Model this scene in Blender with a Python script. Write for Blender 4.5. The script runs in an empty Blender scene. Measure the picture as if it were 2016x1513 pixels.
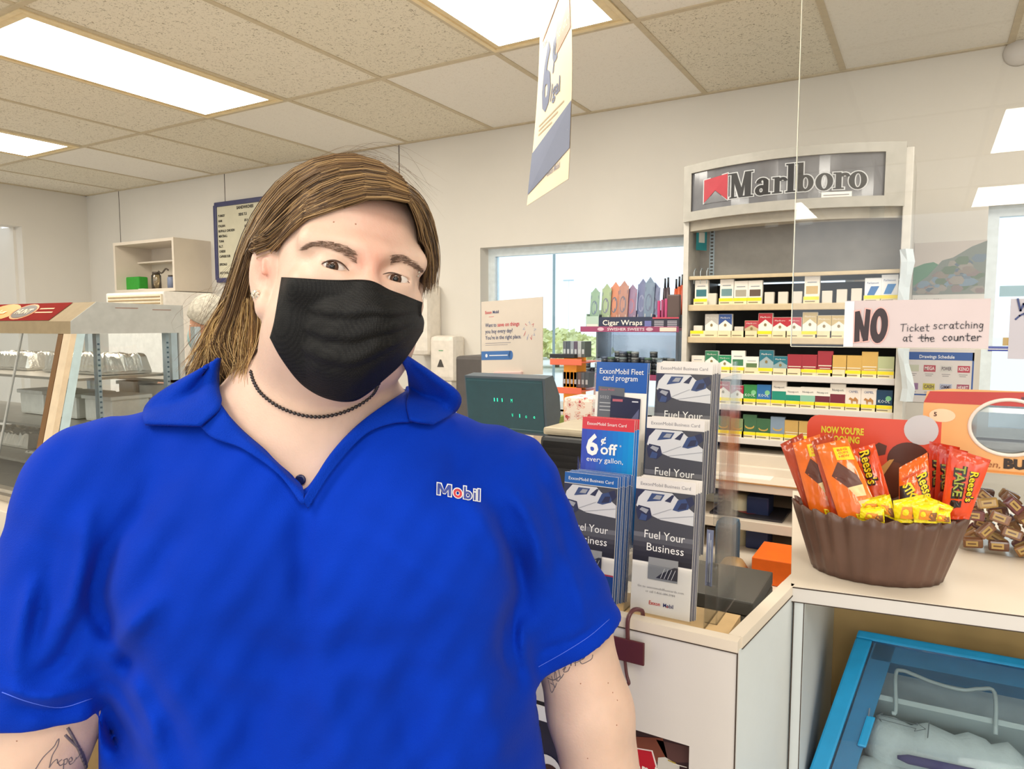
import bpy, bmesh, math, random
import numpy as np
from mathutils import Vector, Matrix
from mathutils.bvhtree import BVHTree
random.seed(7); np.random.seed(7)
scene = bpy.context.scene
C = scene.collection

# ---------------------------------------------------------------- camera, world, light, exposure
FPX, CX, CY = 1396.0, 1008.0, 756.5            # focal length and centre for a 2016x1513 frame
PITCH, YAW, EYE = math.radians(-4.75), math.radians(30.4), 1.5
FWD = Vector((-math.sin(YAW)*math.cos(PITCH), math.cos(YAW)*math.cos(PITCH), math.sin(PITCH)))
RIGHT = Vector((math.cos(YAW), math.sin(YAW), 0)); UP = RIGHT.cross(FWD)
CAM = Vector((0, 0, EYE))
cam_data = bpy.data.cameras.new('camera'); cam = bpy.data.objects.new('camera', cam_data); C.objects.link(cam)
cam_data.sensor_width = 36; cam_data.lens = FPX/2016*36; cam_data.clip_start = .02; cam_data.clip_end = 300
M = Matrix((RIGHT, UP, -FWD)).transposed().to_4x4(); M.translation = CAM; cam.matrix_world = M
scene.camera = cam
scene.view_settings.view_transform = 'Standard'; scene.view_settings.look = 'None'
scene.view_settings.gamma = 1; scene.view_settings.use_curve_mapping = False
scene.view_settings.exposure = 0.0
world = bpy.data.worlds.new('daylight'); scene.world = world; world.use_nodes = True
bg = world.node_tree.nodes['Background']; bg.inputs[0].default_value = (.90, .96, 1.0, 1); bg.inputs[1].default_value = 1.6
CEIL = 2.625; WALL = 3.55; LEFT = -6.38

def area(name, loc, target, sx, sy, power, col):
    l = bpy.data.lights.new(name, 'AREA'); l.shape = 'RECTANGLE'; l.size = sx; l.size_y = sy; l.energy = power; l.color = col
    o = bpy.data.objects.new(name, l); C.objects.link(o); o.location = loc
    o.rotation_euler = (Vector(target)-Vector(loc)).to_track_quat('-Z', 'Y').to_euler(); return o
# daylight entering through the shop front behind and to the right of the camera
area('storefront_daylight', (2.6, -3.2, 1.7), (-.6, 1.2, 1.3), 3.2, 2.0, 44, (1, .99, .97))

# ---------------------------------------------------------------- unprojection of photograph points to real places
def ray(u, v): return FWD + RIGHT*((u-CX)/FPX) - UP*((v-CY)/FPX)
def ony(u, v, Y): r = ray(u, v); return CAM + r*(Y/r.y)
def onz(u, v, z): r = ray(u, v); return CAM + r*((z-EYE)/r.z)
def onx(u, v, X): r = ray(u, v); return CAM + r*(X/r.x)
def dep(u, v, d): return CAM + ray(u, v)*d

# ---------------------------------------------------------------- materials
def lin(h):
    if isinstance(h, str):
        c = [int(h[i:i+2], 16)/255 for i in (0, 2, 4)]
    else: c = h
    return tuple(x/12.92 if x <= .04045 else ((x+.055)/1.055)**2.4 for x in c)+(1,)
MATS = {}
def mat(name, col='cccccc', rough=.5, metal=0, var=.06, scale=30, bump=0, sss=0, emit=0, coat=0, sheen=0, spec=.5, bscale=None):
    if name in MATS: return MATS[name]
    m = bpy.data.materials.new(name); m.use_nodes = True; nt = m.node_tree; b = nt.nodes['Principled BSDF']
    c = lin(col); b.inputs['Roughness'].default_value = rough; b.inputs['Metallic'].default_value = metal
    b.inputs['Specular IOR Level'].default_value = spec
    if coat: b.inputs['Coat Weight'].default_value = coat; b.inputs['Coat Roughness'].default_value = .08
    if sheen: b.inputs['Sheen Weight'].default_value = sheen; b.inputs['Sheen Roughness'].default_value = .4
    if sss:
        b.inputs['Subsurface Weight'].default_value = sss; b.inputs['Subsurface Radius'].default_value = (1, .35, .2); b.inputs['Subsurface Scale'].default_value = .006
    tc = nt.nodes.new('ShaderNodeTexCoord'); n = nt.nodes.new('ShaderNodeTexNoise'); n.inputs['Scale'].default_value = scale; n.inputs['Detail'].default_value = 3
    nt.links.new(tc.outputs['Object'], n.inputs['Vector'])
    r = nt.nodes.new('ShaderNodeValToRGB')
    r.color_ramp.elements[0].position = .3; r.color_ramp.elements[1].position = .7
    r.color_ramp.elements[0].color = tuple(x*(1-var) for x in c[:3])+(1,); r.color_ramp.elements[1].color = tuple(min(1, x*(1+var)) for x in c[:3])+(1,)
    nt.links.new(n.outputs['Fac'], r.inputs['Fac']); nt.links.new(r.outputs['Color'], b.inputs['Base Color'])
    if emit:
        nt.links.new(r.outputs['Color'], b.inputs['Emission Color']); b.inputs['Emission Strength'].default_value = emit
    if bump:
        n2 = nt.nodes.new('ShaderNodeTexNoise'); n2.inputs['Scale'].default_value = bscale or scale*6; n2.inputs['Detail'].default_value = 2
        nt.links.new(tc.outputs['Object'], n2.inputs['Vector'])
        bp = nt.nodes.new('ShaderNodeBump'); bp.inputs['Strength'].default_value = bump; bp.inputs['Distance'].default_value = .002
        nt.links.new(n2.outputs['Fac'], bp.inputs['Height']); nt.links.new(bp.outputs['Normal'], b.inputs['Normal'])
    m.diffuse_color = c; MATS[name] = m; return m
def clear(name, col='ffffff', tint=.97, refl=1.0, rough=.02, base=0.0):
    if name in MATS: return MATS[name]
    m = bpy.data.materials.new(name); m.use_nodes = True; nt = m.node_tree; nt.nodes.clear()
    o = nt.nodes.new('ShaderNodeOutputMaterial'); mx = nt.nodes.new('ShaderNodeMixShader')
    t = nt.nodes.new('ShaderNodeBsdfTransparent'); g = nt.nodes.new('ShaderNodeBsdfGlossy'); f = nt.nodes.new('ShaderNodeFresnel')
    c = lin(col); t.inputs[0].default_value = tuple(x*tint for x in c[:3])+(1,); g.inputs['Roughness'].default_value = rough
    f.inputs['IOR'].default_value = 1.49
    mt = nt.nodes.new('ShaderNodeMath'); mt.operation = 'MULTIPLY_ADD'; mt.inputs[1].default_value = refl; mt.inputs[2].default_value = base; mt.use_clamp = True
    nt.links.new(f.outputs[0], mt.inputs[0]); nt.links.new(mt.outputs[0], mx.inputs[0])
    nt.links.new(t.outputs[0], mx.inputs[1]); nt.links.new(g.outputs[0], mx.inputs[2]); nt.links.new(mx.outputs[0], o.inputs[0])
    MATS[name] = m; return m
def hexm(h, rough=.45, coat=0):           # plain printed or painted colour
    return mat('print_%s_%d' % (h, int(rough*100)), h, rough, var=.03, scale=12, coat=coat)

# ---------------------------------------------------------------- frames and mesh builder
def plane_frame(o, ex, ey):
    o, ex, ey = Vector(o), Vector(ex).normalized(), Vector(ey).normalized(); n = ex.cross(ey)
    return lambda x, y, z=0.0: o + ex*x + ey*y + n*z
def front_frame(x, y, z): return plane_frame((x, y, z), (1, 0, 0), (0, 0, 1))      # normal = -Y, towards the shop floor
TEXT = {}
def text_geo(s, bold=0.0, res=3):
    k = (s, bold, res)
    if k in TEXT: return TEXT[k]
    cu = bpy.data.curves.new('t', 'FONT'); cu.body = s; cu.size = 1; cu.offset = bold; cu.resolution_u = res
    ob = bpy.data.objects.new('t', cu); C.objects.link(ob)
    dg = bpy.context.evaluated_depsgraph_get(); me = bpy.data.meshes.new_from_object(ob.evaluated_get(dg))
    vs = [(v.co.x, v.co.y) for v in me.vertices]; fs = [tuple(p.vertices) for p in me.polygons]
    bpy.data.objects.remove(ob); bpy.data.curves.remove(cu); bpy.data.meshes.remove(me)
    x0 = min(v[0] for v in vs); x1 = max(v[0] for v in vs)
    vs = [(x-x0, y) for x, y in vs]; TEXT[k] = (vs, fs, x1-x0); return TEXT[k]
class MB:
    def __init__(s): s.v = []; s.f = []; s.m = []; s.mats = []; s.smooth = []
    def mi(s, m):
        if m not in s.mats: s.mats.append(m)
        return s.mats.index(m)
    def add(s, vs, fs, m, smooth=False):
        b = len(s.v); s.v += [tuple(v) for v in vs]; i = s.mi(m)
        for f in fs: s.f.append(tuple(b+k for k in f)); s.m.append(i); s.smooth.append(smooth)
        return s
    def box(s, x0, x1, y0, y1, z0, z1, m, fr=None, bev=0):
        x0, x1 = min(x0, x1), max(x0, x1); y0, y1 = min(y0, y1), max(y0, y1); z0, z1 = min(z0, z1), max(z0, z1)
        b = min(bev, (x1-x0)*.45, (y1-y0)*.45, (z1-z0)*.45)
        if b <= 0:
            vs = [(x, y, z) for z in (z0, z1) for y in (y0, y1) for x in (x0, x1)]
            fs = [(0, 2, 3, 1), (4, 5, 7, 6), (0, 1, 5, 4), (2, 6, 7, 3), (0, 4, 6, 2), (1, 3, 7, 5)]
        else:
            bm = bmesh.new(); bmesh.ops.create_cube(bm, size=1)
            for v in bm.verts:
                v.co = Vector(((x0+x1)/2+v.co.x*(x1-x0), (y0+y1)/2+v.co.y*(y1-y0), (z0+z1)/2+v.co.z*(z1-z0)))
            bmesh.ops.bevel(bm, geom=bm.edges[:], offset=b, segments=2, affect='EDGES', profile=.6)
            bm.verts.index_update(); vs = [tuple(v.co) for v in bm.verts]; fs = [tuple(v.index for v in f.verts) for f in bm.faces]; bm.free()
        if fr: vs = [fr(*v) for v in vs]
        return s.add(vs, fs, m)
    def rect(s, fr, x0, y0, x1, y1, m, z=.0004): return s.poly(fr, [(x0, y0), (x1, y0), (x1, y1), (x0, y1)], m, z)
    def poly(s, fr, pts, m, z=.0004, sub=0):
        if len(pts) <= 4 or not sub: return s.add([fr(x, y, z) for x, y in pts], [tuple(range(len(pts)))], m)
    def grid(s, fr, x0, y0, x1, y1, nx, ny, m, z=.0004, smooth=True):
        vs = [fr(x0+(x1-x0)*i/nx, y0+(y1-y0)*j/ny, z) for j in range(ny+1) for i in range(nx+1)]
        fs = [(j*(nx+1)+i, j*(nx+1)+i+1, (j+1)*(nx+1)+i+1, (j+1)*(nx+1)+i) for j in range(ny) for i in range(nx)]
        return s.add(vs, fs, m, smooth)
    def disc(s, fr, cx, cy, rx, ry, m, z=.0004, n=24, a0=0, a1=360):
        p = [(cx+rx*math.cos(math.radians(a0+(a1-a0)*i/n)), cy+ry*math.sin(math.radians(a0+(a1-a0)*i/n))) for i in range(n if a1-a0 == 360 else n+1)]
        return s.poly(fr, p, m, z)
    def cpoly(s, fr, pts, m, z=.0004, k=4, e=3):
        P = []
        for (a, b), (c, d) in zip(pts, pts[1:]+pts[:1]): P += [(a+(c-a)*i/e, b+(d-b)*i/e) for i in range(e)]
        cx, cy = sum(p[0] for p in P)/len(P), sum(p[1] for p in P)/len(P); n = len(P)
        vs = [fr(cx, cy, z)]+[fr(cx+(x-cx)*j/k, cy+(y-cy)*j/k, z) for j in range(1, k+1) for x, y in P]
        fs = [(0, 1+i, 1+(i+1) % n) for i in range(n)]+[(1+j*n+i, 1+(j+1)*n+i, 1+(j+1)*n+(i+1) % n, 1+j*n+(i+1) % n) for j in range(k-1) for i in range(n)]
        return s.add(vs, fs, m, True)
    def line(s, fr, pts, w, m, z=.0006):
        for (x0, y0), (x1, y1) in zip(pts[:-1], pts[1:]):
            d = math.hypot(x1-x0, y1-y0) or 1; nx, ny = -(y1-y0)/d*w/2, (x1-x0)/d*w/2; ex, ey = (x1-x0)/d*w*.3, (y1-y0)/d*w*.3
            s.poly(fr, [(x0-ex+nx, y0-ey+ny), (x0-ex-nx, y0-ey-ny), (x1+ex-nx, y1+ey-ny), (x1+ex+nx, y1+ey+ny)][::-1], m, z)
        return s
    def prism(s, fr, pts, z0, z1, m):
        n = len(pts); vs = [fr(x, y, z0) for x, y in pts]+[fr(x, y, z1) for x, y in pts]
        return s.add(vs, [tuple(range(n))[::-1], tuple(range(n, 2*n))]+[(i, (i+1) % n, n+(i+1) % n, n+i) for i in range(n)], m)
    def text(s, fr, t, x, y, h, m, w=None, al='l', bold=0.0, z=.0008, sx=1.0, shear=0.0, res=2, rot=0):
        vs, fs, W = text_geo(t, bold, res); k = h/.7; kx = k*sx
        if w: kx = w/W
        off = {'l': 0, 'c': -W*kx/2, 'r': -W*kx}[al]; ca, sa = math.cos(rot), math.sin(rot)
        out = []
        for a, b in vs:
            p, q = a*kx+off+shear*b*k, b*k
            out.append(fr(x+p*ca-q*sa, y+p*sa+q*ca, z))
        return s.add(out, fs, m)
    def tube(s, pts, r, m, n=8, closed=False, caps=True):
        pts = [Vector(p) for p in pts]; N = len(pts); rr = r if isinstance(r, (list, tuple)) else [r]*N
        vs = []; prev = None
        for i, p in enumerate(pts):
            d = (pts[(i+1) % N]-pts[i-1]) if closed else (pts[min(i+1, N-1)]-pts[max(i-1, 0)])
            d.normalize()
            if prev is None:
                a = d.cross(Vector((0, 0, 1)));
                if a.length < .1: a = d.cross(Vector((1, 0, 0)))
            else: a = prev-d*prev.dot(d)
            a.normalize(); prev = a; b = d.cross(a)
            vs += [p+(a*math.cos(t)+b*math.sin(t))*rr[i] for t in [2*math.pi*k/n for k in range(n)]]
        fs = []
        for i in range(N if closed else N-1):
            for k in range(n):
                j = (i+1) % N; fs.append((i*n+k, i*n+(k+1) % n, j*n+(k+1) % n, j*n+k))
        if caps and not closed: fs += [tuple(range(n))[::-1], tuple((N-1)*n+k for k in range(n))]
        return s.add(vs, fs, m, True)
    def lathe(s, c, prof, m, n=24, ax=None):
        c = Vector(c); R = Vector((0, 0, 1)).rotation_difference(Vector(ax)).to_matrix() if ax else Matrix.Identity(3)
        vs = [c+R@Vector((r*math.cos(2*math.pi*k/n), r*math.sin(2*math.pi*k/n), z)) for r, z in prof for k in range(n)]
        P = len(prof); fs = [(i*n+k, i*n+(k+1) % n, (i+1)*n+(k+1) % n, (i+1)*n+k) for i in range(P-1) for k in range(n)]
        fs += [tuple(range(n))[::-1], tuple((P-1)*n+k for k in range(n))]
        return s.add(vs, fs, m, True)
    def build(s, name, parent=None, base=None, **kw):
        me = bpy.data.meshes.new(name)
        o = bpy.data.objects.new(name, me); C.objects.link(o)
        off = Vector((0, 0, 0))
        if parent is None:
            A = np.array([tuple(v) for v in s.v]); off = Vector(base) if base else Vector(((A[:, 0].min()+A[:, 0].max())/2, (A[:, 1].min()+A[:, 1].max())/2, A[:, 2].min()))
            o.location = off
        else:
            o.parent = parent; off = wloc(parent)
        me.from_pydata([tuple(Vector(v)-off) for v in s.v], [], s.f)
        for m in s.mats: me.materials.append(m)
        me.polygons.foreach_set('material_index', s.m); me.polygons.foreach_set('use_smooth', s.smooth); me.update()
        for k, v in kw.items(): o[k] = v
        return o
def wloc(o):
    p = Vector((0, 0, 0))
    while o: p = p + o.location; o = o.parent
    return p
def thing(name, loc, label, cat, group=None):
    o = bpy.data.objects.new(name, None); o.empty_display_size = .05; C.objects.link(o); o.location = loc
    o['label'] = label; o['category'] = cat
    if group: o['group'] = group
    return o
def tag(o, label, cat, group=None):
    o['label'] = label; o['category'] = cat
    if group: o['group'] = group
    return o
def bez(pts, n=8):                         # Catmull-Rom through points of any dimension
    P = [np.array(p, float) for p in pts]; P = [2*P[0]-P[1]]+P+[2*P[-1]-P[-2]]; out = []
    for i in range(1, len(P)-2):
        a, b, c, d = P[i-1:i+3]
        for k in range(n):
            t = k/n; out.append(.5*((2*b)+(c-a)*t+(2*a-5*b+4*c-d)*t*t+(3*b-a-3*c+d)*t**3))
    out.append(P[-2]); return out
# ---------------------------------------------------------------- materials shared by the room
def ceiling_material():
    m = bpy.data.materials.new('ceiling_tile'); m.use_nodes = True; nt = m.node_tree; b = nt.nodes['Principled BSDF']; N = nt.nodes.new; L = nt.links.new
    b.inputs['Roughness'].default_value = .9
    g = N('ShaderNodeNewGeometry'); sp = N('ShaderNodeSeparateXYZ'); L(g.outputs['Position'], sp.inputs[0])
    def ma(op, a, bb=None, c=None):
        n = N('ShaderNodeMath'); n.operation = op
        for i, x in enumerate((a, bb, c)):
            if x is None: continue
            if isinstance(x, (int, float)): n.inputs[i].default_value = x
            else: L(x, n.inputs[i])
        return n.outputs[0]
    tx = ma('FLOOR', ma('MULTIPLY_ADD', sp.outputs[0], 1/.61, .376/.61+40)); ty = ma('FLOOR', ma('MULTIPLY_ADD', sp.outputs[1], 1/1.22, -2.58/1.22+40))
    cb = N('ShaderNodeCombineXYZ'); L(tx, cb.inputs[0]); L(ty, cb.inputs[1])
    wn = N('ShaderNodeTexWhiteNoise'); L(cb.outputs[0], wn.inputs['Vector'])
    mp = N('ShaderNodeMapping'); L(g.outputs['Position'], mp.inputs[0]); mp.inputs['Scale'].default_value = (1, 1, 1)
    vo = N('ShaderNodeTexNoise'); vo.inputs['Scale'].default_value = 95; vo.inputs['Detail'].default_value = 4; vo.inputs['Distortion'].default_value = 1.4
    L(mp.outputs[0], vo.inputs['Vector'])
    r = N('ShaderNodeValToRGB'); r.color_ramp.elements[0].position = .34; r.color_ramp.elements[1].position = .43
    r.color_ramp.elements[0].color = (.42, .39, .33, 1); r.color_ramp.elements[1].color = (1, 1, 1, 1); L(vo.outputs['Fac'], r.inputs['Fac'])
    tr = N('ShaderNodeValToRGB'); tr.color_ramp.interpolation = 'CONSTANT'
    e = tr.color_ramp.elements; e[0].color = (.80, .745, .62, 1); e[1].position = .45; e[1].color = (.84, .785, .67, 1)
    x = tr.color_ramp.elements.new(.78); x.color = (.88, .85, .79, 1); L(wn.outputs['Value'], tr.inputs['Fac'])
    fac = ma('MULTIPLY_ADD', ma('LESS_THAN', wn.outputs['Value'], .78), .68, .2)
    mx = N('ShaderNodeMix'); mx.data_type = 'RGBA'; mx.blend_type = 'MULTIPLY'; L(fac, mx.inputs[0]); L(tr.outputs[0], mx.inputs[6]); L(r.outputs[0], mx.inputs[7])
    L(mx.outputs[2], b.inputs['Base Color'])
    bp = N('ShaderNodeBump'); bp.inputs['Strength'].default_value = .3; bp.inputs['Distance'].default_value = .003; L(vo.outputs['Fac'], bp.inputs['Height']); L(bp.outputs[0], b.inputs['Normal'])
    MATS['ceiling_tile'] = m; return m
ceil_m = ceiling_material()
wall_m = mat('wall_paint', 'dcd7ce', .75, var=.02, scale=3, bump=.1)
trim_m = mat('ceiling_bar', 'c9bb9f', .5)
white_m = mat('white_laminate', 'd2cdc9', .4, var=.015, scale=5)
cream_m = mat('cream_laminate', 'd9cdbd', .4, var=.03, scale=6)
dark_line = mat('dark_edge', '3a2c22', .7)
alu = mat('aluminium', 'c3d2d9', .4, .25)
frame_m = mat('window_frame_pale', 'e8f3f8', .35)
steel = mat('brushed_steel', 'b9b2a6', .32, .7)
glass = clear('window_glass', 'f4fbff', .98)
acr = clear('clear_acrylic', 'fbfcfc', .985, .35, .2, .01)
plexi_m = clear('plexiglass', 'ffffff', .985, 1.1, .006, .008)
black_m = mat('black_plastic', '1c1d21', .35)
card_w = hexm('efe9e2', .5)

def struct(o): o['kind'] = 'structure'; return o
# floor, ceiling, walls
f = MB(); f.box(LEFT-.1, 4.5, -6.2, WALL, -.1, 0, mat('floor_tile', 'a79f92', .4, var=.1, scale=2)); struct(f.build('floor'))
c = MB(); c.box(LEFT-.1, 4.5, -6.2, WALL+.15, CEIL, CEIL+.08, ceil_m)
struct(c.build('ceiling'))
g = MB()
XS = [-.376-.61*k for k in range(0, 10)]+[.234+.61*k for k in range(0, 7)]
for x in XS: g.box(x-.012, x+.012, -6.2, WALL, CEIL-.004, CEIL+.01, trim_m)
for k in range(-2, 7):
    y = 2.58-1.22*k
    if y < WALL: g.box(LEFT, 4.5, y-.012, y+.012, CEIL-.005, CEIL+.01, trim_m)
g.box(LEFT, 4.5, WALL-.022, WALL, CEIL-.006, CEIL, trim_m); g.box(LEFT, LEFT+.022, -6.2, WALL, CEIL-.006, CEIL, trim_m)
struct(g.build('trim_1'))
# back wall with two windows
WX0, WX1, WZ0, WZ1 = -2.30, -.30, 1.02, 1.955
VX0, VX1, VZ0, VZ1 = .19, 2.2, 1.02, 2.0
w = MB()
def wallbox(x0, x1, z0, z1): w.box(x0, x1, WALL, WALL+.16, z0, z1, wall_m)
wallbox(LEFT-.1, WX0, 0, CEIL); wallbox(WX0, WX1, 0, WZ0); wallbox(WX0, WX1, WZ1, CEIL); wallbox(WX1, VX0, 0, CEIL)
wallbox(VX0, VX1, 0, VZ0); wallbox(VX0, VX1, VZ1, CEIL); wallbox(VX1, 4.5, 0, CEIL)
for x in (-4.555, -2.9, -5.9): w.box(x-.003, x+.003, WALL-.001, WALL, 1.2, CEIL, dark_line)
struct(w.build('wall_back'))
w = MB(); w.box(LEFT-.16, LEFT, 3.02, WALL, 0, CEIL, wall_m); w.box(LEFT-.16, LEFT, -6.2, 3.02, 2.30, CEIL, wall_m)
w.box(LEFT-.6, LEFT-.5, -6.2, 3.1, 0, 2.4, wall_m); w.box(LEFT-.5, LEFT-.1, 3.0, 3.02, 0, 2.3, wall_m)
struct(w.build('wall_left'))
w = MB(); w.box(4.5, 4.6, -6.2, WALL, 0, CEIL, wall_m); struct(w.build('wall_right'))
for n, (x0, x1, z0, z1) in enumerate(((WX0, WX1, WZ0, WZ1), (VX0, VX1, VZ0, VZ1))):
    t = thing('window_%d' % (n+1), ((x0+x1)/2, WALL+.1, z0), '', ''); del t['label']; del t['category']; t['kind'] = 'structure'
    fr = MB(); e = .045
    for a in ((x0, x0+e, z0, z1), (x1-e, x1, z0, z1), (x0+e, x1-e, z0, z0+e), (x0+e, x1-e, z1-e, z1)):
        fr.box(a[0], a[1], WALL+.09, WALL+.14, a[2], a[3], frame_m)
    fr.build('window_frame', t)
    p = MB(); p.box(x0+e, x1-e, WALL+.112, WALL+.118, z0+e, z1-e, glass); p.build('pane', t)
    s_ = MB(); s_.box(x0, x1, WALL-.03, WALL+.09, z0-.03, z0, white_m, bev=.004); s_.build('window_sill', t)
# recessed ceiling lights: every second bay, every third row of tiles
lens_m = mat('light_lens', 'fff9ec', .5, emit=14.5, var=0); pan_m = mat('light_pan', 'ecd9b0', .5)
k = 0
rowname = {0: 'above the far counter', 1: 'over the camera side of the counter', 2: 'in the shop behind', 3: 'at the shop front'}
names = {-6.48: '', -5.26: 'leftmost', -3.43: 'second from the left', -1.60: 'third from the left', .23: 'fourth from the left', 2.06: 'rightmost'}
for r in range(4):
    y1 = 2.58-2.44*r; y0 = y1-1.22
    for x0 in (-5.26, -3.43, -1.6, .234, 2.06):
        if r > 1 and x0 < -3.5: continue
        t = thing('ceiling_light', (x0+.305, (y0+y1)/2, CEIL), '%s recessed white ceiling light panel %s' % (names[round(x0, 2)] if round(x0, 2) in names else names[.23], rowname[r]), 'ceiling light', 'recessed ceiling light panels')
        X0, X1, Y0, Y1 = x0+.012, x0+.598, y0+.012, y1-.012
        fr = MB(); zb = CEIL-.008
        for a in ((X0, X1, Y0, Y0+.018), (X0, X1, Y1-.018, Y1), (X0, X0+.018, Y0+.018, Y1-.018), (X1-.018, X1, Y0+.018, Y1-.018)):
            fr.box(a[0], a[1], a[2], a[3], zb, CEIL-.001, pan_m)
        fr.build('frame', t)
        l = MB(); i = .018; j = .05; zl = CEIL-.0075; zz = CEIL-.0015
        o_ = [(X0+i, Y0+i), (X1-i, Y0+i), (X1-i, Y1-i), (X0+i, Y1-i)]; n_ = [(X0+j, Y0+j), (X1-j, Y0+j), (X1-j, Y1-j), (X0+j, Y1-j)]
        l.add([(a, b, zz) for a, b in o_]+[(a, b, zl) for a, b in n_], [(0, 1, 5, 4), (1, 2, 6, 5), (2, 3, 7, 6), (3, 0, 4, 7)], pan_m)
        l.add([(a, b, zl) for a, b in n_], [(3, 2, 1, 0)], lens_m); l.build('diffuser', t)
# outside: ground, hedge trees, lamp pole, canopy
gr = MB(); gr.box(-60, 60, 4.2, 120, -.3, -.2, mat('asphalt', 'eceae2', .9)); struct(gr.build('ground'))
def blob_tree(x, y, h, r, lab):
    t = thing('tree', (x, y, -.2), lab, 'tree', 'trees beyond the window'); rnd = random.Random(int(x*10))
    a = MB(); a.tube([(x, y, -.2), (x, y, h*.4)], .15, mat('bark', '7a6a55', .9)); a.build('trunk', t)
    b = MB(); fol = mat('foliage', 'e3e3a4', .8, var=.25, scale=2)
    for k in range(900):
        d = Vector((rnd.gauss(0, 1), rnd.gauss(0, 1), rnd.gauss(0, 1))).normalized()*(rnd.random()**.4); p = Vector((x+d.x*r, y+d.y*r, h*.55+d.z*h*.45))
        q = Vector((rnd.gauss(0, 1), rnd.gauss(0, 1), rnd.gauss(0, 1))).normalized()*.16; s_ = q.orthogonal().normalized()*.12
        b.add([p-q, p-s_, p+q, p+s_], [(0, 1, 2, 3)], fol)
    b.build('foliage', t)
for (u, Y, h, r, lab) in ((1095, 26, 1.35, 1.5, 'yellow-green bushy tree left of the lamp pole outside the window'), (1142, 24, 1.1, 1.2, 'lower bushy tree right of the lamp pole outside the window'), (1060, 32, 1.2, 1.4, 'bushy tree showing at the edge of the standing card outside')):
    p = ony(u, 640, Y); blob_tree(p.x, Y, h, r, lab)
p = ony(1091, 500, 20); t = MB(); t.tube([(p.x, 20, -.2), (p.x, 20, 8)], .045, mat('pole_grey', '8fa0a4', .5)); tag(t.build('lamp_post'), 'tall thin grey lamp post outside the big window', 'lamp post')
p = ony(1120, 552, 40); t = MB(); t.tube([(p.x, 40, -.2), (p.x, 40, p.z)], .012, frame_m); t.box(p.x-.35, p.x+.3, 39.9, 40.1, p.z-.03, p.z+.05, alu); tag(t.build('street_lamp'), 'small distant street lamp seen through the big window', 'street lamp')
# ================================================================ cigarette rack on the right
RY = 2.80; RX0, RX1 = -.828, -.095; RB = 3.25
def rz(v, u=1560): return ony(u, v, RY).z
rack = thing('cigarette_rack', ((RX0+RX1)/2, (RY+RB)/2, 0), 'tall grey and white cigarette rack with a curved dark header sign, right of the window', 'display rack')
rg = mat('rack_grey', 'a9a69e', .4); rdark = mat('rack_back', '66625c', .7); rside = mat('rack_side', 'c9c5bc', .4); lip = mat('shelf_lip', 'cbb894', .45)
zt = rz(285, 1700)
m = MB(); m.box(RX0-.02, RX0, RY-.02, RB, 0, zt-.02, rside); m.build('side_panel', rack)
m = MB(); m.box(RX1, RX1+.028, RY-.03, RB, 0, zt-.03, rside, bev=.004); m.build('side_panel', rack)
m = MB(); m.box(RX0, RX1, RB-.02, RB, 0, rz(545), rdark); m.box(RX0, RX1, RY+.14, RY+.15, rz(538), zt-.1, mat('rack_upper_back', 'aaa59d', .6)); m.build('back_panel', rack)
m = MB()
for k in range(22): m.box(RX0+.045, RX0+.055, RY+.135, RY+.139, rz(540)+.02+k*.014, rz(540)+.026+k*.014, rdark)
m.box(RX0+.04, RX0+.06, RY+.138, RY+.14, rz(540), rz(540)+.33, alu); m.build('slotted_upright', rack)
# curved header
hx0, hx1 = RX0-.02, RX1+.005; hw = (hx1-hx0)/2; hxc = (hx0+hx1)/2
def arc(x): return RY-.02-.11*(1-((x-hxc)/hw)**2)
hz0, hz1 = rz(436, 1362), rz(300, 1690)
def hf(x, y, z=0):                          # x along the arc width, y up from the header's lower edge
    return Vector((hx0+x, arc(hx0+x)-z, hz0+y))
HW, HH = hx1-hx0, hz1-hz0
def curved(mb, x0, x1, y0, y1, z0, z1, mt, n=20):
    vs = []
    for i in range(n+1):
        x = x0+(x1-x0)*i/n; vs += [hf(x, y0, z0), hf(x, y1, z0), hf(x, y1, z1), hf(x, y0, z1)]
    fs = [(4*i+a, 4*i+(a+1) % 4, 4*i+4+(a+1) % 4, 4*i+4+a) for i in range(n) for a in range(4)]+[(0, 3, 2, 1), (4*n, 4*n+1, 4*n+2, 4*n+3)]
    mb.add(vs, fs, mt)
hd = MB(); curved(hd, 0, HW, -.005, .03, -.04, .012, rg); curved(hd, 0, HW, HH-.02, HH+.012, -.04, .012, rg)
curved(hd, 0, .035, .03, HH-.02, -.04, .012, rg, 4); curved(hd, HW-.06, HW, .03, HH-.02, -.04, .012, rg, 4)
hd.add([(hx0, RB, hz0+HH), (hx1, RB, hz0+HH)]+[hf(HW*i/10, HH, 0) for i in range(10, -1, -1)], [tuple(range(13))], rg)
curved(hd, 0, HW, -.04, -.005, -.09, -.02, mat('header_soffit', 'a9a294', .4)); header = hd.build('header', rack)
sg = MB(); pd = mat('header_panel', '6f7075', .12, coat=.6); curved(sg, .035, HW-.06, .03, HH-.02, -.03, .002, pd)
K = mat('marl_black', '2b2a2c', .3); Wt = mat('marl_outline', 'c6c8ca', .3); Rd = mat('marl_red', 'b23c48', .3)
def hrect(mb, x0, y0, x1, y1, mt, z):
    n = max(1, int((x1-x0)/.02)); mb.grid(hf, x0, y0, x1, y1, n, 1, mt, z, False)
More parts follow.
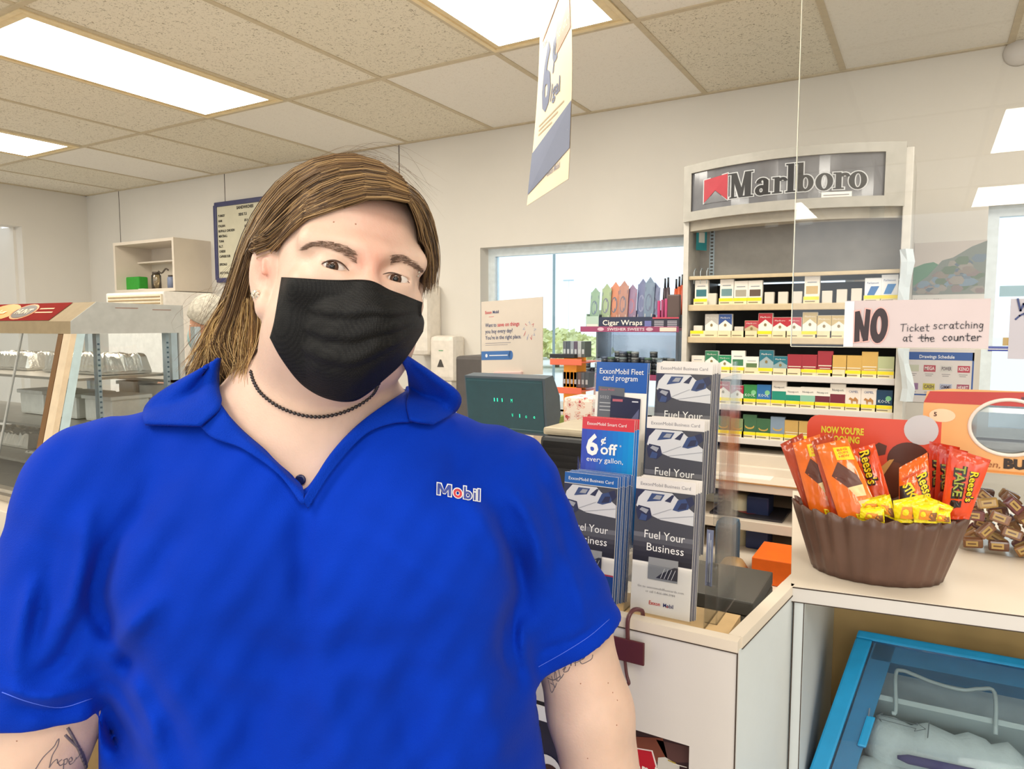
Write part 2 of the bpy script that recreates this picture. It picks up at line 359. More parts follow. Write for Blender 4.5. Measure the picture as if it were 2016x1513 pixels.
def ring(mb, cx, cy, rx, ry, tx, ty, mt, z, a0=0, a1=360, n=20):
    vs = []
    for i in range(n+1):
        a = math.radians(a0+(a1-a0)*i/n); vs += [hf(cx+rx*math.cos(a), cy+ry*math.sin(a), z), hf(cx+(rx-tx)*math.cos(a), cy+(ry-ty)*math.sin(a), z)]
    mb.add(vs, [(2*i, 2*i+2, 2*i+3, 2*i+1) for i in range(n)], mt)
def marl(mb, mt, g, z):                     # slab-serif letters, g = outline growth
    b = .068; H = .078; A = .118           # baseline, x height, ascender
    def R(x0, y0, x1, y1): hrect(mb, x0-g, y0-g, x1+g, y1+g, mt, z)
    def ser(x, w, y): R(x-w/2, y, x+w/2, y+.006)
    x = .205                                # M
    R(x, b, x+.012, b+.108); ser(x+.008, .03, b); ser(x+.002, .03, b+.102)
    R(x+.052, b, x+.075, b+.108); ser(x+.064, .04, b); ser(x+.068, .03, b+.102)
    mb.add([hf(x-g, b+.108+g, z), hf(x+.02+g, b+.108+g, z), hf(x+.046+g, b+.02-g, z), hf(x+.03-g, b-g, z)], [(3, 2, 1, 0)], mt)
    mb.add([hf(x+.052-g, b+.108+g, z), hf(x+.06+g, b+.108+g, z), hf(x+.044+g, b-g, z), hf(x+.032-g, b-g, z)], [(3, 2, 1, 0)], mt)
    x = .297                                # a
    ring(mb, x+.02, b+.02, .022+g, .022+g, .016+2*g, .013+2*g, mt, z); R(x+.028, b, x+.046, b+.06); R(x+.046, b, x+.054, b+.008); ring(mb, x+.024, b+.052, .022+g, .02+g, .018+2*g, .010+2*g, mt, z, 0, 180)
    x = .358; R(x+.006, b, x+.024, b+.066); ser(x+.015, .034, b); ser(x+.01, .024, b+.062); ring(mb, x+.034, b+.05, .016+g, .016+g, .012+2*g, .012+2*g, mt, z, 0, 180)     # r
    x = .403; R(x+.006, b, x+.026, b+A); ser(x+.016, .034, b); ser(x+.012, .026, b+A-.006)                                                                    # l
    x = .436; R(x+.006, b, x+.024, b+A); ser(x+.01, .026, b+A-.006); ring(mb, x+.032, b+.033, .026+g, .034+g, .017+2*g, .010+2*g, mt, z)                        # b
    x = .502; ring(mb, x+.026, b+.033, .028+g, .036+g, .018+2*g, .008+2*g, mt, z)                                                                              # o
    x = .558; R(x+.006, b, x+.024, b+.066); ser(x+.015, .034, b); ser(x+.01, .024, b+.062); ring(mb, x+.034, b+.05, .016+g, .016+g, .012+2*g, .012+2*g, mt, z, 0, 180)
    x = .606; ring(mb, x+.026, b+.033, .028+g, .036+g, .018+2*g, .008+2*g, mt, z)
# scale the lettering block to the panel with a wrapper frame
_hf = hf; KX, KY = HW/.775, HH/.235
def hf(x, y, z=0): return _hf(x*KX, y*KY, z)
marl(sg, Wt, .004, .0035); marl(sg, K, 0, .0045)
sg.add([hf(.088, .062, .0035), hf(.194, .062, .0035), hf(.194, .185, .0035), hf(.088, .172, .0035)], [(0, 1, 2, 3)], Wt)
sg.add([hf(.092, .066, .0045), hf(.14, .115, .0045), hf(.19, .066, .0045), hf(.19, .180, .0045), hf(.092, .168, .0045)], [(0, 1, 4), (1, 3, 4), (1, 2, 3)], Rd)
sg.add([hf(.092, .062, .005), hf(.19, .062, .005), hf(.14, .112, .005)], [(0, 1, 2)], pd)
hrect(sg, .52, .036, .615, .058, card_w, .004); hrect(sg, .527, .044, .607, .0475, mat('tiny_print','8f9094',.4), .0055)
sg.build('header_sign', header); hf = _hf
for u in (1530, 1595, 1730):
    x = ony(u, 430, RY).x; m = MB(); m.box(x-.022, x+.022, RY-.1, RY-.098, hz0-.055, hz0-.01, acr); m.box(x-.022, x+.022, RY-.1, RY-.05, hz0-.012, hz0-.01, acr); m.build('sign_clip', header)
# teal tag hanging inside on the left, with wire hooks below
m = MB(); fr = plane_frame((RX0+.016, RY+.03, rz(480)), (.5, .85, 0), (0, 0, 1)); m.box(0, .055, 0, .08, -.001, .001, hexm('2f8f97'), fr); m.rect(fr, .012, .03, .043, .07, hexm('d8d9cf'), .0015)
tag(m.build('hanging_tag'), 'small teal paper tag inside the upper left of the cigarette rack', 'tag')
for k, u in enumerate((1375, 1387, 1400)):
    x = RX0+.02+.025*k; m = MB(); m.tube([(x, RY-.005, rz(553)), (x, RY-.005, rz(528)), (x, RY+.012, rz(520)), (x, RY+.03, rz(524))], .0012, alu, 6); m.build('wire_hook', rack)
# shelves
ROW = {0: 538, 1: 598, 2: 665, 3: 739, 4: 802, 5: 869}
SH = {}
shelfz = {}
for k, v in ROW.items():
    z = rz(v); shelfz[k] = z; m = MB(); th = .012 if k == 0 else .022
    m.box(RX0, RX1, RY, RB-.02, z-.006, z, rg); m.box(RX0, RX1, RY-.012, RY, z-th, z+.002, lip if k in (0, 1, 2) else white_m, bev=.003)
    SH[k] = m.build('shelf', rack)
for k, (v0, v1, dy) in enumerate(((897, 913, -.01), (921, 932, -.03))):
    m = MB(); m.box(RX0, RX1, RY+dy-.02, RY+.1, rz(v1+14), rz(v0), cream_m, bev=.003); m.build('lower_board', rack)
# cigarette packs
def pack(x, zb, h, c1, c2, style, label, grp, w=.052, d=.022):
    if style == 'small': w = .034
    m = MB(); fr = front_frame(x-w/2, RY+.006, zb); base = hexm(c2, .35); top = hexm(c1, .35)
    m.box(0, w, 0, h, -d, 0, base, fr, bev=.0012); e = .0006
    if style == 'chevron':
        m.add([fr(.001, h*.52, e), fr(w/2, h*.74, e), fr(w-.001, h*.52, e), fr(w-.001, h-.001, e), fr(.001, h-.001, e)], [(0, 1, 4), (1, 3, 4), (1, 2, 3)], top)
        m.text(fr, 'Marlboro', w/2, h*.8, h*.07, hexm('f2eee6'), w=w*.7, al='c', z=.0012, res=1); m.disc(fr, w/2, h*.52, .005, .006, hexm('8a7648'), .0012, 8)
    elif style == 'solid':
        m.rect(fr, .001, .001, w-.001, h-.001, top, e); m.rect(fr, .004, h*.40, w-.004, h*.44, hexm('e9dfc8'), .0012); m.rect(fr, .008, h*.30, w-.008, h*.33, hexm('e9dfc8'), .0012)
    elif style == 'band':
        m.rect(fr, .001, h*.12, w-.001, h*.60, top, e); m.text(fr, 'Newport', w/2, h*.72, h*.09, hexm('38424a'), w=w*.72, al='c', z=.0012, res=1)
    elif style == 'white':
        m.rect(fr, .006, h*.34, w-.006, h*.62, top, e); m.rect(fr, .01, h*.74, w-.01, h*.77, hexm('8d949c'), .0012)
    elif style == 'slash':
        m.add([fr(.008, h*.3, e), fr(w*.6, h*.3, e), fr(w-.006, h*.66, e), fr(.02, h*.66, e)], [(0, 1, 2, 3)], top); m.text(fr, 'Parliament', w/2, h*.76, h*.08, hexm('3c5f95'), w=w*.7, al='c', z=.0012, res=1)
    elif style == 'camel':
        cm = hexm('b77f45'); m.text(fr, 'CAMEL', w/2, h*.78, h*.1, hexm('5a6f9c'), w=w*.6, al='c', z=.0012, res=1)
        m.poly(fr, [(w*.2, h*.48), (w*.35, h*.46), (w*.4, h*.3), (w*.45, h*.3), (w*.47, h*.42), (w*.68, h*.42), (w*.72, h*.3), (w*.77, h*.3), (w*.8, h*.48), (w*.6, h*.6), (w*.5, h*.5), (w*.3, h*.58)], cm, .0012); m.rect(fr, w*.12, h*.26, w*.88, h*.29, cm, e)
    elif style == 'kool':
        m.rect(fr, .001, .001, w-.001, h-.001, top, e); m.text(fr, 'KOOL', w/2, h*.42, h*.14, hexm('e8f0ee'), w=w*.72, al='c', z=.0012, res=1); m.disc(fr, w*.75, h*.62, w*.18, h*.12, hexm('7fc48e'), .0009, 10)
    elif style == 'swirl':
        m.rect(fr, .001, .001, w-.001, h-.001, top, e); m.disc(fr, w*.5, h*.5, w*.34, h*.12, hexm('c9a552'), .0009, 10); m.disc(fr, w*.5, h*.55, w*.3, h*.1, top, .0012, 10)
    o = m.build('cigarette_pack'); return tag(o, label, 'cigarette pack', grp)
ordn = ['leftmost', 'second from the left', 'third from the left', 'fourth from the left', 'fifth from the left', 'sixth from the left', 'seventh from the left', 'middle', 'sixth from the right', 'fifth from the right', 'fourth from the right', 'third from the right', 'second from the right', 'rightmost']
def ord_of(i, n):
    if i < (n+1)//2: return ordn[i] if i < 7 else 'middle'
    return ['rightmost', 'second from the right', 'third from the right', 'fourth from the right', 'fifth from the right', 'sixth from the right', 'seventh from the right', 'eighth from the right'][n-1-i]
T, S, L_ = .098, .078, .045
rowsdef = {
 1: ('top stocked shelf', [(1380, T, '2f6f78', 'eee9df', 'white', 'white pack with teal band'), (1401, L_, 'd8d2c0', 'd8d2c0', 'solid', 'low pale pack'), (1430, T, '6a8d90', 'eee9df', 'white', 'white pack with grey-green band'), (1458, S+.012, 'a8a08e', 'eee9df', 'white', 'white pack with beige band'), (1486, S+.012, '5f4a3c', 'eee9df', 'white', 'white pack with brown band'), (1514, L_, 'e6e0d4', 'd9d2c4', 'solid', 'small cream box'), (1541, L_, 'e6e0d4', 'd9d2c4', 'solid', 'small cream box'), (1569, L_, 'e6e0d4', 'd9d2c4', 'solid', 'small cream box'), (1598, T+.004, 'c7a766', 'efe9dc', 'white', 'tall white pack with gold band'), (1628, L_, 'e6e0d4', 'd9d2c4', 'solid', 'small cream box'), (1657, L_+.004, 'e6e0d4', 'd9d2c4', 'solid', 'small cream box'), (1686, L_+.006, 'e6e0d4', 'd9d2c4', 'solid', 'small cream box'), (1718, S+.008, '2f6fae', 'eef0f0', 'slash', 'white pack with blue slash'), (1751, T-.002, '2f7fc4', 'eef0f0', 'slash', 'tall white pack with blue slash')]),
 2: ('second stocked shelf', [(1373, L_, 'ded6c8', 'e2dccf', 'solid', 'low pale pack'), (1400, T-.008, 'b9b5ae', 'f0ece4', 'chevron', 'white pack with silver top'), (1427, T-.008, '2f4f8f', 'f0ece4', 'chevron', 'white pack with blue top'), (1454, L_-.004, 'cfc7b5', 'd6cfc0', 'solid', 'low pale pack'), (1479, S-.014, 'b8434b', 'c9b78f', 'chevron', 'short red and tan pack'), (1506, T-.006, 'b8222f', 'f0ebe0', 'chevron', 'tall red and white pack'), (1535, S-.002, 'b8222f', 'f0ebe0', 'chevron', 'red and white pack'), (1563, S-.002, 'b8222f', 'f0ebe0', 'chevron', 'red and white pack'), (1594, T-.004, 'c9b27a', 'f0ebe0', 'chevron', 'tall gold and white pack'), (1622, S+.004, 'c9b27a', 'f0ebe0', 'chevron', 'gold and white pack'), (1651, S+.004, 'c9b27a', 'f0ebe0', 'chevron', 'gold and white pack'), (1680, S, 'b5b0a4', 'f0ebe0', 'chevron', 'silver and white pack'), (1710, S, 'b5b0a4', 'f0ebe0', 'chevron', 'silver and white pack'), (1740, S, 'c9b27a', 'f0ebe0', 'chevron', 'gold and white pack')]),
 3: ('third stocked shelf', [(1373, S-.012, '8f5a48', 'e8e0d4', 'white', 'brown and white pack'), (1400, T-.012, '2f7a56', 'e6ece4', 'chevron', 'tall green and white pack'), (1426, S-.008, '1f8a5c', 'e6ece4', 'chevron', 'green and white pack'), (1452, T-.01, '3f7a56', 'f2f0e6', 'white', 'tall white pack with green arch'), (1479, S-.012, '5f7a4a', 'f2f0e6', 'white', 'white pack with olive arch'), (1508, T-.006, '1f6f80', '9fb2b6', 'chevron', 'tall teal and silver pack'), (1536, S-.008, '1f6f80', '8fa8ac', 'chevron', 'teal and silver pack'), (1564, S, 'a02b36', 'a02b36', 'solid', 'dark red pack'), (1593, S, 'a02b36', 'a02b36', 'solid', 'dark red pack'), (1624, T-.006, 'a02b36', 'a02b36', 'solid', 'tall dark red pack'), (1652, S, 'd1a95a', 'd1a95a', 'solid', 'gold pack'), (1681, S, 'd1a95a', 'd1a95a', 'solid', 'gold pack'), (1712, T-.006, 'd1a95a', 'd1a95a', 'solid', 'tall gold pack'), (1744, S-.002, 'b8bf92', 'b8bf92', 'solid', 'pale green pack')]),
 4: ('fourth stocked shelf', [(1369, S, 'a82a3a', 'ece6dc', 'chevron', 'red and white pack'), (1396, S, 'a82a3a', 'ece6dc', 'chevron', 'red and white pack'), (1423, T-.01, 'a82a3a', 'ece6dc', 'chevron', 'tall red and white pack'), (1451, S-.004, 'a8243c', 'ece6dc', 'chevron', 'crimson and white pack'), (1476, S, '2f8a4a', '2f8a4a', 'kool', 'green pack with white letters'), (1503, S+.002, '2a6fae', '2a6fae', 'kool', 'blue pack with white letters'), (1533, T-.002, '1f8f78', 'f0ece2', 'band', 'tall white and green pack'), (1561, S-.002, '1f8f78', 'f0ece2', 'band', 'white and green pack'), (1590, S, '8fc4ae', 'f0ece2', 'band', 'white and mint pack'), (1619, S, '702a36', 'f0ece2', 'band', 'white and maroon pack'), (1649, T-.004, '7a2a3a', 'f0ece2', 'band', 'tall white and maroon pack'), (1680, S+.004, 'c09060', 'ece2d8', 'camel', 'white pack with a tan animal'), (1710, S+.004, 'c09060', 'ece2d8', 'camel', 'white pack with a tan animal'), (1741, S, '16405f', '16405f', 'kool', 'dark blue and green pack')]),
 5: ('bottom stocked shelf', [(1369, S, '5f7a62', '5f7a62', 'swirl', 'grey-green pack'), (1396, S, '5f7a62', '5f7a62', 'swirl', 'grey-green pack'), (1423, S, '5f7a62', '5f7a62', 'swirl', 'grey-green pack'), (1451, S-.006, '7f9468', '7f9468', 'swirl', 'pale olive pack'), (1475, T-.008, '3f6a4a', '3f6a4a', 'swirl', 'tall dark green pack'), (1502, S, '3f6a4a', '3f6a4a', 'swirl', 'dark green pack'), (1530, T-.01, '8498ae', '8498ae', 'swirl', 'tall grey-blue pack'), (1558, S, 'c9a560', 'c9a560', 'solid', 'gold pack'), (1585, S, 'c9a560', 'c9a560', 'solid', 'gold pack'), (1614, S, '8f5a48', '8f5a48', 'solid', 'brown pack'), (1645, S, 'a82a3a', 'ece6dc', 'chevron', 'red and white pack'), (1680, S, 'a82a3a', 'ece6dc', 'chevron', 'red and white pack')])}
yel = mat('yellow_price_label', 'f2dc1e', .45); tagc = mat('price_label', 'e6d9b0', .45)
for r, (sn, L) in rowsdef.items():
    z = shelfz[r]
    for i, (u, h, c1, c2, st, ds) in enumerate(L):
        x = ony(u, ROW[r]-25, RY).x
        pack(x, z+.001, h, c1, c2, st if h > L_+.012 else 'small', '%s, %s on the %s rack shelf' % (ds, ord_of(i, len(L)), sn.replace(' shelf', '')), 'cigarette packs on the %s' % sn)
        if h > L_+.01 or r > 1:
            m = MB(); fr = front_frame(x-.0275, RY-.004, z)
            m.box(0, .054, .002, .026, -.0015, 0, tagc, fr)
            ylw = (r >= 3 and not (r == 3 and i in (4, 6, 7, 10))) or (r == 1 and h > L_+.01) or (r == 2 and i in (0, 5, 8))
            if ylw: m.rect(fr, .001, .014, .053, .0255, yel, .0004)
            m.rect(fr, .006, .006, .04, .010, hexm('8a7d60'), .0004); m.build('price_tag', SH[r])
# ================================================================ goods in front of the big window
def gen_box(name, x0, x1, y0, y1, z0, z1, m1, label, cat, grp=None, bev=.002):
    m = MB(); m.box(x0, x1, y0, y1, z0, z1, m1, bev=bev); return tag(m.build(name), label, cat, grp)
SY = 2.92
pl = mat('plum_shelf', '8f3d62', .4)
def xs(u, Y=SY, v=650): return ony(u, v, Y).x
def zs(v, Y=SY, u=1240): return ony(u, v, Y).z
# wrap display stand: two plum shelves on clear uprights
st = thing('display_stand', (xs(1240), SY+.1, .951), 'plum edged clear display stand with wraps and tins in front of the window', 'display stand')
zA, zB = zs(645), zs(738)
m = MB(); m.box(xs(1144), xs(1337), SY, SY+.22, zA-.012, zA, pl); m.box(xs(1144), xs(1337), SY-.008, SY, zA-.018, zA+.006, pl)
fr = front_frame(xs(1144), SY-.0085, zA-.018); W_ = xs(1337)-xs(1144)
m.text(fr, 'SWISHER SWEETS', W_*.48, .006, .012, hexm('d8c6cf'), w=W_*.38, al='c', bold=.02); m.rect(fr, W_*.82, .003, W_*.98, .020, hexm('e3d3c4'), .0006)
m.disc(fr, W_*.22, .012, .016, .008, hexm('c9a8b8'), .0006, 12); m.disc(fr, W_*.72, .012, .016, .008, hexm('c9a8b8'), .0006, 12); m.build('shelf', st)
m = MB(); m.box(xs(1144), xs(1337), SY-.02, SY+.22, zB-.012, zB, pl); m.box(xs(1144), xs(1337), SY-.028, SY-.02, zB-.018, zB+.006, pl); m.build('shelf', st)
for u in (1172, 1330):
    m = MB(); m.box(xs(u)-.004, xs(u)+.004, SY+.02, SY+.2, .951, zA-.012, clear('frosted', 'dfe3ea', .9, 1, .2, .1)); m.build('side_panel', st)
m = MB(); m.box(xs(1172), xs(1330), SY+.205, SY+.21, zB, zA-.012, clear('frosted', 'dfe3ea')); m.build('back_panel', st)
m = MB(); m.box(xs(1165)-.01, xs(1165)+.012, SY+.05, SY+.07, .951, zB-.012, hexm('d98a5a')); m.box(xs(1325)-.01, xs(1325)+.012, SY+.05, SY+.07, .951, zB-.012, hexm('d98a5a')); m.build('leg_frame', st)
# carton trays on the upper shelf
navy = hexm('23304f')
tr = [(1153, 1178, 'a7c0b2', 40, 'pale green open carton tray'), (1178, 1284, '27304a', 36, 'dark open carton tray reading Cigar Wraps'), (1284, 1336, '2c2b3c', 34, 'dark open carton tray with small white print')]
for u0, u1, c_, hpx, lab in tr:
    x0, x1 = xs(u0), xs(u1); z1 = zA+.008+hpx/1396*2.75*.55; m = MB()
    m.box(x0, x1, SY+.002, SY+.006, zA, z1, hexm(c_)); m.box(x0, x1, SY+.14, SY+.144, zA, z1+.03, hexm(c_)); m.box(x0, x0+.002, SY+.006, SY+.14, zA, z1+.01, hexm(c_)); m.box(x1-.002, x1, SY+.006, SY+.14, zA, z1+.01, hexm(c_)); m.box(x0, x1, SY+.006, SY+.14, zA, zA+.002, hexm(c_))
    fr = front_frame(x0, SY+.0015, zA)
    if 'Wraps' in lab:
        m.text(fr, 'Cigar Wraps', (x1-x0)*.45, .012, .022, hexm('efe6da'), w=(x1-x0)*.74, al='c', bold=.012); m.rect(fr, (x1-x0)*.86, .002, (x1-x0)*.98, .03, hexm('6a6fa8'))
    elif 'print' in lab:
        for q in range(2):
            for r in range(4): m.rect(fr, .008+q*(x1-x0)/2, .006+r*.007, (x1-x0)/2*(q+1)-.008, .009+r*.007, hexm('c9c6d2'))
        m.rect(fr, 0, z1-zA-.006, x1-x0, z1-zA, hexm('c9485a'))
    else: m.rect(fr, .004, .004, x1-x0-.004, .016, hexm('d9d6cc'))
    tag(m.build('carton_tray'), lab+' on the plum shelf', 'carton')
def soft(h, k=.35, t='c9c4c0'): return ''.join('%02x' % int(int(h[i:i+2], 16)*(1-k)+int(t[i:i+2], 16)*k) for i in (0, 2, 4))
def pouch(x, y, z, w, h, c1, c2, label, grp, hump=False, rot=0):
    c1, c2 = soft(c1), soft(c2)
    m = MB(); n = 8
    def fr(a, b, zz=0):
        d = .007*math.sin(math.pi*min(max(a/w, 0), 1))*math.sin(math.pi*min(max(b/h, 0), 1)*.9+.15)
        return Vector((x+(a-w/2), y-d-zz-.0+b*.12, z+b))
    def bk(a, b, zz=0): p = fr(a, b); d = y+b*.12-p.y; return Vector((p.x, y+b*.12+d+.001, p.z))
    m.grid(fr, 0, 0, w, h, 6, 8, hexm(c1, .3)); m.grid(bk, w, 0, 0, h, 6, 8, hexm(c1, .3))
    m.disc(fr, w*.5, h*.55, w*.33, h*.2, hexm(c2, .3), .001, 14); m.rect(fr, w*.08, h*.8, w*.92, h*.9, hexm(c2, .3), .001); m.rect(fr, w*.15, h*.2, w*.85, h*.3, hexm('e6dccf', .3), .001)
    if hump: m.add([fr(w*.1, h), fr(w*.5, h*1.13), fr(w*.9, h)], [(0, 1, 2)], hexm(c1, .3))
    return tag(m.build('wrap_pouch'), label, 'pouch', grp)
P_ = [(1165, 583, 572, 20, '5f8f74', '2c4a6a', 'green and blue'), (1185, 583, 565, 18, '7c9c6a', '3b4564', 'olive and navy'), (1200, 583, 562, 18, 'c4603a', '2f3550', 'orange and navy'), (1221, 583, 561, 18, '9a5a4c', '3b3550', 'brown'), (1236, 590, 568, 16, '6d4f7c', '9a3f5a', 'violet and pink'), (1254, 583, 558, 20, '3f4f86', '6a78a8', 'blue'), (1272, 583, 556, 20, '46668a', '2f3f6a', 'slate blue'), (1281, 600, 566, 14, '4a5a90', '2a3560', 'navy')]
for i, (u, vb, vt, wpx, c1, c2, nm) in enumerate(P_):
    h = zs(vt)-zA-.004; pouch(xs(u), SY+.02+.012*(i % 3), zA+.004, .044, h, c1, c2, '%s cigar wrap pouch in the carton trays, %s' % (nm, ord_of(i, 8)), 'cigar wrap pouches', True)
for i, (u, c1, lab) in enumerate(((1296, 'c23a72', 'pink'), (1303, 'a33f6a', 'plum pink'), (1310, 'c4487a', 'rose pink'))):
    m = MB(); x = xs(u, SY+.03); m.box(x-.006, x+.006, SY+.03, SY+.04, zA+.004, zs(592)+.004*i, hexm(c1), bev=.002); tag(m.build('cigarillo_packet'), 'narrow %s packet standing in the right carton tray' % lab, 'packet', 'narrow packets in the right carton tray')
for i, (u, vt, c1, lab) in enumerate(((1305, 548, '4a3f46', 'grey lighter-like bottle with two dark tips, left one'), (1311, 546, '54484e', 'grey bottle with dark tip beside the red ones'), (1327, 550, 'c4532e', 'orange-red bottle with dark tip'), (1333, 545, 'c9603a', 'tallest orange-red bottle with dark tip'), (1339, 541, 'b8482c', 'orange-red bottle with dark tip nearest the rack'))):
    x = xs(u, SY+.08); zt_ = zs(vt); m = MB(); m.lathe((x, SY+.1, zA+.05), [(.011, 0), (.012, .04), (.008, (zt_-zA-.05)*.75)], hexm(c1), 10); o = m.build('spray_bottle')
    tag(o, lab+' at the back of the plum shelf', 'bottle', 'small bottles at the back of the plum shelf')
    m2 = MB(); m2.lathe((x, SY+.1, zA+.05+(zt_-zA-.05)*.75), [(.005, 0), (.004, (zt_-zA)*.2)], black_m, 8); m2.build('nozzle', o)
m = MB(); x0, x1 = xs(1311), xs(1336); m.box(x0, x1, SY+.01, SY+.03, zA+.004, zs(581), hexm('5b4a46'), bev=.006); fr = front_frame(x0, SY+.0095, zA+.004); m.rect(fr, .003, .02, x1-x0-.003, .03, hexm('d9583a')); tag(m.build('tobacco_bag'), 'brown bulging tobacco bag with an orange stripe at the right of the plum shelf', 'bag')
# tins on the lower shelf, in stacks
tin = mat('tin_black', '3a4148', .3); lid_c = ['6f7f84', '8c979b', '4f6a5c', '5c6a80', '747a7c', '3f4a4e']
cols = [(1157, 2), (1166, 1), (1180, 2), (1192, 3), (1205, 3), (1218, 4), (1228, 4), (1240, 4), (1252, 4), (1266, 3), (1278, 3), (1288, 4), (1300, 3), (1312, 3), (1323, 3)]
for i, (u, n) in enumerate(cols):
    for k in range(n):
        x = xs(u, SY+.02+.03*(i % 2)); y = SY+.015+.035*(i % 2); zz = zB+.001+k*.0255; m = MB(); r = .0165
        m.lathe((x, y, zz), [(r, 0), (r, .015)], tin, 14); m.lathe((x, y, zz+.0152), [(r+.0006, 0), (r+.0006, .008), (r-.001, .0095)], hexm(lid_c[(i*5+k*3) % 6], .3), 14)
        tag(m.build('tobacco_tin'), 'round tobacco tin, %s in the %s stack, lower plum shelf' % (('bottom', 'second', 'third', 'fourth')[k], ord_of(i, 15)), 'tin', 'tobacco tins on the lower plum shelf')
# orange two-tier counter rack
OY = 2.45; orn = hexm('f7a80a', .35); orr = hexm('d9684a', .35)
def ox(u, v=740): return ony(u, v, OY).x
def oz(v): return ony(1130, v, OY).z
ob_ = thing('counter_rack', (ox(1128), OY+.07, 0.95), 'orange and yellow two tier counter rack loaded with dark packs, left of the tins', 'rack')
m = MB(); m.box(ox(1103), ox(1128), OY+.03, OY+.12, .95, oz(700), orn); m.build('post', ob_)
for v, nm in ((712, 0), (768, 1)):
    m = MB(); m.box(ox(1088), ox(1150), OY-.02, OY+.16, oz(v)-.004, oz(v), orr); m.box(ox(1088), ox(1150), OY-.024, OY-.02, oz(v)-.012, oz(v)+.012, orr, bev=.002); m.build('tier', ob_)
m = MB(); m.box(ox(1084), ox(1133), OY-.01, OY+.02, oz(705), oz(697), black_m, bev=.002); tag(m.build('scanner_tray'), 'flat black tray on the upper tier of the orange counter rack', 'tray')
for i in range(7):
    for (v0, v1, lab, g_) in ((703, 672, 'upper', 'packs on the upper tier'), (763, 733, 'lower', 'packs on the lower tier')):
        if v0 == 703 and i > 5: continue
        x0 = ox(1101)+i*.0158; m = MB(); m.box(x0, x0+.015, OY+.03, OY+.09, oz(v0)-.001, oz(v1)+.003*((i*3) % 3), hexm(['5f666e', '4a5560', '8b95a0', '5a4f62', 'a9b2b4', '4f5a58', '6d5a58'][(i+(v0 == 763)*2) % 7]), bev=.001)
        fr = front_frame(x0, OY+.0295, oz(v0)); m.rect(fr, .003, .012, .012, .03, hexm('b9c0c4')); tag(m.build('small_pack'), 'dark upright pack, %s on the %s tier of the orange counter rack' % (ord_of(i, 7 if v0 == 763 else 6), lab), 'pack', g_+' of the orange rack')
gen_box('orange_carton', ox(1082), ox(1120), OY-.08, OY-.02, .951, oz(823), orn, 'yellow-orange carton low behind the printer', 'carton')
gen_box('green_carton', ony(1070, 830, 2.2).x, ony(1092, 830, 2.2).x, 2.2, 2.3, .951, ony(1080, 822, 2.2).z, hexm('7d9040'), 'olive green carton under the customer display', 'carton')
gen_box('cream_carton', ony(1040, 840, 2.15).x, ony(1064, 840, 2.15).x, 2.10, 2.19, .951, ony(1050, 828, 2.15).z, cream_m, 'cream carton under the customer display', 'carton')
# floral bag
def floral():
    m = bpy.data.materials.new('floral_print'); m.use_nodes = True; nt = m.node_tree; b = nt.nodes['Principled BSDF']; tc = nt.nodes.new('ShaderNodeTexCoord')
    v = nt.nodes.new('ShaderNodeTexVoronoi'); v.inputs['Scale'].default_value = 42; nt.links.new(tc.outputs['Object'], v.inputs['Vector'])
    n = nt.nodes.new('ShaderNodeTexNoise'); n.inputs['Scale'].default_value = 110; nt.links.new(tc.outputs['Object'], n.inputs['Vector'])
    a = nt.nodes.new('ShaderNodeMath'); a.operation = 'ADD'; nt.links.new(v.outputs['Distance'], a.inputs[0]); nt.links.new(n.outputs['Fac'], a.inputs[1])
    r = nt.nodes.new('ShaderNodeValToRGB'); r.color_ramp.interpolation = 'EASE'; e = r.color_ramp.elements; e[0].position = .66; e[0].color = lin('c24a4a'); e[1].position = .86; e[1].color = lin('fbeee2')
    x = e.new(.95); x.color = lin('e9a08a'); x = e.new(1.0); x.color = lin('fbeee2'); nt.links.new(a.outputs[0], r.inputs[0]); nt.links.new(r.outputs[0], b.inputs['Base Color']); return m
FY = 2.0
m = MB(); x0, x1 = ony(1108, 840, FY).x, ony(1180, 840, FY).x; m.box(x0, x1, FY, FY+.12, .95, ony(1150, 783, FY).z, floral(), bev=.012); tag(m.build('floral_bag'), 'white shopping bag with red floral print behind the brochure holder', 'bag')
# back shelf that carries these goods
m = MB(); m.box(-2.3, RX0-.03, 1.42, 3.5, .90, .95, cream_m, bev=.004); m.box(-2.25, RX0-.08, 1.5, 3.45, 0, .90, white_m); m.box(RX0-.03, -.60, 1.42, 2.2, .90, .95, cream_m); m.box(RX0-.08, -.64, 1.5, 2.15, 0, .90, white_m)
tag(m.build('back_counter'), 'low cream back counter under the big window carrying the small displays', 'counter')
# standing card
KY = 1.90
sg = thing('card_sign', ony(1005, 735, KY), 'white standing card reading Want to save on things you buy every day', 'sign')
tl, tr_, br_, bl = ony(944, 594, KY), ony(1064, 584, KY-.03), ony(1068, 737, KY-.03), ony(948, 737, KY)
ex = (tr_-tl).normalized(); ey = Vector((0, 0, 1)); fr = plane_frame(bl, ex, ey); W_ = (tr_-tl).length; H_ = tl.z-bl.z
m = MB(); m.box(0, W_, 0, H_, -.004, 0, hexm('d9cdbf', .4), fr); red_, nav, gry = hexm('c8414f'), hexm('3c4a74'), hexm('8d8a92')
m.text(fr, 'Exxon', W_*.07, H_*.83, .009, red_, w=W_*.11, bold=.02); m.text(fr, 'Mobil', W_*.2, H_*.83, .009, nav, w=W_*.1, bold=.02); m.rect(fr, W_*.13, H_*.785, W_*.22, H_*.79, red_)
m.text(fr, 'Want to ', W_*.07, H_*.65, .012, nav, w=W_*.19, bold=.01); m.text(fr, 'save on things', W_*.28, H_*.65, .012, red_, w=W_*.36, bold=.015)
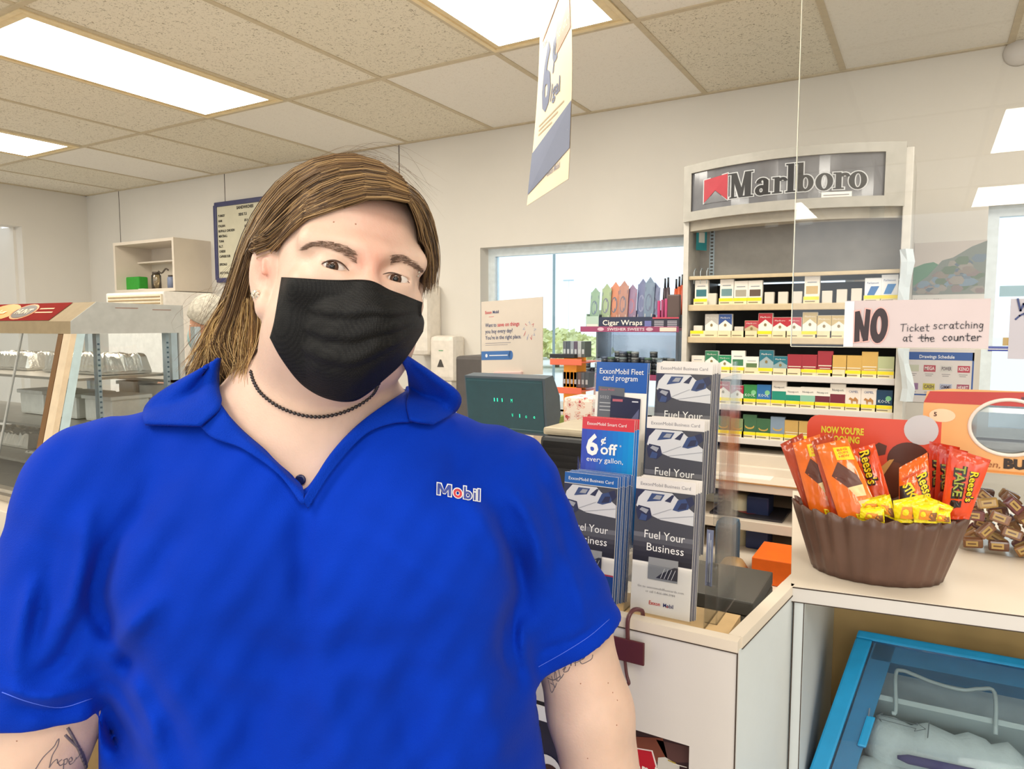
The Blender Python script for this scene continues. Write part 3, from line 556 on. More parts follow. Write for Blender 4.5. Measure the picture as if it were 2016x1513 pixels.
m.text(fr, 'you buy every day?', W_*.07, H_*.565, .012, nav, w=W_*.46, bold=.01); m.text(fr, "You're in the right place.", W_*.07, H_*.48, .012, nav, w=W_*.60, bold=.01)
m.rect(fr, W_*.07, H_*.425, W_*.5, H_*.432, gry); m.rect(fr, W_*.07, H_*.40, W_*.45, H_*.406, gry)
m.rect(fr, 0, H_*.2, W_*.50, H_*.32, hexm('3f6fae')); m.disc(fr, W_*.50, H_*.26, W_*.035, H_*.06, hexm('3f6fae')); m.rect(fr, W_*.14, H_*.255, W_*.45, H_*.268, hexm('dfe4ee'), .0008); m.disc(fr, W_*.09, H_*.26, .005, .006, hexm('dfe4ee'), .0008, 8)
for k in range(9):
    a = k*2*math.pi/9; cx, cy = W_*.8+.017*math.cos(a), H_*.57+.019*math.sin(a); m.line(fr, [(cx, cy), (cx+.008*math.cos(a+.5), cy+.01*math.sin(a+.5)), (cx-.006*math.sin(a), cy+.006)], .0012, red_ if k % 2 else hexm('9aa4c4'))
m.build('card', sg); m = MB(); m.box(W_*.25, W_*.7, -.012, .01, -.02, .012, hexm('d8b9b4', .3), fr, bev=.003); q = fr(W_*.45, 0, -.03); m.tube([(q.x, q.y, .951), (q.x, q.y, q.z+.03)], .006, hexm('d8b9b4', .3)); m.box(q.x-.05, q.x+.05, q.y-.03, q.y+.03, .951, .957, hexm('d8b9b4', .3)); m.build('card_stand', sg)
# customer display
DY = 1.72
dl, dr = ony(922, 790, DY), ony(1076, 790, DY)
fr = plane_frame((dl.x, DY, ony(922, 845, DY).z), (dr.x-dl.x, .0, 0), (0, -.12, 1)); W_ = dr.x-dl.x; H_ = ony(922, 737, DY).z-ony(922, 845, DY).z
ds = thing('customer_display', (dl.x+W_/2, DY+.05, .95), 'dark teal pole display with green glowing characters beside the standing card', 'customer display')
m = MB(); shell = mat('display_shell', '46525c', .4); m.prism(lambda x, y, z=0: fr(z, x, -y), [(0, 0), (H_, 0), (H_, .05), (H_*.6, .085), (H_*.25, .085), (0, .06)], 0, W_+.004, shell)
m.rect(fr, .004, .006, W_-.004, H_-.006, mat('display_face', '1c4550', .12, coat=.4), .0012); m.line(fr, [(.004, .014), (W_-.006, .014)], .0012, hexm('6d8a90'), .002); m.line(fr, [(.008, H_-.012), (W_-.006, H_-.012)], .001, hexm('3f6f78'), .002); m.build('housing', ds)
led = mat('led_green', '30d8a8', .4, emit=1.2)
m = MB()
for t_, fx, fy in (('1', .38, .56), ('1', .42, .56), ('1', .48, .56), ('M', .60, .56), ('W', .60, .30), ('l', .69, .30), ('o', .77, .30), ('e', .87, .30)):
    m.text(fr, t_, W_*fx, H_*fy, .0105, led, w=.0052 if t_ not in '1l' else .003, al='c', z=.0022)
m.build('lit_characters', ds)
m = MB(); q = fr(W_*.55, 0, -.03); m.tube([(q.x, q.y, .95), (q.x, q.y, q.z)], .016, shell, 12); m.box(q.x-.07, q.x+.07, q.y-.05, q.y+.05, .95, .965, shell, bev=.004); m.build('pole', ds)
# receipt printer
PY = 1.55
m = MB(); x0, x1 = ony(1062, 880, PY).x, ony(1142, 880, PY).x+.03; zt_ = ony(1100, 845, PY).z
pr = thing('receipt_printer', ((x0+x1)/2, PY+.08, .95), 'black receipt printer with beige lid behind the brochure holder', 'printer')
m.box(x0, x1, PY, PY+.2, .95, zt_-.02, black_m, bev=.012); m.build('body', pr)
m = MB(); m.box(x0-.002, x1+.002, PY+.02, PY+.2, zt_-.02, zt_, mat('beige_lid', 'b8ab92', .4), bev=.008); m.build('lid', pr)
m = MB(); m.prism(lambda x, y, z=0: Vector((z, PY-x*.4-.002, zt_-.03-x)), [(0, -.012), (.06, -.012), (.06, 0), (0, 0)], x0+.012, x1-.012, mat('black_gloss', '26262a', .15)); m.build('paper_cover', pr)
# soap dispenser and towel dispenser on the wall
def disp(u0, u1, v0, v1, Y, label, soap):
    a, b = ony(u0, v0, Y), ony(u1, v1, Y); t = thing('soap_dispenser' if soap else 'towel_dispenser', ((a.x+b.x)/2, WALL, b.z), label, 'dispenser'); m = MB()
    m.box(a.x, b.x, Y, WALL, b.z+(.06 if soap else 0), a.z, mat('warm_white_plastic', 'e6ded2', .3), bev=.03); m.build('housing', t)
    if soap:
        m = MB(); cx = (a.x+b.x)/2; m.box(a.x+.02, b.x-.02, Y+.01, WALL-.01, b.z, b.z+.07, mat('clear_grey', 'cfc8bc', .2), bev=.02); m.build('push_lever', t)
        m = MB(); f2 = front_frame(cx-.03, Y-.001, (a.z+b.z)/2-.02); m.poly(f2, [(0, 0), (.05, 0), (.03, .045), (.02, .045)], hexm('4a4744')); m.build('level_window', t); m = MB(); m.rect(f2, .012, .095, .045, .101, hexm('7fae86')); m.build('green_print', t)
disp(845, 893, 660, 772, 3.42, 'white wall soap dispenser with a dark triangular window, left of the big window', True)
disp(800, 842, 560, 700, 3.40, 'white rounded dispenser on the wall just behind the person\'s head', False)
m = MB(); a, b = ony(896, 700, 2.6), ony(950, 790, 2.6); m.box(a.x, b.x, 2.6, 2.85, .95, a.z, mat('monitor_dark', '4b4644', .5), bev=.015); tag(m.build('register_monitor'), 'dark rounded back of a monitor beside the soap dispenser', 'monitor')
# ================================================================ things on the walls
# landscape calendar
CYY = WALL-.004
a, b = ony(1801, 478, CYY), ony(1937, 598, CYY); fr = front_frame(a.x, CYY, b.z-.0); W_ = b.x-a.x; H_ = a.z-b.z
m = MB(); m.box(0, W_, 0, H_, -.003, 0, hexm('ddd9d2'), fr); y0 = H_*.16
m.rect(fr, 0, y0, W_, H_*.995, hexm('c9bfb6'), .0005)
m.poly(fr, [(0, y0), (W_, y0), (W_, H_*.98), (W_*.8, H_*.9), (W_*.55, H_*.74), (W_*.4, H_*.70), (W_*.2, H_*.45), (0, H_*.3)], hexm('7e857c'), .0008)
m.poly(fr, [(0, y0), (W_*.35, y0), (W_*.38, H_*.62), (W_*.28, H_*.68), (W_*.15, H_*.66), (0, H_*.6)], hexm('5f8a6c'), .0007)
rr = random.Random(3)
for k in range(70):
    t_ = rr.random(); x = W_*(.03+.94*rr.random()); top = y0+(H_*.75)*(x/W_)**.9*.95; y = y0+.01+(max(top-y0, .02))*rr.random(); s_ = .012+.022*rr.random()
    if y < H_*.9: m.poly(fr, [(min(max(x+s_*math.cos(q*1.05)*(.7+.5*rr.random()), 0), W_), max(y0, y+s_*.6*math.sin(q*1.05))) for q in range(6)], hexm(rr.choice(['8f8478', '6f7f8c', '5f6f7c', '9a9288', '66785f', '7b8fa0', '8c7c78'])), .001+.00001*k)
m.text(fr, 'November 2021', W_*.03, H_*.05, .012, hexm('7d7a76'), w=W_*.38); tag(m.build('wall_calendar'), 'wall calendar with a rocky green mountainside photo, right of the cigarette rack', 'calendar')
# drawing schedule
a, b = ony(1790, 692, CYY), ony(1914, 782, CYY); W_ = b.x-a.x+.02; H_ = a.z-b.z; fr = front_frame(a.x-.02, CYY, b.z); m = MB(); bl_ = hexm('3f62a8')
m.box(0, W_, -.03, H_+.09, -.002, 0, hexm('e2dcda'), fr); m.rect(fr, 0, H_*.82, W_, H_, bl_); m.rect(fr, 0, 0, W_, .006, bl_); m.rect(fr, W_-.006, 0, W_, H_, bl_)
m.text(fr, 'Drawings Schedule', W_*.48, H_*.86, .014, hexm('e9ecf4'), w=W_*.5, al='c', bold=.02, z=.001)
for r in range(2):
    for q, (c_, t_) in enumerate(((('c9cbb8', ''), ('b8505e', 'MEGA'), ('d9d6d2', 'POWER'), ('c0485c', 'KENO')), (('9a7aa0', ''), ('cfc25a', 'CASH'), ('b9bfd6', 'GIMME'), ('a8506a', 'HEART')))[r]):
        x = W_*(.06+.24*q); y = H_*(.55-.42*r); m.rect(fr, x, y, x+W_*.17, y+H_*.15, hexm(c_), .0006)
        if t_: m.text(fr, t_, x+W_*.085, y+H_*.04, H_*.08, hexm('5a4a5c' if c_[0] in 'dbc' and c_[1] in '9f' else 'efe6e6'), w=W_*.14, al='c', bold=.02, z=.001)
        m.rect(fr, x+W_*.02, y-H_*.06, x+W_*.14, y-H_*.045, hexm('a39da0'), .0006); m.rect(fr, x+W_*.03, y-H_*.1, x+W_*.12, y-H_*.085, hexm('a39da0'), .0006)
m.text(fr, 'lottery results posted daily', W_*.5, H_+.05, .008, hexm('9d979a'), w=W_*.3, al='c'); tag(m.build('drawing_schedule'), 'printed lottery drawing schedule with a blue header under the calendar', 'poster')
# crumpled pale plastic strip hanging on the rack's right edge
m = MB(); cr = hexm('cdd8de', .2); rr = random.Random(5)
pts = [ony(1783+4*math.sin(k*1.3), 490+k*25, 2.74) for k in range(13)]; w2 = .014
vs = []
for k, p in enumerate(pts): vs += [p+Vector((-w2-rr.random()*.006, rr.random()*.012, 0)), p+Vector((0, -.008-rr.random()*.01, 0)), p+Vector((w2+rr.random()*.008, rr.random()*.012, 0))]
m.add(vs, [(3*k+i, 3*k+i+1, 3*k+4+i, 3*k+3+i) for k in range(12) for i in range(2)], cr)
tag(m.build('crumpled_plastic'), 'crumpled pale blue plastic strip hanging down the right edge of the cigarette rack', 'plastic wrap')
# round detector high on the wall
p = ony(2008, 98, WALL-.03); m = MB(); m.lathe((p.x, WALL-.002, p.z), [(.055, 0), (.052, .012), (.035, .03), (.01, .034)], white_m, 24, (0, -1, 0)); o = m.build('alarm_detector')
m2 = MB(); m2.disc(front_frame(p.x, WALL-.034, p.z), 0, 0, .012, .009, hexm('6f6a62'), .001); m2.build('sensor_window', o); tag(o, 'round white detector high on the wall at the far right', 'detector')
# small things on the second window sill
p = ony(1950, 690, WALL-.02)
for u0, u1, v0, v1, c_, nm, lab in ((1945, 1998, 681, 691, '2436a8', 'blue_sticker', 'blue strip sticker across the right window'), (1974, 1990, 664, 680, 'c9a23c', 'yellow_tag', 'small yellow sticker above the blue strip in the right window'), (1968, 2016, 563, 583, '9fc4d2', 'blue_label', 'pale blue label in the right window')):
    a, b = ony(u0, v0, WALL+.1), ony(u1, v1, WALL+.1); m = MB(); m.box(a.x, b.x, WALL+.086, WALL+.089, b.z, a.z, hexm(c_)); tag(m.build(nm), lab, 'sticker')
# open box cupboard with its contents
a = ony(222, 474, 3.24); b = ony(345, 572, 3.24); x0, x1, z1, z0 = a.x, b.x, ony(345, 466, 3.24).z, b.z; th = .022
cp = thing('wall_cupboard', ((x0+x1)/2, 3.4, z0), 'white open box cupboard on the back wall holding a green tub and jars', 'cupboard')
m = MB(); m.box(x0, x1, 3.24, WALL, z1-th, z1, cream_m); m.box(x0, x1, 3.24, WALL, z0, z0+th, cream_m); m.box(x0, x0+th, 3.24, WALL, z0+th, z1-th, cream_m); m.box(x1-th, x1, 3.24, WALL, z0+th, z1-th, cream_m); m.box(x0+th, x1-th, WALL-.01, WALL-.002, z0+th, z1-th, cream_m); m.build('body', cp)
m = MB(); m.box(x0+th, x1-th, 3.42, WALL-.01, z0+.62*(z1-z0), z0+.65*(z1-z0), cream_m); m.build('shelf', cp)
def inb(u, Y): return ony(u, 555, Y).x
zb = z0+th+.001
m = MB(); m.box(inb(240, 3.32), inb(273, 3.32), 3.32, 3.40, zb, zb+.105, mat('green_tub', '2f9a2f', .45), bev=.012); tag(m.build('green_tub'), 'bright green tub inside the wall cupboard', 'tub')
for i, (u, h, r, c_, lb) in enumerate(((308, .13, .035, 'b9ab90', 'clear jar with a dark lid in the middle of the wall cupboard'), (338, .10, .03, '7c86a0', 'blue-grey jar at the right side of the wall cupboard'))):
    m = MB(); x = inb(u, 3.34); m.lathe((x, 3.34, zb), [(r, 0), (r, h*.8), (r*.7, h*.92)], clear('jar_glass', 'e6dcc4', .85, 1, .05, .1) if i == 0 else hexm(c_), 18); o = m.build('jar'); m2 = MB(); m2.lathe((x, 3.34, zb+h*.9), [(r*.8, 0), (r*.8, h*.12)], hexm('4d4238'), 16); m2.build('lid', o); tag(o, lb, 'jar')
m = MB(); x = inb(320, 3.34); m.tube(bez([(x-.03, 3.33, zb+.135), (x+.01, 3.33, zb+.12), (x+.06, 3.33, zb+.15), (x+.09, 3.33, zb+.14)], 5), .006, hexm('4d4238')); tag(m.build('ladle'), 'dark curved utensil lying over the jars in the wall cupboard', 'utensil')
m = MB(); x = inb(283, 3.3); m.box(x-.04, x+.03, 3.28, 3.36, zb, zb+.006, card_w); tag(m.build('paper_stack'), 'white papers beside the green tub in the cupboard', 'paper')
# tall white freezer with a vent grille
a = ony(208, 575, 2.95); b = ony(335, 900, 2.95); t = thing('upright_freezer', ((a.x+b.x)/2, 3.2, 0), 'tall white freezer with a louvred vent under the wall cupboard', 'freezer')
zt = ony(335, 572, 2.95).z; m = MB(); m.box(a.x, b.x, 2.95, 3.5, 0, zt, mat('freezer_white', 'f3eee6', .3), bev=.01); m.build('body', t)
m = MB(); xa, xb = ony(213, 585, 2.94).x, ony(318, 585, 2.94).x; m.box(xa, xb, 2.935, 2.949, zt-.12, zt-.02, mat('vent_cream', 'e9dcc4', .5))
for k in range(4): m.box(xa+.01, xb-.01, 2.93, 2.935, zt-.105+k*.022, zt-.098+k*.022, hexm('a98f66'))
m.build('vent_grille', t)
# menu letter board
a = ony(425, 398, WALL-.03); b = ony(433, 556, WALL-.03); x0, x1, z0, z1 = ony(421, 480, WALL-.03).x, ony(640, 420, WALL-.03).x, b.z, a.z
t = thing('menu_board', ((x0+x1)/2, WALL, z0), 'letter board menu with a dark blue frame on the wall behind the person\'s head', 'menu board'); nv = mat('navy_frame', '3f4168', .4)
m = MB(); m.box(x0, x0+.035, WALL-.03, WALL-.002, z0+.02, z1-.02, nv, bev=.008); m.box(x1-.035, x1, WALL-.03, WALL-.002, z0+.02, z1-.02, nv, bev=.008); m.box(x0+.012, x1-.012, WALL-.03, WALL-.002, z1-.035, z1, nv, bev=.008); m.box(x0+.012, x1-.012, WALL-.03, WALL-.002, z0, z0+.035, nv, bev=.008); m.build('frame', t)
m = MB(); m.box(x0+.03, x1-.03, WALL-.02, WALL-.003, z0+.03, z1-.03, hexm('d3cdb4', .5)); fr = front_frame(x0+.035, WALL-.0202, z0+.03); H_ = z1-z0-.06; K_ = hexm('3b372f')
for i, (s_, f_) in enumerate((('TURKEY', .87), ('HAM', .80), ('ITALIAN', .73), ('BUFFALO CHICKEN', .66), ('MEATBALL', .59), ('TUNA', .52), ('B.L.T.', .45), ('CHEESE', .38), ('CAPRESE SUB', .31), ('SPECIALS', .2), ('HOT DOG 2', .08))):
    m.text(fr, s_, .012, H_*f_-.01, .016, K_, bold=.05, sx=.9)
m.text(fr, 'SANDWICHES', .22, H_*.955-.012, .02, K_, bold=.05); m.text(fr, 'SIDE 7.5', .24, H_*.86-.01, .018, K_, bold=.05)
for i in range(7): m.text(fr, '$5.9', .3, H_*(.78-.08*i)-.01, .015, K_, bold=.05)
m.build('letter_panel', t)
# ================================================================ front counter
TOP = 1.06; FYC = .985
cf = thing('front_counter', (-.55, FYC, 0), 'white laminate counter box with cream top edges in front of the brochure holder', 'counter')
hx1_ = ony(1357, 1468, FYC).x; hzt = ony(1357, 1468, FYC).z; hx0_ = -1.0; E_ = .02; xr = -.212
m = MB(); m.box(hx1_, xr, FYC, FYC+.016, 0, TOP-.016, white_m); m.box(-1.2, hx1_, FYC, FYC+.016, hzt, TOP-.016, white_m); m.box(-1.2, hx1_, FYC, FYC+.016, 0, hzt-.42, white_m); m.build('front_panel', cf)
m = MB(); m.box(-1.2, xr, FYC-.001, FYC+.019, TOP-.016, TOP, cream_m); m.box(-1.2, xr, FYC-.0018, FYC-.001, TOP-.0175, TOP-.016, dark_line); m.box(xr-.001, xr+.0006, FYC-.0016, FYC, 0, TOP-.016, dark_line); m.build('edge_strip', cf)
c1, c2 = Vector((xr, FYC, 0)), Vector((-.180, 1.262, 0)); dv = (c2-c1).normalized(); nv_ = Vector((-dv.y, dv.x, 0)); L_s = (c2-c1).length
sf = lambda x, y, z=0: c1+dv*x+nv_*z+Vector((0, 0, y))
m = MB(); m.box(0.004, L_s, 0, TOP-.016, .001, .018, mat('side_laminate', 'ccd2d4', .4, var=.01), sf); m.build('side_panel', cf)
m = MB(); m.box(.018, L_s, TOP-.016, TOP, 0, .020, cream_m, sf); m.box(L_s, L_s+.16, TOP-.016, TOP-.0005, 0, .020, cream_m, sf); m.box(.018, L_s, TOP-.0175, TOP-.016, -.0008, 0, dark_line, sf); m.build('edge_strip', cf)
m = MB(); m.box(-1.2, xr-.02, FYC+.02, 1.35, TOP-.10, TOP-.085, cream_m); m.build('inner_shelf', cf)
# brochure ledge directly behind the edge
m = MB(); m.box(-1.2, -.233, FYC+.02, FYC+.11, TOP-.03, TOP-.006, mat('wood_ledge', 'c9a878', .5)); m.build('ledge', cf)
# display in the opening of the front panel
m = MB(); fr = front_frame(-1.19, FYC+.03, hzt-.42); W_ = hx1_+1.19; m.box(0, W_, 0, .42, -.01, 0, hexm('3a2226'), fr)
def pp(u, v): q = ony(u, v, FYC+.03); return (q.x+1.19, q.z-hzt+.42)
m.poly(fr, [pp(1230, 1448), pp(1230, 1480), pp(1290, 1500), pp(1315, 1495), pp(1305, 1452)][::-1], hexm('7a4030')); m.poly(fr, [pp(1292, 1455), pp(1316, 1500), pp(1360, 1500), pp(1360, 1470)], hexm('5a3a38'))
m.poly(fr, [pp(1200, 1462), pp(1285, 1476), pp(1294, 1507), pp(1284, 1540), pp(1200, 1530)], hexm('f0e0dc'), .0006); m.poly(fr, [pp(1200, 1464), pp(1283, 1478), pp(1291, 1507), pp(1282, 1537), pp(1200, 1527)], hexm('b8142a'), .001)
a = pp(1226, 1508); m.text(fr, 'ord', a[0]+.014, a[1], .021, hexm('f2e6e0'), w=.042, bold=.03, z=.0016, rot=-.1)
m.poly(fr, [pp(1296, 1490), pp(1310, 1489), pp(1338, 1506), pp(1340, 1560), pp(1290, 1560)][::-1], hexm('cfcac2'), .0008)
m.line(fr, [pp(1316, 1495), pp(1330, 1501)], .002, hexm('b09a3c'), .0012); m.line(fr, [pp(1326, 1502), pp(1352, 1509)], .0015, hexm('e9e2d8'), .0012)
b = pp(1078, 1513); m.box(b[0]-.2, b[0]+.045, 0, .42, 0, .002, hexm('15143a'), fr); m.disc(fr, b[0]+.0, b[1]+.005, .026, .022, hexm('e0dfe6'), .003, 20); m.disc(fr, b[0]+.006, b[1]-.004, .018, .016, hexm('3a1a20'), .0034, 20); m.rect(fr, b[0]-.012, b[1]-.012, b[0]+.03, b[1], hexm('d0202a'), .004)
m.add([fr(*pp(1090, 1437), .003), fr(*pp(1108, 1440), .003), fr(*pp(1088, 1448), .003)], [(2, 1, 0)], hexm('f2e8c8'))
tag(m.build('poster_insert'), 'dark brown printed insert with a red badge ending in ord in the counter opening', 'poster')
m = MB(); q = ony(1066, 1392, FYC); m.box(q.x-.15, q.x+.03, FYC-.004, FYC-.001, q.z-.02, q.z+.004, hexm('f0f2f8')); tag(m.build('paper_strip'), 'white paper strip on the counter front behind the person\'s arm', 'paper')
# brown hook with a plate
hk = mat('brown_enamel', '54282c', .3); p0 = ony(1237, 1240, FYC-.005); t = thing('counter_hook', (p0.x, FYC, p0.z), 'dark maroon hook hanging over the counter edge with a blank plate', 'hook')
m = MB(); x = ony(1237, 1240, FYC-.006).x; m.tube(bez([(x+.012, FYC+.024, TOP-.004), (x+.012, FYC+.018, TOP+.008), (x+.004, FYC+.004, TOP+.012), (x, FYC-.008, TOP+.001), (x, FYC-.008, TOP-.03), (x, FYC-.006, TOP-.06)], 6), .0034, hk); m.build('hook', t)
a, b = ony(1206, 1258, FYC-.01), ony(1269, 1310, FYC-.01); m = MB(); m.box(a.x, b.x, FYC-.013, FYC-.009, b.z, ony(1266, 1264, FYC-.01).z, hk, bev=.0019); m.build('plate', t)
m = MB(); q = ony(1238, 1338, FYC-.01); m.tube(bez([(q.x-.01, FYC-.008, q.z+.05), (q.x-.004, FYC-.010, q.z+.01), (q.x+.001, FYC-.012, q.z-.004), (q.x-.006, FYC-.012, q.z-.006)], 5), .0025, hk); m.build('lower_hook', t)
# -------------------------------- right counter
Pa = Vector((-.184, 1.250, 0)); Pb = Vector((.143, 1.300, 0)); d1 = (Pb-Pa).normalized(); n1 = Vector((-d1.y, d1.x, 0))
rc = thing('right_counter', Pa+d1*.6, 'white laminate counter on the right carrying the candy basket', 'counter'); rf = lambda x, y, z=0: Pa+d1*x+n1*y+Vector((0, 0, z))
m = MB(); m.box(0, 1.3, 0, .75, TOP-.026, TOP, cream_m, rf); m.box(0, 1.3, -.0008, 0, TOP-.0265, TOP-.001, white_m, rf); m.box(0, 1.3, -.0014, -.0008, TOP-.003, TOP-.001, dark_line, rf); m.box(0, 1.3, -.0014, -.0008, TOP-.0275, TOP-.026, dark_line, rf); m.build('worktop', rc)
m = MB(); q4 = [Pa, Pa+n1*.6, c2+dv*.6-nv_*0, c2]; m.add([Vector((q.x, q.y, TOP-.0008)) for q in q4]+[Vector((q.x, q.y, TOP-.016)) for q in q4], [(3, 2, 1, 0), (4, 5, 6, 7), (0, 1, 5, 4), (2, 3, 7, 6)], cream_m); m.build('filler_strip', rc)
m = MB(); m.box(Pa.x+.004, Pa.x+.022, Pa.y+.004, 1.76, 0, TOP-.026, mat('side_laminate')); m.box(.0045, .006, .0005, .002, 0, TOP-.027, dark_line, rf); m.box(.0205, .022, .0005, .002, 0, TOP-.027, dark_line, rf); m.build('side_panel', rc)
m = MB(); m.box(Pa.x+.022, 1.2, 1.745, 1.757, 0, TOP-.026, mat('bare_plywood', 'd6b57c', .7, var=.25, scale=5)); m.build('back_panel', rc)
# -------------------------------- slanted blue chest with a clear lid
A = ony(1690, 1241, 1.545); B = ony(1594, 1513, 1.33); dn = (B-A); dn = dn/dn.length; exx = Vector((d1.x, d1.y, 0)); exx = Vector((1, .05, 0)).normalized(); nn = exx.cross(-dn).normalized()
LW, LH = .62, .37
lf = lambda x, y, z=0: A+exx*x+dn*y+nn*z
blue = mat('cooler_blue', '1490c8', .35); blue2 = mat('cooler_inner_blue', '3f9fd4', .45)
ch = thing('cooler_chest', (A+exx*.3+dn*.2), 'bright blue chest with a sloping clear lid under the right counter', 'cooler'); ch.location.z = 0
fw = .03; m = MB(); m.box(0, LW, 0, fw*.6, -.03, .006, blue, lf, bev=.004); m.box(0, fw, fw*.6, LH, -.03, .006, blue, lf, bev=.004); m.box(LW-fw, LW, fw*.6, LH, -.03, .006, blue, lf, bev=.004); m.box(fw, LW-fw, LH-fw, LH, -.03, .006, blue, lf, bev=.004); m.build('lid_frame', ch)
m = MB(); m.box(fw+.003, fw+.04, fw*.6, LH-fw, -.01, -.004, blue2, lf); m.box(fw+.006, LW-fw, fw*.6, fw*.6+.035, -.01, -.004, blue2, lf); m.box(fw+.03, fw+.045, .17, .23, -.004, .004, blue, lf, bev=.003); m.build('inner_rim', ch)
m = MB(); m.box(fw, LW-fw, fw*.6, LH-fw, .0, .003, clear('lid_clear', 'f4fafc', .97, 1.0, .03, .02), lf)
def lp(u, v):
    r = ray(u, v); t = (A-CAM).dot(nn)/r.dot(nn); q = CAM+r*t-A; a, b, c = q.dot(exx), q.dot(dn), exx.dot(dn); return ((a-c*b)/(1-c*c), (b-c*a)/(1-c*c))
dk = hexm('46545c'); lf2 = lambda x, y, z=0: lf(x, y, z+.003)
ar = [lp(1725, 1410), lp(1738, 1404), lp(1735, 1409), lp(1806, 1428), lp(1804, 1423), lp(1822, 1436), lp(1800, 1440), lp(1803, 1435), lp(1732, 1416), lp(1735, 1421), lp(1725, 1410)]
m.line(lf2, ar, .0012, dk); m.line(lf2, [lp(1829, 1420), lp(1826, 1453)], .0018, dk); m.line(lf2, [lp(1712, 1395), lp(1708, 1425)], .0022, hexm('5f6f80')); m.build('clear_lid', ch)
m = MB(); m.box(0, LW, 0, .012, -.14, -.03, blue2, lf); m.box(0, .012, .012, LH, -.14, -.03, blue2, lf); m.box(LW-.012, LW, .012, LH, -.14, -.03, blue2, lf); m.box(.012, LW-.012, LH-.012, LH, -.14, -.03, blue2, lf); m.box(.0, LW, 0, LH, -.15, -.14, mat('liner_white', 'dfe6e8', .6), lf); m.build('tub', ch); m = MB(); zb2 = lf(0, LH, -.16).z; m.box(A.x-.02, A.x+.60, 1.34, 1.70, .02, zb2-.01, blue2, bev=.01); m.box(A.x, A.x+.04, 1.4, 1.6, 0, .02, black_m); m.box(A.x+.52, A.x+.56, 1.4, 1.6, 0, .02, black_m); m.build('chest_body', ch); m = MB(); m.box(A.x+.02, A.x+.5, 1.42, 1.62, zb2-.01, zb2+.03, blue2); m.build('lid_support', ch)
fz = mat('frosty_white', 'e9eef0', .9, var=.05, scale=60, bump=.6, bscale=160)
m = MB(); m.box(.05, LW-.02, .115, .125, -.16, -.02, hexm('dfe8ea'), lf); tag(m.build('white_divider'), 'white board standing inside the blue chest under the clear lid', 'board')
def roll(x0, x1, y, z, r, lab):
    m = MB(); n = 12
    m.tube([lf(x0+(x1-x0)*k/n, y+.004*math.sin(k*2.1), z+.003*math.sin(k*1.3)) for k in range(n+1)], [r*(.55 if k in (0, n) else .9+.07*math.sin(k*1.7)) for k in range(n+1)], fz, 20)
    return tag(m.build('frosted_roll'), lab, 'frozen food', 'frosted white rolls in the blue chest')
roll(.07, .31, .19, -.062, .052, 'fluffy white frosted roll behind, nearest the wire handle in the blue chest'); roll(.33, .58, .2, -.062, .052, 'fluffy white frosted roll at the far right of the blue chest'); roll(.06, .36, .272, -.066, .052, 'fluffy white frosted roll with a purple stripe in the blue chest')
m = MB(); q0, q1 = lp(1770, 1475), lp(1950, 1513); m.tube([lf(q0[0]+(q1[0]-q0[0])*k/8, q0[1]+(q1[1]-q0[1])*k/8+.01, -.010) for k in range(9)], [.003]+[.008]*7+[.003], mat('purple_ink', '57528f', .8), 10); tag(m.build('purple_strip'), 'purple strip lying on a white frosted roll in the blue chest', 'strip')
m = MB(); W3 = [lp(1756, 1398), lp(1764, 1392), lp(1764, 1322), lp(1776, 1314), lp(1800, 1322), lp(1840, 1338), lp(1895, 1352), lp(1930, 1350), lp(1960, 1358), lp(1962, 1440)]
m.tube(bez([lf(x, y, -.012) for x, y in W3], 5), .0036, mat('white_wire', 'd9e2e4', .3)); m.build('wire_handle', ch)
# -------------------------------- under-rack boards with papers and boxes
bc = rack; BX0, BX1 = RX0-.02, RX1+.028
def bz(v, Y): return ony(1510, v, Y).z
zt_, zm, zl = bz(952, 2.62), bz(1030, 2.62), bz(1160, 2.30)
m = MB(); m.box(BX0, BX1, 2.62, 2.775, bz(972, 2.62), zt_, cream_m, bev=.003); m.box(-.9, -.2, 2.616, 2.62, zt_-.006, zt_-.002, hexm('b98a54')); m.build('shelf', bc)
m = MB(); m.box(BX0, BX1, 2.62, 3.2, bz(1050, 2.62), zm, cream_m, bev=.003); m.build('shelf', bc)
m = MB(); m.box(BX0, BX1, 2.30, 3.2, zl-.02, zl, cream_m, bev=.003); m.build('shelf', bc)
m = MB(); m.box(BX0, BX1, 3.2, 3.21, 0, zt_-.02, hexm('3a3836')); m.build('base_back', bc)
m = MB(); q = ony(1475, 935, 2.75); m.box(q.x-.1, q.x+.09, 2.68, 2.82, zt_, zt_+.002, card_w); tag(m.build('paper_sheet'), 'white sheet of paper on the top board under the cigarette rack', 'paper')
m = MB(); q = ony(1480, 1015, 2.72); m.box(q.x-.14, q.x+.12, 2.65, 2.85, zm, zm+.008, hexm('2c2a30')); m.disc(plane_frame((q.x-.01, 2.72, zm+.008), (1, 0, 0), (0, 1, 0)), 0, .02, .05, .05, hexm('9a2c38'), .001); tag(m.build('magazine'), 'dark magazine with a red cover picture on the middle board', 'magazine')
oy = 2.34; a, b = ony(1480, 1100, oy), ony(1600, 1178, oy); m = MB(); m.box(a.x, b.x+.03, oy, oy+.2, zl+.001, ony(1480, 1096, oy).z, mat('orange_card', 'f26a10', .5), bev=.003); tag(m.build('orange_box'), 'bright orange cardboard box on the lowest board beside the front counter', 'box')
m = MB(); q = ony(1457, 1060, 2.75); m.lathe((q.x, 2.75, zl+.001), [(.035, 0), (.035, .17), (.02, .19)], hexm('e6e0c0'), 16); tag(m.build('white_canister'), 'white and yellow canister behind the orange box', 'canister')
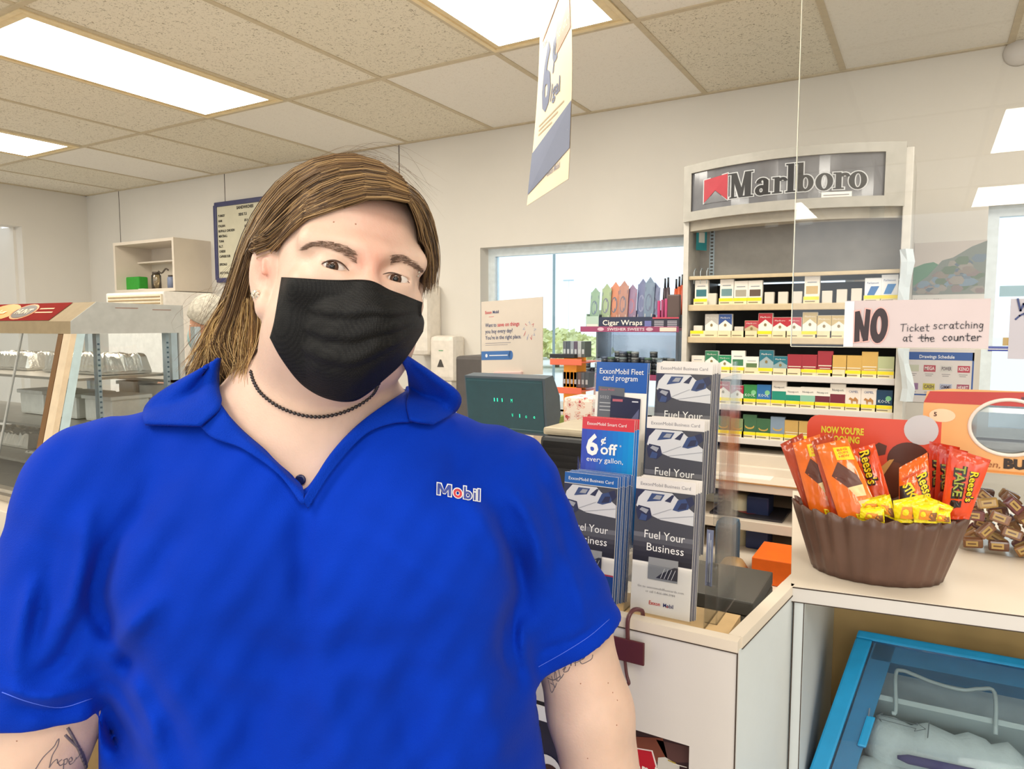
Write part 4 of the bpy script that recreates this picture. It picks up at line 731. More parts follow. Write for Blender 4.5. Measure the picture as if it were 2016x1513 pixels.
m = MB(); q = ony(1484, 1060, 2.7); m.box(q.x-.03, q.x+.05, 2.7, 2.8, zl+.001, zl+.2, hexm('1f2f5c'), bev=.006); tag(m.build('navy_box'), 'dark navy box standing between the canister and the orange box', 'box')
m = MB(); q = ony(1428, 1090, 2.4); m.box(q.x-.04, q.x+.03, 2.4, 2.5, zl+.001, zl+.17, mat('denim', '3f5f78', .8), bev=.02); tag(m.build('denim_bag'), 'grey-blue cloth bag behind the clear brochure holder', 'bag')
m = MB(); q = ony(1443, 1140, 2.36); m.lathe((q.x, 2.36, zl+.001), [(.04, 0), (.05, .03), (.03, .06)], hexm('a8875c'), 14); tag(m.build('tan_pouch'), 'small tan pouch at the foot of the grey-blue bag', 'pouch')
for k in range(3):
    a = ony(1436, 1195+k*16, 1.28); m = MB(); z_ = TOP-.084+(2-k)*.026; m.box(a.x-.14, a.x+.065, 1.16, 1.33, z_, z_+.024, hexm(['4c4a46', '5a5750', 'b8bcc6'][k]), bev=.003); tag(m.build('binder'), ('topmost dark binder', 'middle grey binder', 'lowest pale blue binder')[k]+' lying inside the counter box behind the brochure holder', 'binder', 'binders inside the counter box')
# -------------------------------- fluted brown candy basket
cb = Vector((-.066, 1.402, TOP)); bk = MB(); n = 180; brn = mat('chocolate_plastic', '5f4438', .38, var=.12, scale=20)
def brim(a, t, off=0):
    fl = 1+.03*(.35+.65*t)*math.cos(26*a)
    rx, ry = (.105+.034*t+off)*fl, (.080+.022*t+off)*fl; return cb+d1*(rx*math.cos(a))+n1*(ry*math.sin(a))+Vector((0, 0, .001+.116*t+(.004*math.cos(26*a) if t == 1 else 0)))
rows = 8
vs = [brim(2*math.pi*k/n, j/rows) for j in range(rows+1) for k in range(n)]+[brim(2*math.pi*k/n, j/rows, -.004) for j in range(rows, 0, -1) for k in range(n)]
R_ = rows*2+1; fs = [(j*n+k, j*n+(k+1) % n, (j+1)*n+(k+1) % n, (j+1)*n+k) for j in range(R_-1) for k in range(n)]+[tuple(range(n))[::-1], tuple((R_-1)*n+k for k in range(n))]
bk.add(vs, fs, brn, True); tag(bk.build('candy_basket'), 'fluted chocolate-brown oval basket full of orange candy packs', 'basket')
def pillow(pts, Y, d, w, h, crimp=.06):
    """frame over a wrapper whose corners (bl, br, tr, tl) sit at depth Y (a number or one per corner); z lifts off the puffed front"""
    Ys = Y if isinstance(Y, (list, tuple)) else [Y]*4; P = [ony(p[0], p[1], y) for p, y in zip(pts, Ys)]
    nrm = (P[1]-P[0]).cross(P[3]-P[0]).normalized()
    def fr(x, y, z=0, back=False):
        s, t = min(max(x/w, 0), 1), min(max(y/h, 0), 1); q = P[0]*(1-s)*(1-t)+P[1]*s*(1-t)+P[2]*s*t+P[3]*(1-s)*t
        b = 0 if (t < crimp or t > 1-crimp) else math.sin(math.pi*s)**.5*math.sin(math.pi*(t-crimp)/(1-2*crimp))**.35*d
        wr = .0012*math.sin(23*s+9*t)*math.sin(17*t+5*s) if b else .0008*math.sin(s*70)
        return q+nrm*(((-b if back else b)+wr*(1 if b else 1))+z*(-1 if back else 1))
    return fr
def wrapper(name, pts, Y, w, h, d, col, label, cat='candy', grp=None, deco=None, crimp=.06):
    fr = pillow(pts, Y, d, w, h, crimp); m = MB(); mt = mat('foil_'+col, col, .22, var=.10, scale=25, coat=.5)
    m.grid(fr, 0, 0, w, h, 14, 22, mt, 0); m.grid(lambda x, y, z=0: fr(x, y, z, True), w, 0, 0, h, 14, 22, mt, 0)
    if deco: deco(m, fr, w, h)
    return tag(m.build(name), label, cat, grp)
yl, bk_, choc = hexm('f2d81e', .3), hexm('2a1a14', .3), hexm('5f2f20', .35)
def deco_wafer(m, fr, w, h):
    m.cpoly(fr, [(w*.18, h*.58), (w*.48, h*.74), (w*.86, h*.56), (w*.9, h*.45), (w*.5, h*.42)], choc, .0012); m.cpoly(fr, [(w*.5, h*.42), (w*.9, h*.45), (w*.88, h*.32), (w*.62, h*.31)], hexm('e9cf96', .4), .0013)
    m.cpoly(fr, [(w*.62, h*.26), (w*.95, h*.28), (w*.97, h*.1), (w*.7, h*.08)], hexm('e3c88c', .4), .0013); m.cpoly(fr, [(w*.48, h*.76), (w*.96, h*.74), (w*.96, h*.90), (w*.48, h*.92)], yl, .0013)
    for k in range(3): m.text(fr, ('BIG', 'CUPS', 'NEW')[k], w*.72, h*(.865-.04*k), h*.025, hexm('e8641c'), w=w*.3, al='c', bold=.02, z=.002, res=1)
    m.text(fr, "Ree", w*.45, h*.02, h*.09, yl, w=w*.5, z=.002, bold=.03)
def reese(x, y, ln, hh, m, fr, rot=-math.pi/2):
    m.text(fr, "Reese's", x, y, hh, bk_, w=None, bold=.09, z=.0016, rot=rot, res=2, sx=.95); m.text(fr, "Reese's", x, y, hh, yl, bold=.02, z=.0024, rot=rot, res=2, sx=.95)
def deco_pb(m, fr, w, h):
    reese(w*.42, h*.93, 0, w*.32, m, fr); m.grid(fr, w*.12, h*.12, w*.30, h*.72, 2, 8, bk_, .0012); m.text(fr, 'PEANUT BUTTER CUPS', w*.16, h*.70, w*.09, hexm('f2e6d0'), z=.002, rot=-math.pi/2, res=1); m.disc(fr, w*.2, h*.84, w*.12, h*.06, hexm('e8c4a8'), .0012, 12)
def deco_sticks(m, fr, w, h):
    m.cpoly(fr, [(w*.02, h*.05), (w*.6, h*.05), (w*.45, h*.55), (w*.02, h*.6)], bk_, .0012); m.text(fr, 'STICKS', w*.12, h*.58, w*.26, yl, z=.002, bold=.05, rot=-1.2, res=1); reese(w*.62, h*.66, 0, w*.30, m, fr, -1.35)
    m.cpoly(fr, [(w*.1, h*.68), (w*.9, h*.74), (w*.9, h*.78), (w*.1, h*.72)], hexm('d9501c', .3), .0012)
def deco_take(m, fr, w, h):
    m.text(fr, 'TAKE 5', w*.22, h*.80, w*.26, bk_, bold=.12, z=.0014, rot=-1.5, res=1, sx=.85); m.text(fr, 'TAKE', w*.22, h*.80, w*.26, hexm('a8b04a'), bold=.02, z=.0022, rot=-1.5, res=1, sx=.85)
    reese(w*.62, h*.76, 0, w*.2, m, fr, -1.5)
def deco_take_back(m, fr, w, h):
    m.text(fr, 'TAKE', w*.18, h*.78, w*.34, bk_, bold=.12, z=.0014, rot=-1.5, res=1, sx=.85); m.text(fr, 'TAKE', w*.18, h*.78, w*.34, hexm('a8b04a'), bold=.02, z=.0022, rot=-1.5, res=1, sx=.85)
G_ = 'orange candy packs in the brown basket'
wrapper('candy_bar', [(1592, 1020), (1622, 1020), (1580, 852), (1536, 874)], [1.385, 1.385, 1.425, 1.425], .05, .15, .008, 'b8401c', 'dark orange tall wafer pack, leftmost in the basket and turned edge-on', 'candy', G_)
wrapper('candy_bar', [(1598, 1020), (1665, 1020), (1614, 854), (1560, 872)], [1.365, 1.365, 1.405, 1.405], .055, .15, .009, 'f0701a', 'orange wafer pack second from the left in the basket', 'candy', G_, deco_wafer)
wrapper('candy_bar', [(1640, 1020), (1676, 1020), (1640, 850), (1597, 868)], [1.345, 1.345, 1.39, 1.39], .05, .15, .008, 'b8401c', 'dark orange wafer pack third from the left, turned edge-on', 'candy', G_)
wrapper('candy_bar', [(1655, 1030), (1740, 1030), (1668, 862), (1606, 876)], [1.33, 1.33, 1.37, 1.37], .06, .15, .009, 'f2741c', 'large orange wafer pack with a yellow burst, fourth from the left in the basket', 'candy', G_, deco_wafer)
wrapper('candy_bar', [(1700, 1010), (1762, 1010), (1722, 872), (1668, 888)], [1.40, 1.40, 1.44, 1.44], .052, .13, .006, 'e8501c', 'orange-red pack with vertical yellow lettering left of the basket middle', 'candy', G_, deco_pb)
wrapper('candy_bar', [(1770, 1015), (1835, 1010), (1826, 890), (1770, 920)], [1.36, 1.36, 1.39, 1.39], .05, .11, .006, 'f06a1c', 'orange pack with black and yellow lettering right of the basket middle', 'candy', G_, deco_sticks)
for i, (dx, dy) in enumerate(((0, 0), (16, 8), (34, 18))):
    wrapper('candy_bar', [(1822+dx, 1000+dy), (1872+dx, 1000+dy), (1890+dx, 880+dy), (1830+dx, 868+dy)], 1.44-.018*i, .05, .12, .005, 'd8442a', ('backmost', 'second', 'third')[i]+' of the red packs fanned at the right of the basket', 'candy', G_, deco_take_back)
wrapper('candy_bar', [(1850, 1022), (1908, 1022), (1951, 905), (1870, 880)], 1.375, .07, .12, .007, 'ea4c20', 'front red-orange pack with green and yellow lettering at the right of the basket', 'candy', G_, deco_take)
def deco_mini(m, fr, w, h):
    m.cpoly(fr, [(w*.2, h*.2), (w*.8, h*.15), (w*.75, h*.6), (w*.3, h*.7)], hexm('e8902a', .35), .001); m.cpoly(fr, [(w*.62, h*.1), (w*.95, h*.1), (w*.95, h*.5), (w*.65, h*.5)], hexm('8f6038', .4), .0012); m.disc(fr, w*.4, h*.45, w*.12, h*.14, yl, .0016, 8)
for i, (pts, Y, lab) in enumerate((([(1688, 1008), (1742, 1012), (1745, 972), (1690, 985)], 1.335, 'leftmost yellow mini wrapper in the basket, tucked behind another'), ([(1692, 1024), (1742, 1030), (1740, 996), (1694, 1000)], 1.318, 'yellow mini wrapper at the front left of the basket rim'), ([(1735, 1012), (1765, 1025), (1752, 972), (1722, 985)], 1.33, 'small yellow twisted wrapper left of the basket middle'), ([(1762, 1028), (1815, 1030), (1822, 972), (1758, 985)], 1.318, 'large crinkled yellow wrapper in the middle of the basket'), ([(1800, 1028), (1845, 1030), (1850, 985), (1795, 990)], 1.31, 'yellow wrapper with a nut picture right of the basket middle'), ([(1815, 1008), (1868, 1015), (1878, 998), (1822, 975)], 1.335, 'long yellow wrapper tail pointing right over the basket rim'), ([(1838, 1028), (1872, 1030), (1870, 1002), (1836, 1004)], 1.312, 'rightmost yellow mini wrapper at the basket rim'))):
    wrapper('mini_candy', pts, Y, .04, .035, .006, 'f4dc14', lab, 'candy', 'yellow mini candies in the basket', deco_mini, .14)
# header card behind the basket
HYc = 1.515; a, b, c3 = ony(1590, 815, HYc), ony(1845, 1010, HYc), ony(1845, 806, HYc); W_ = b.x-a.x; H_ = a.z-b.z; fr = front_frame(a.x, HYc, b.z); cd = hexm('e2543c', .3)
m = MB(); R2 = .022; pts = [(0, 0), (W_, 0), (W_, H_)]+[(R2-R2*math.sin(q), H_-R2+R2*math.cos(q)) for q in [0, .4, .8, 1.2, 1.57]]
m.prism(fr, pts, -.0025, 0, cd); ylt = hexm('e8d63c', .4)
m.text(fr, "NOW YOU'RE", W_*.28, H_*.80, .0125, ylt, w=W_*.33, al='c', bold=.04); m.text(fr, 'DROOLING', W_*.28, H_*.70, .0125, ylt, w=W_*.27, al='c', bold=.04)
m.disc(fr, W_*.86, H_*.9, .028, .028, hexm('cfcdd0'), .0008, 28)
cx, cy = W_*.73, H_*.38; m.disc(fr, cx+.012, cy+.03, .036, .034, hexm('5a3428', .3), .0008, 26); m.disc(fr, cx-.012, cy-.02, .030, .045, hexm('6f3f2c', .3), .0012, 24)
m.poly(fr, [(cx-.045, cy-.015), (cx-.03, cy-.005), (cx-.012, cy+.03), (cx-.02, cy+.028), (cx-.04, cy+.006)], hexm('d8a45a'), .0014); m.poly(fr, [(W_*.50, H_*.66), (W_*.56, H_*.73), (W_*.62, H_*.7), (W_*.61, H_*.6), (W_*.54, H_*.57)], hexm('5f3a2e', .4), .001); m.poly(fr, [(W_*.44, H_*.5), (W_*.5, H_*.54), (W_*.52, H_*.47), (W_*.46, H_*.44)], hexm('b0703c', .4), .001)
m.box(W_*.2, W_*.8, TOP+.002-b.z, .001, -.02, -.0026, hexm('a8402c'), fr); tag(m.build('header_card'), 'orange-red card reading NOW YOU\'RE DROOLING behind the candy basket', 'sign')
# round-shouldered candy tub with a card label
TY = 1.60; tb = thing('candy_tub', (ony(1985, 1080, TY).x, TY+.1, TOP), 'large clear tub of caramels with an orange label reading BUTTER at the right edge', 'tub')
x0 = ony(1880, 1080, TY).x; x1 = x0+.26; zb_, zs_ = TOP+.001, ony(1950, 930, TY).z; lbx0 = ony(1818, 800, TY).x; zt2 = ony(1950, 768, TY).z
m = MB(); m.box(x0, x1, TY, TY+.2, zb_, zs_, acr, bev=.02); m.build('clear_body', tb)
m = MB(); org = mat('tub_label', 'f0b878', .4, var=.08, scale=6); fr = front_frame(lbx0, TY-.002, 0); Wl = x1-lbx0+.02; zc = (zs_+zt2)/2+.01; ocx = ony(1985, 860, TY).x-lbx0; orx, orz = .062, .052
N_ = 48
def outl(a):
    c_, s_ = math.cos(a), math.sin(a); k = 1/max(abs(c_)/(Wl/2 if c_ > 0 else Wl/2), abs(s_)/((zt2-zs_)/2+.0)); return (Wl/2+c_*k*(1 if abs(s_)*k < (zt2-zs_)*.42 else .97), (zs_+zt2)/2+s_*k)
ou = [outl(2*math.pi*k/N_) for k in range(N_)]; inn = [(ocx+orx*math.cos(2*math.pi*k/N_), zc+orz*math.sin(2*math.pi*k/N_)) for k in range(N_)]
for zo in (0, -.004): m.add([fr(x, y, zo) for x, y in ou]+[fr(x, y, zo) for x, y in inn], [(k, (k+1) % N_, N_+(k+1) % N_, N_+k) for k in range(N_)], org)
m.tube([fr(x, y, .001) for x, y in inn], .0035, hexm('efe6dc', .2), 8, closed=True)
m.poly(fr, [(.0, zt2-.028), (Wl, zt2-.028), (Wl, zt2-.004), (Wl*.6, zt2), (.01, zt2-.006)], hexm('c4443c', .35), .001); m.rect(fr, Wl*.45, zt2-.022, Wl*.65, zt2-.01, hexm('6a4048'), .0016)
m.disc(fr, .032, zt2-.052, .022, .013, hexm('f3dcb8'), .001, 20); m.text(fr, '5', .018, zt2-.054, .008, hexm('5a3a2c'), z=.0018, bold=.03)
m.text(fr, 'en,', ony(1940, 940, TY).x-lbx0, zs_+.011, .012, hexm('9a5a2c'), w=.022, z=.0016, shear=.25); m.text(fr, 'BUTTER', ony(1974, 940, TY).x-lbx0, zs_+.012, .017, hexm('33241c'), w=.1, bold=.06, z=.0016); m.rect(fr, .07, zs_+.002, Wl, zs_+.0055, hexm('e08f3c'), .001); m.build('label', tb)
m = MB(); m.box(lbx0+.035, x1, TY+.004, TY+.19, zs_-.004, zt2-.012, clear('tub_clear', 'dfe4e4', .8, 1.5, .12, .12), bev=.03); m.build('clear_lid', tb)
rr = random.Random(11); cc = ['8a5a38', '6f4028', 'a8743c', 'c49a50', '7a3a3c', '9a6a4a']; k = 0
spots = [(x0+.03+.042*i+.02*(j % 2), TY+.03+.045*l, zb_+.016+.027*j) for l in range(3) for j in range(4) for i in range(5)]
for (x, y, z) in spots:
    if z > zs_-.02 or x > x1-.03: continue
    R_m = Matrix.Rotation(rr.uniform(-.9, .9), 3, 'Y')@Matrix.Rotation(rr.uniform(-.4, .4), 3, 'Z')@Matrix.Rotation(rr.uniform(-.3, .3), 3, 'X'); o_ = Vector((x, y, z)); ff = lambda a, b, c=0: o_+R_m@Vector((a, -c, b))
    m = MB(); col = cc[k % 6]; m.box(-.017, .017, -.010, .010, -.007, .007, mat('caramel_'+col, col, .2, coat=.5, var=.15, scale=60), ff, bev=.004); m.rect(ff, -.012, -.005, .008, .006, hexm('d8b368', .3), .0074); m.rect(ff, -.009, -.001, .005, .002, hexm('7a5230', .3), .0078)
    tag(m.build('wrapped_caramel'), 'brown wrapped caramel with a gold label in the clear tub', 'candy', 'wrapped caramels in the clear tub'); k += 1
# -------------------------------- hanging clear screen with paper notices
XY = 1.10; xp = ony(1568, 350, XY).x; zp = ony(1563, 681, XY).z
m = MB(); m.box(xp, 1.05, XY, XY+.005, zp, CEIL-.01, plexi_m); sc = m.build('plexiglass_screen'); tag(sc, 'clear hanging plexiglass screen with a bright left edge over the counter', 'screen')
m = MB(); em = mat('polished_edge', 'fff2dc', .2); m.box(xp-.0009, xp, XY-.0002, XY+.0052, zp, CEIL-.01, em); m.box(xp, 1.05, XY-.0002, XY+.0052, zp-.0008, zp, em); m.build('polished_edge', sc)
tl, tr_, br_, bl = ony(1664, 592, XY), ony(1951, 586, XY), ony(1953, 679, XY), ony(1668, 682, XY); W_ = tr_.x-tl.x; H_ = tl.z-bl.z; fr = front_frame(tl.x, XY-.0015, bl.z)
m = MB(); m.box(0, W_, 0, H_, -.0004, 0, hexm('cfbfc0', .6), fr); m.rect(fr, 0, 0, .012, H_*.99, hexm('dfe2ea', .3), .0006)
K_ = hexm('35262c', .5); pk = hexm('e6b4ae', .6)
def st(pts, w): m.line(fr, [(x*W_, y*H_) for x, y in pts], w, K_, .0012)
for mt_, g_, z_ in ((pk, .0016, .0007), (K_, 0, .0012)):
    for ns_k, pts in enumerate(([(.080, .10), (.120, .12), (.112, .78), (.078, .76)], [(.078, .76), (.112, .78), (.180, .14), (.146, .12)], [(.142, .12), (.182, .14), (.192, .80), (.158, .82)])):
        cx_, cy_ = sum(p[0] for p in pts)/4*W_, sum(p[1] for p in pts)/4*H_
        m.poly(fr, [(x*W_+g_*(1 if x*W_ > cx_ else -1), y*H_+g_*(1 if y*H_ > cy_ else -1)) for x, y in pts], mt_, z_+.00012*ns_k)
    vs = []
    for q in range(25):
        a = q/24*2*math.pi; vs += [fr(W_*.257+(.0108+g_)*math.cos(a)+.0012*math.sin(a), H_*.46+(.024+g_)*math.sin(a), z_), fr(W_*.257+(.0030-g_*.6)*math.cos(a), H_*.47+(.0125-g_)*math.sin(a), z_)]
    m.add(vs, [(2*q, 2*q+2, 2*q+3, 2*q+1) for q in range(24)], mt_)
# hand-written single-stroke letters: unit box, x then y
HL = {'T': [[(0, .95), (.8, 1.0)], [(.35, .97), (.3, 0)]], 'i': [[(.1, .6), (.1, 0)], [(.1, .78), (.11, .8)]], 'c': [[(.5, .5), (.25, .6), (.05, .3), (.2, 0), (.5, .08)]], 'k': [[(.1, 1), (.08, 0)], [(.5, .6), (.1, .28), (.55, 0)]],
 'e': [[(.05, .3), (.5, .36), (.4, .6), (.12, .55), (.05, .25), (.2, 0), (.55, .08)]], 't': [[(.25, .95), (.25, .1), (.4, 0), (.5, .05)], [(0, .62), (.55, .66)]], 's': [[(.45, .55), (.15, .6), (.1, .42), (.42, .25), (.35, .02), (.0, .04)]],
 'r': [[(.08, .6), (.1, 0)], [(.1, .4), (.3, .6), (.5, .52)]], 'a': [[(.5, .55), (.2, .6), (.05, .25), (.2, 0), (.45, .2), (.5, .55), (.5, 0), (.62, .04)]], 'h': [[(.08, 1), (.08, 0)], [(.08, .35), (.3, .6), (.45, .45), (.46, 0)]],
 'n': [[(.08, .6), (.08, 0)], [(.08, .4), (.3, .6), (.46, .45), (.48, 0)]], 'g': [[(.45, .5), (.2, .6), (.06, .3), (.2, .05), (.45, .25), (.46, .55), (.42, -.35), (.15, -.45), (.05, -.3)]], 'o': [[(.25, .6), (.05, .35), (.2, 0), (.45, .2), (.42, .5), (.22, .6)]], 'u': [[(.06, .58), (.08, .1), (.3, 0), (.46, .2), (.47, .58), (.5, 0)]],
 'W': [[(0, 1), (.25, 0), (.45, .6), (.7, 0), (.95, 1)]], 'p': [[(.08, .6), (.05, -.45)], [(.08, .4), (.3, .62), (.46, .35), (.3, .03), (.08, .12)]]}
def hand(mb, f, s, x, y, h, w, mt, z=.0012, adv=.62, rise=0):
    for ch in s:
        for strk in HL.get(ch, []): mb.line(f, [(x+a*h*.95, y+b*h+rise*(x)) for a, b in strk], w, mt, z)
        x += h*adv*(1.25 if ch in 'T' else .5 if ch == 'i' else 1)
ink = hexm('4a474e', .5)
hand(m, fr, 'Ticket', W_*.41, H_*.33, .0098, .0009, ink, rise=.01); hand(m, fr, 'scratching', W_*.635, H_*.36, .0096, .0009, ink, rise=.02); hand(m, fr, 'at', W_*.43, H_*.13, .0098, .0009, ink); hand(m, fr, 'the', W_*.545, H_*.13, .0098, .0009, ink); hand(m, fr, 'counter', W_*.70, H_*.13, .0102, .0011, ink, rise=.01)
m.line(fr, [(W_*.535, H_*.20), (W_*.625, H_*.205)], .001, ink, .0012)
tag(m.build('paper_notice'), 'pink-white paper notice reading NO Ticket scratching at the counter taped to the clear screen', 'sign')
a, b = ony(1990, 588, XY), ony(2080, 708, XY); fr = front_frame(a.x, XY-.0015, b.z); m = MB(); W_ = b.x-a.x; H_ = a.z-b.z; m.box(0, W_, 0, H_, -.0004, 0, hexm('b9b4bc', .6), fr)
hand(m, fr, 'W', W_*.14, H_*.80, .015, .0022, hexm('35406f')); m.line(fr, [(W_*.12, H_*.66), (W_*.2, H_*.72), (W_*.3, H_*.76), (W_*.34, H_*.62)], .0022, hexm('35406f')); tag(m.build('paper_notice'), 'grey paper notice with blue handwriting starting with W, cut by the right edge', 'sign')
# hanging promotional card
q = [dep(1037, 405, 2.0), dep(1119, 352, 1.70), dep(1116, -150, 1.70), dep(1064, -60, 2.0)]; q[3].z = q[2].z; Wq, Hq = .34, .62
nq = (q[1]-q[0]).cross(q[3]-q[0]).normalized()
hfq = lambda x, y, z=0: q[0]*(1-x/Wq)*(1-y/Hq)+q[1]*(x/Wq)*(1-y/Hq)+q[2]*(x/Wq)*(y/Hq)+q[3]*(1-x/Wq)*(y/Hq)+nq*z+Vector((.012, 0, 0))*math.sin(y/Hq*3.1)
m = MB(); m.grid(hfq, 0, 0, Wq, Hq, 4, 14, hexm('e9d8bc', .5), 0); m.grid(lambda x, y, z=0: hfq(x, y, -.001), Wq, 0, 0, Hq, 4, 14, hexm('e9d8bc', .5), 0)
nb = hexm('6f7790', .5); rb = hexm('dd9a84', .5)
m.poly(hfq, [(0, .03), (Wq, .075), (Wq, .19), (0, .145)][::1], nb, .0012); lt_ = hexm('c9cad2')
for k in range(3): m.rect(hfq, .03+.11*k, .095+.014*k, .10+.11*k, .105+.014*k, lt_, .0018); m.rect(hfq, .04+.11*k, .115+.014*k, .08+.11*k, .122+.014*k, lt_, .0018)
m.text(hfq, '6', .06, .24, .17, nb, w=.09, bold=.03, z=.0014); m.text(hfq, '¢', .16, .34, .09, nb, w=.05, bold=.02, z=.0014); m.text(hfq, '/gal', .15, .245, .04, nb, w=.09, bold=.02, z=.0014)
m.poly(hfq, [(.20, .35), (.33, .37), (.33, .46), (.20, .44)], rb, .0012); m.text(hfq, 'INSTANTLY', .265, .385, .02, hexm('f0dcc8'), w=.11, al='c', z=.002)
m.poly(hfq, [(.04, .44), (.30, .50), (.30, .56), (.04, .50)], rb, .0012); m.text(hfq, 'Save', .05, .42, .02, nb, w=.05, z=.0014)
for k in range(3): m.rect(hfq, .05, .205-.012*k, .28-.05*k, .209-.012*k, hexm('b9a890'), .0014)
m.text(hfq, 'Exxon Mobil', .17, .045, .014, hexm('8f8a96'), w=.1, z=.0014, bold=.02)
o = m.build('hanging_card'); tag(o, 'promotional card reading 6 cents per gallon hanging edge-on from the ceiling', 'sign')
m = MB(); m.tube([hfq(Wq*.2, Hq), hfq(Wq*.2, Hq)+Vector((0, 0, CEIL-.004-hfq(Wq*.2, Hq).z))], .0008, alu, 6); m.tube([hfq(Wq*.8, Hq), hfq(Wq*.8, Hq)+Vector((0, 0, CEIL-.004-hfq(Wq*.8, Hq).z))], .0008, alu, 6); m.build('hanging_wire', o)
# ================================================================ clear brochure holder with two columns of three pockets
BW, BH = .0945, .213
def van_art(m, fr, y0, y1, w):
    """washed-out fleet of white vans on dark ground"""
    dk, lt, md, gl = hexm('34374f', .35), hexm('cfcfd2', .35), hexm('9c9ea6', .35), hexm('3f4f78', .35)
    m.rect(fr, 0, y0, w, y1, hexm('4a4a50', .35), .0006); h = y1-y0
    P = lambda pts, mt_, z: m.poly(fr, [(x*w, y0+y*h) for x, y in pts], mt_, z)
    P([(0, .62), (0, 1), (.5, 1), (.2, .75)], dk, .0007)
    P([(.05, .80), (.16, .98), (.62, .98), (.70, .88), (.99, .60), (.99, .30), (.45, .34), (.2, .45), (.02, .60)], lt, .0008)
    P([(.2, .72), (.28, .93), (.50, .93), (.44, .78)], gl, .0010); P([(.30, .80), (.36, .90), (.46, .90), (.42, .80)], md, .0012)
    P([(.50, .78), (.62, .94), (.66, .94), (.60, .76)], dk, .0010); P([(.64, .60), (.72, .84), (.92, .92), (.90, .66), (.74, .58)], gl, .0010); P([(.72, .62), (.78, .78), (.88, .80), (.86, .66)], dk, .0012); P([(.84, .90), (.95, .96), (.99, .80), (.92, .7)], dk, .0011)
    P([(.02, .50), (.06, .62), (.26, .58), (.30, .38), (.20, .26), (.06, .30)], dk, .0010); P([(.08, .52), (.12, .58), (.24, .54), (.20, .44)], md, .0012); P([(.08, .28), (.12, .44), (.22, .40), (.2, .28)], gl, .0012)
    m.line(fr, [(w*.3, y0+h*.42), (w*.62, y0+h*.62)], .0008, md, .0013); m.line(fr, [(w*.4, y0+h*.36), (w*.98, y0+h*.52)], .0008, md, .0013)
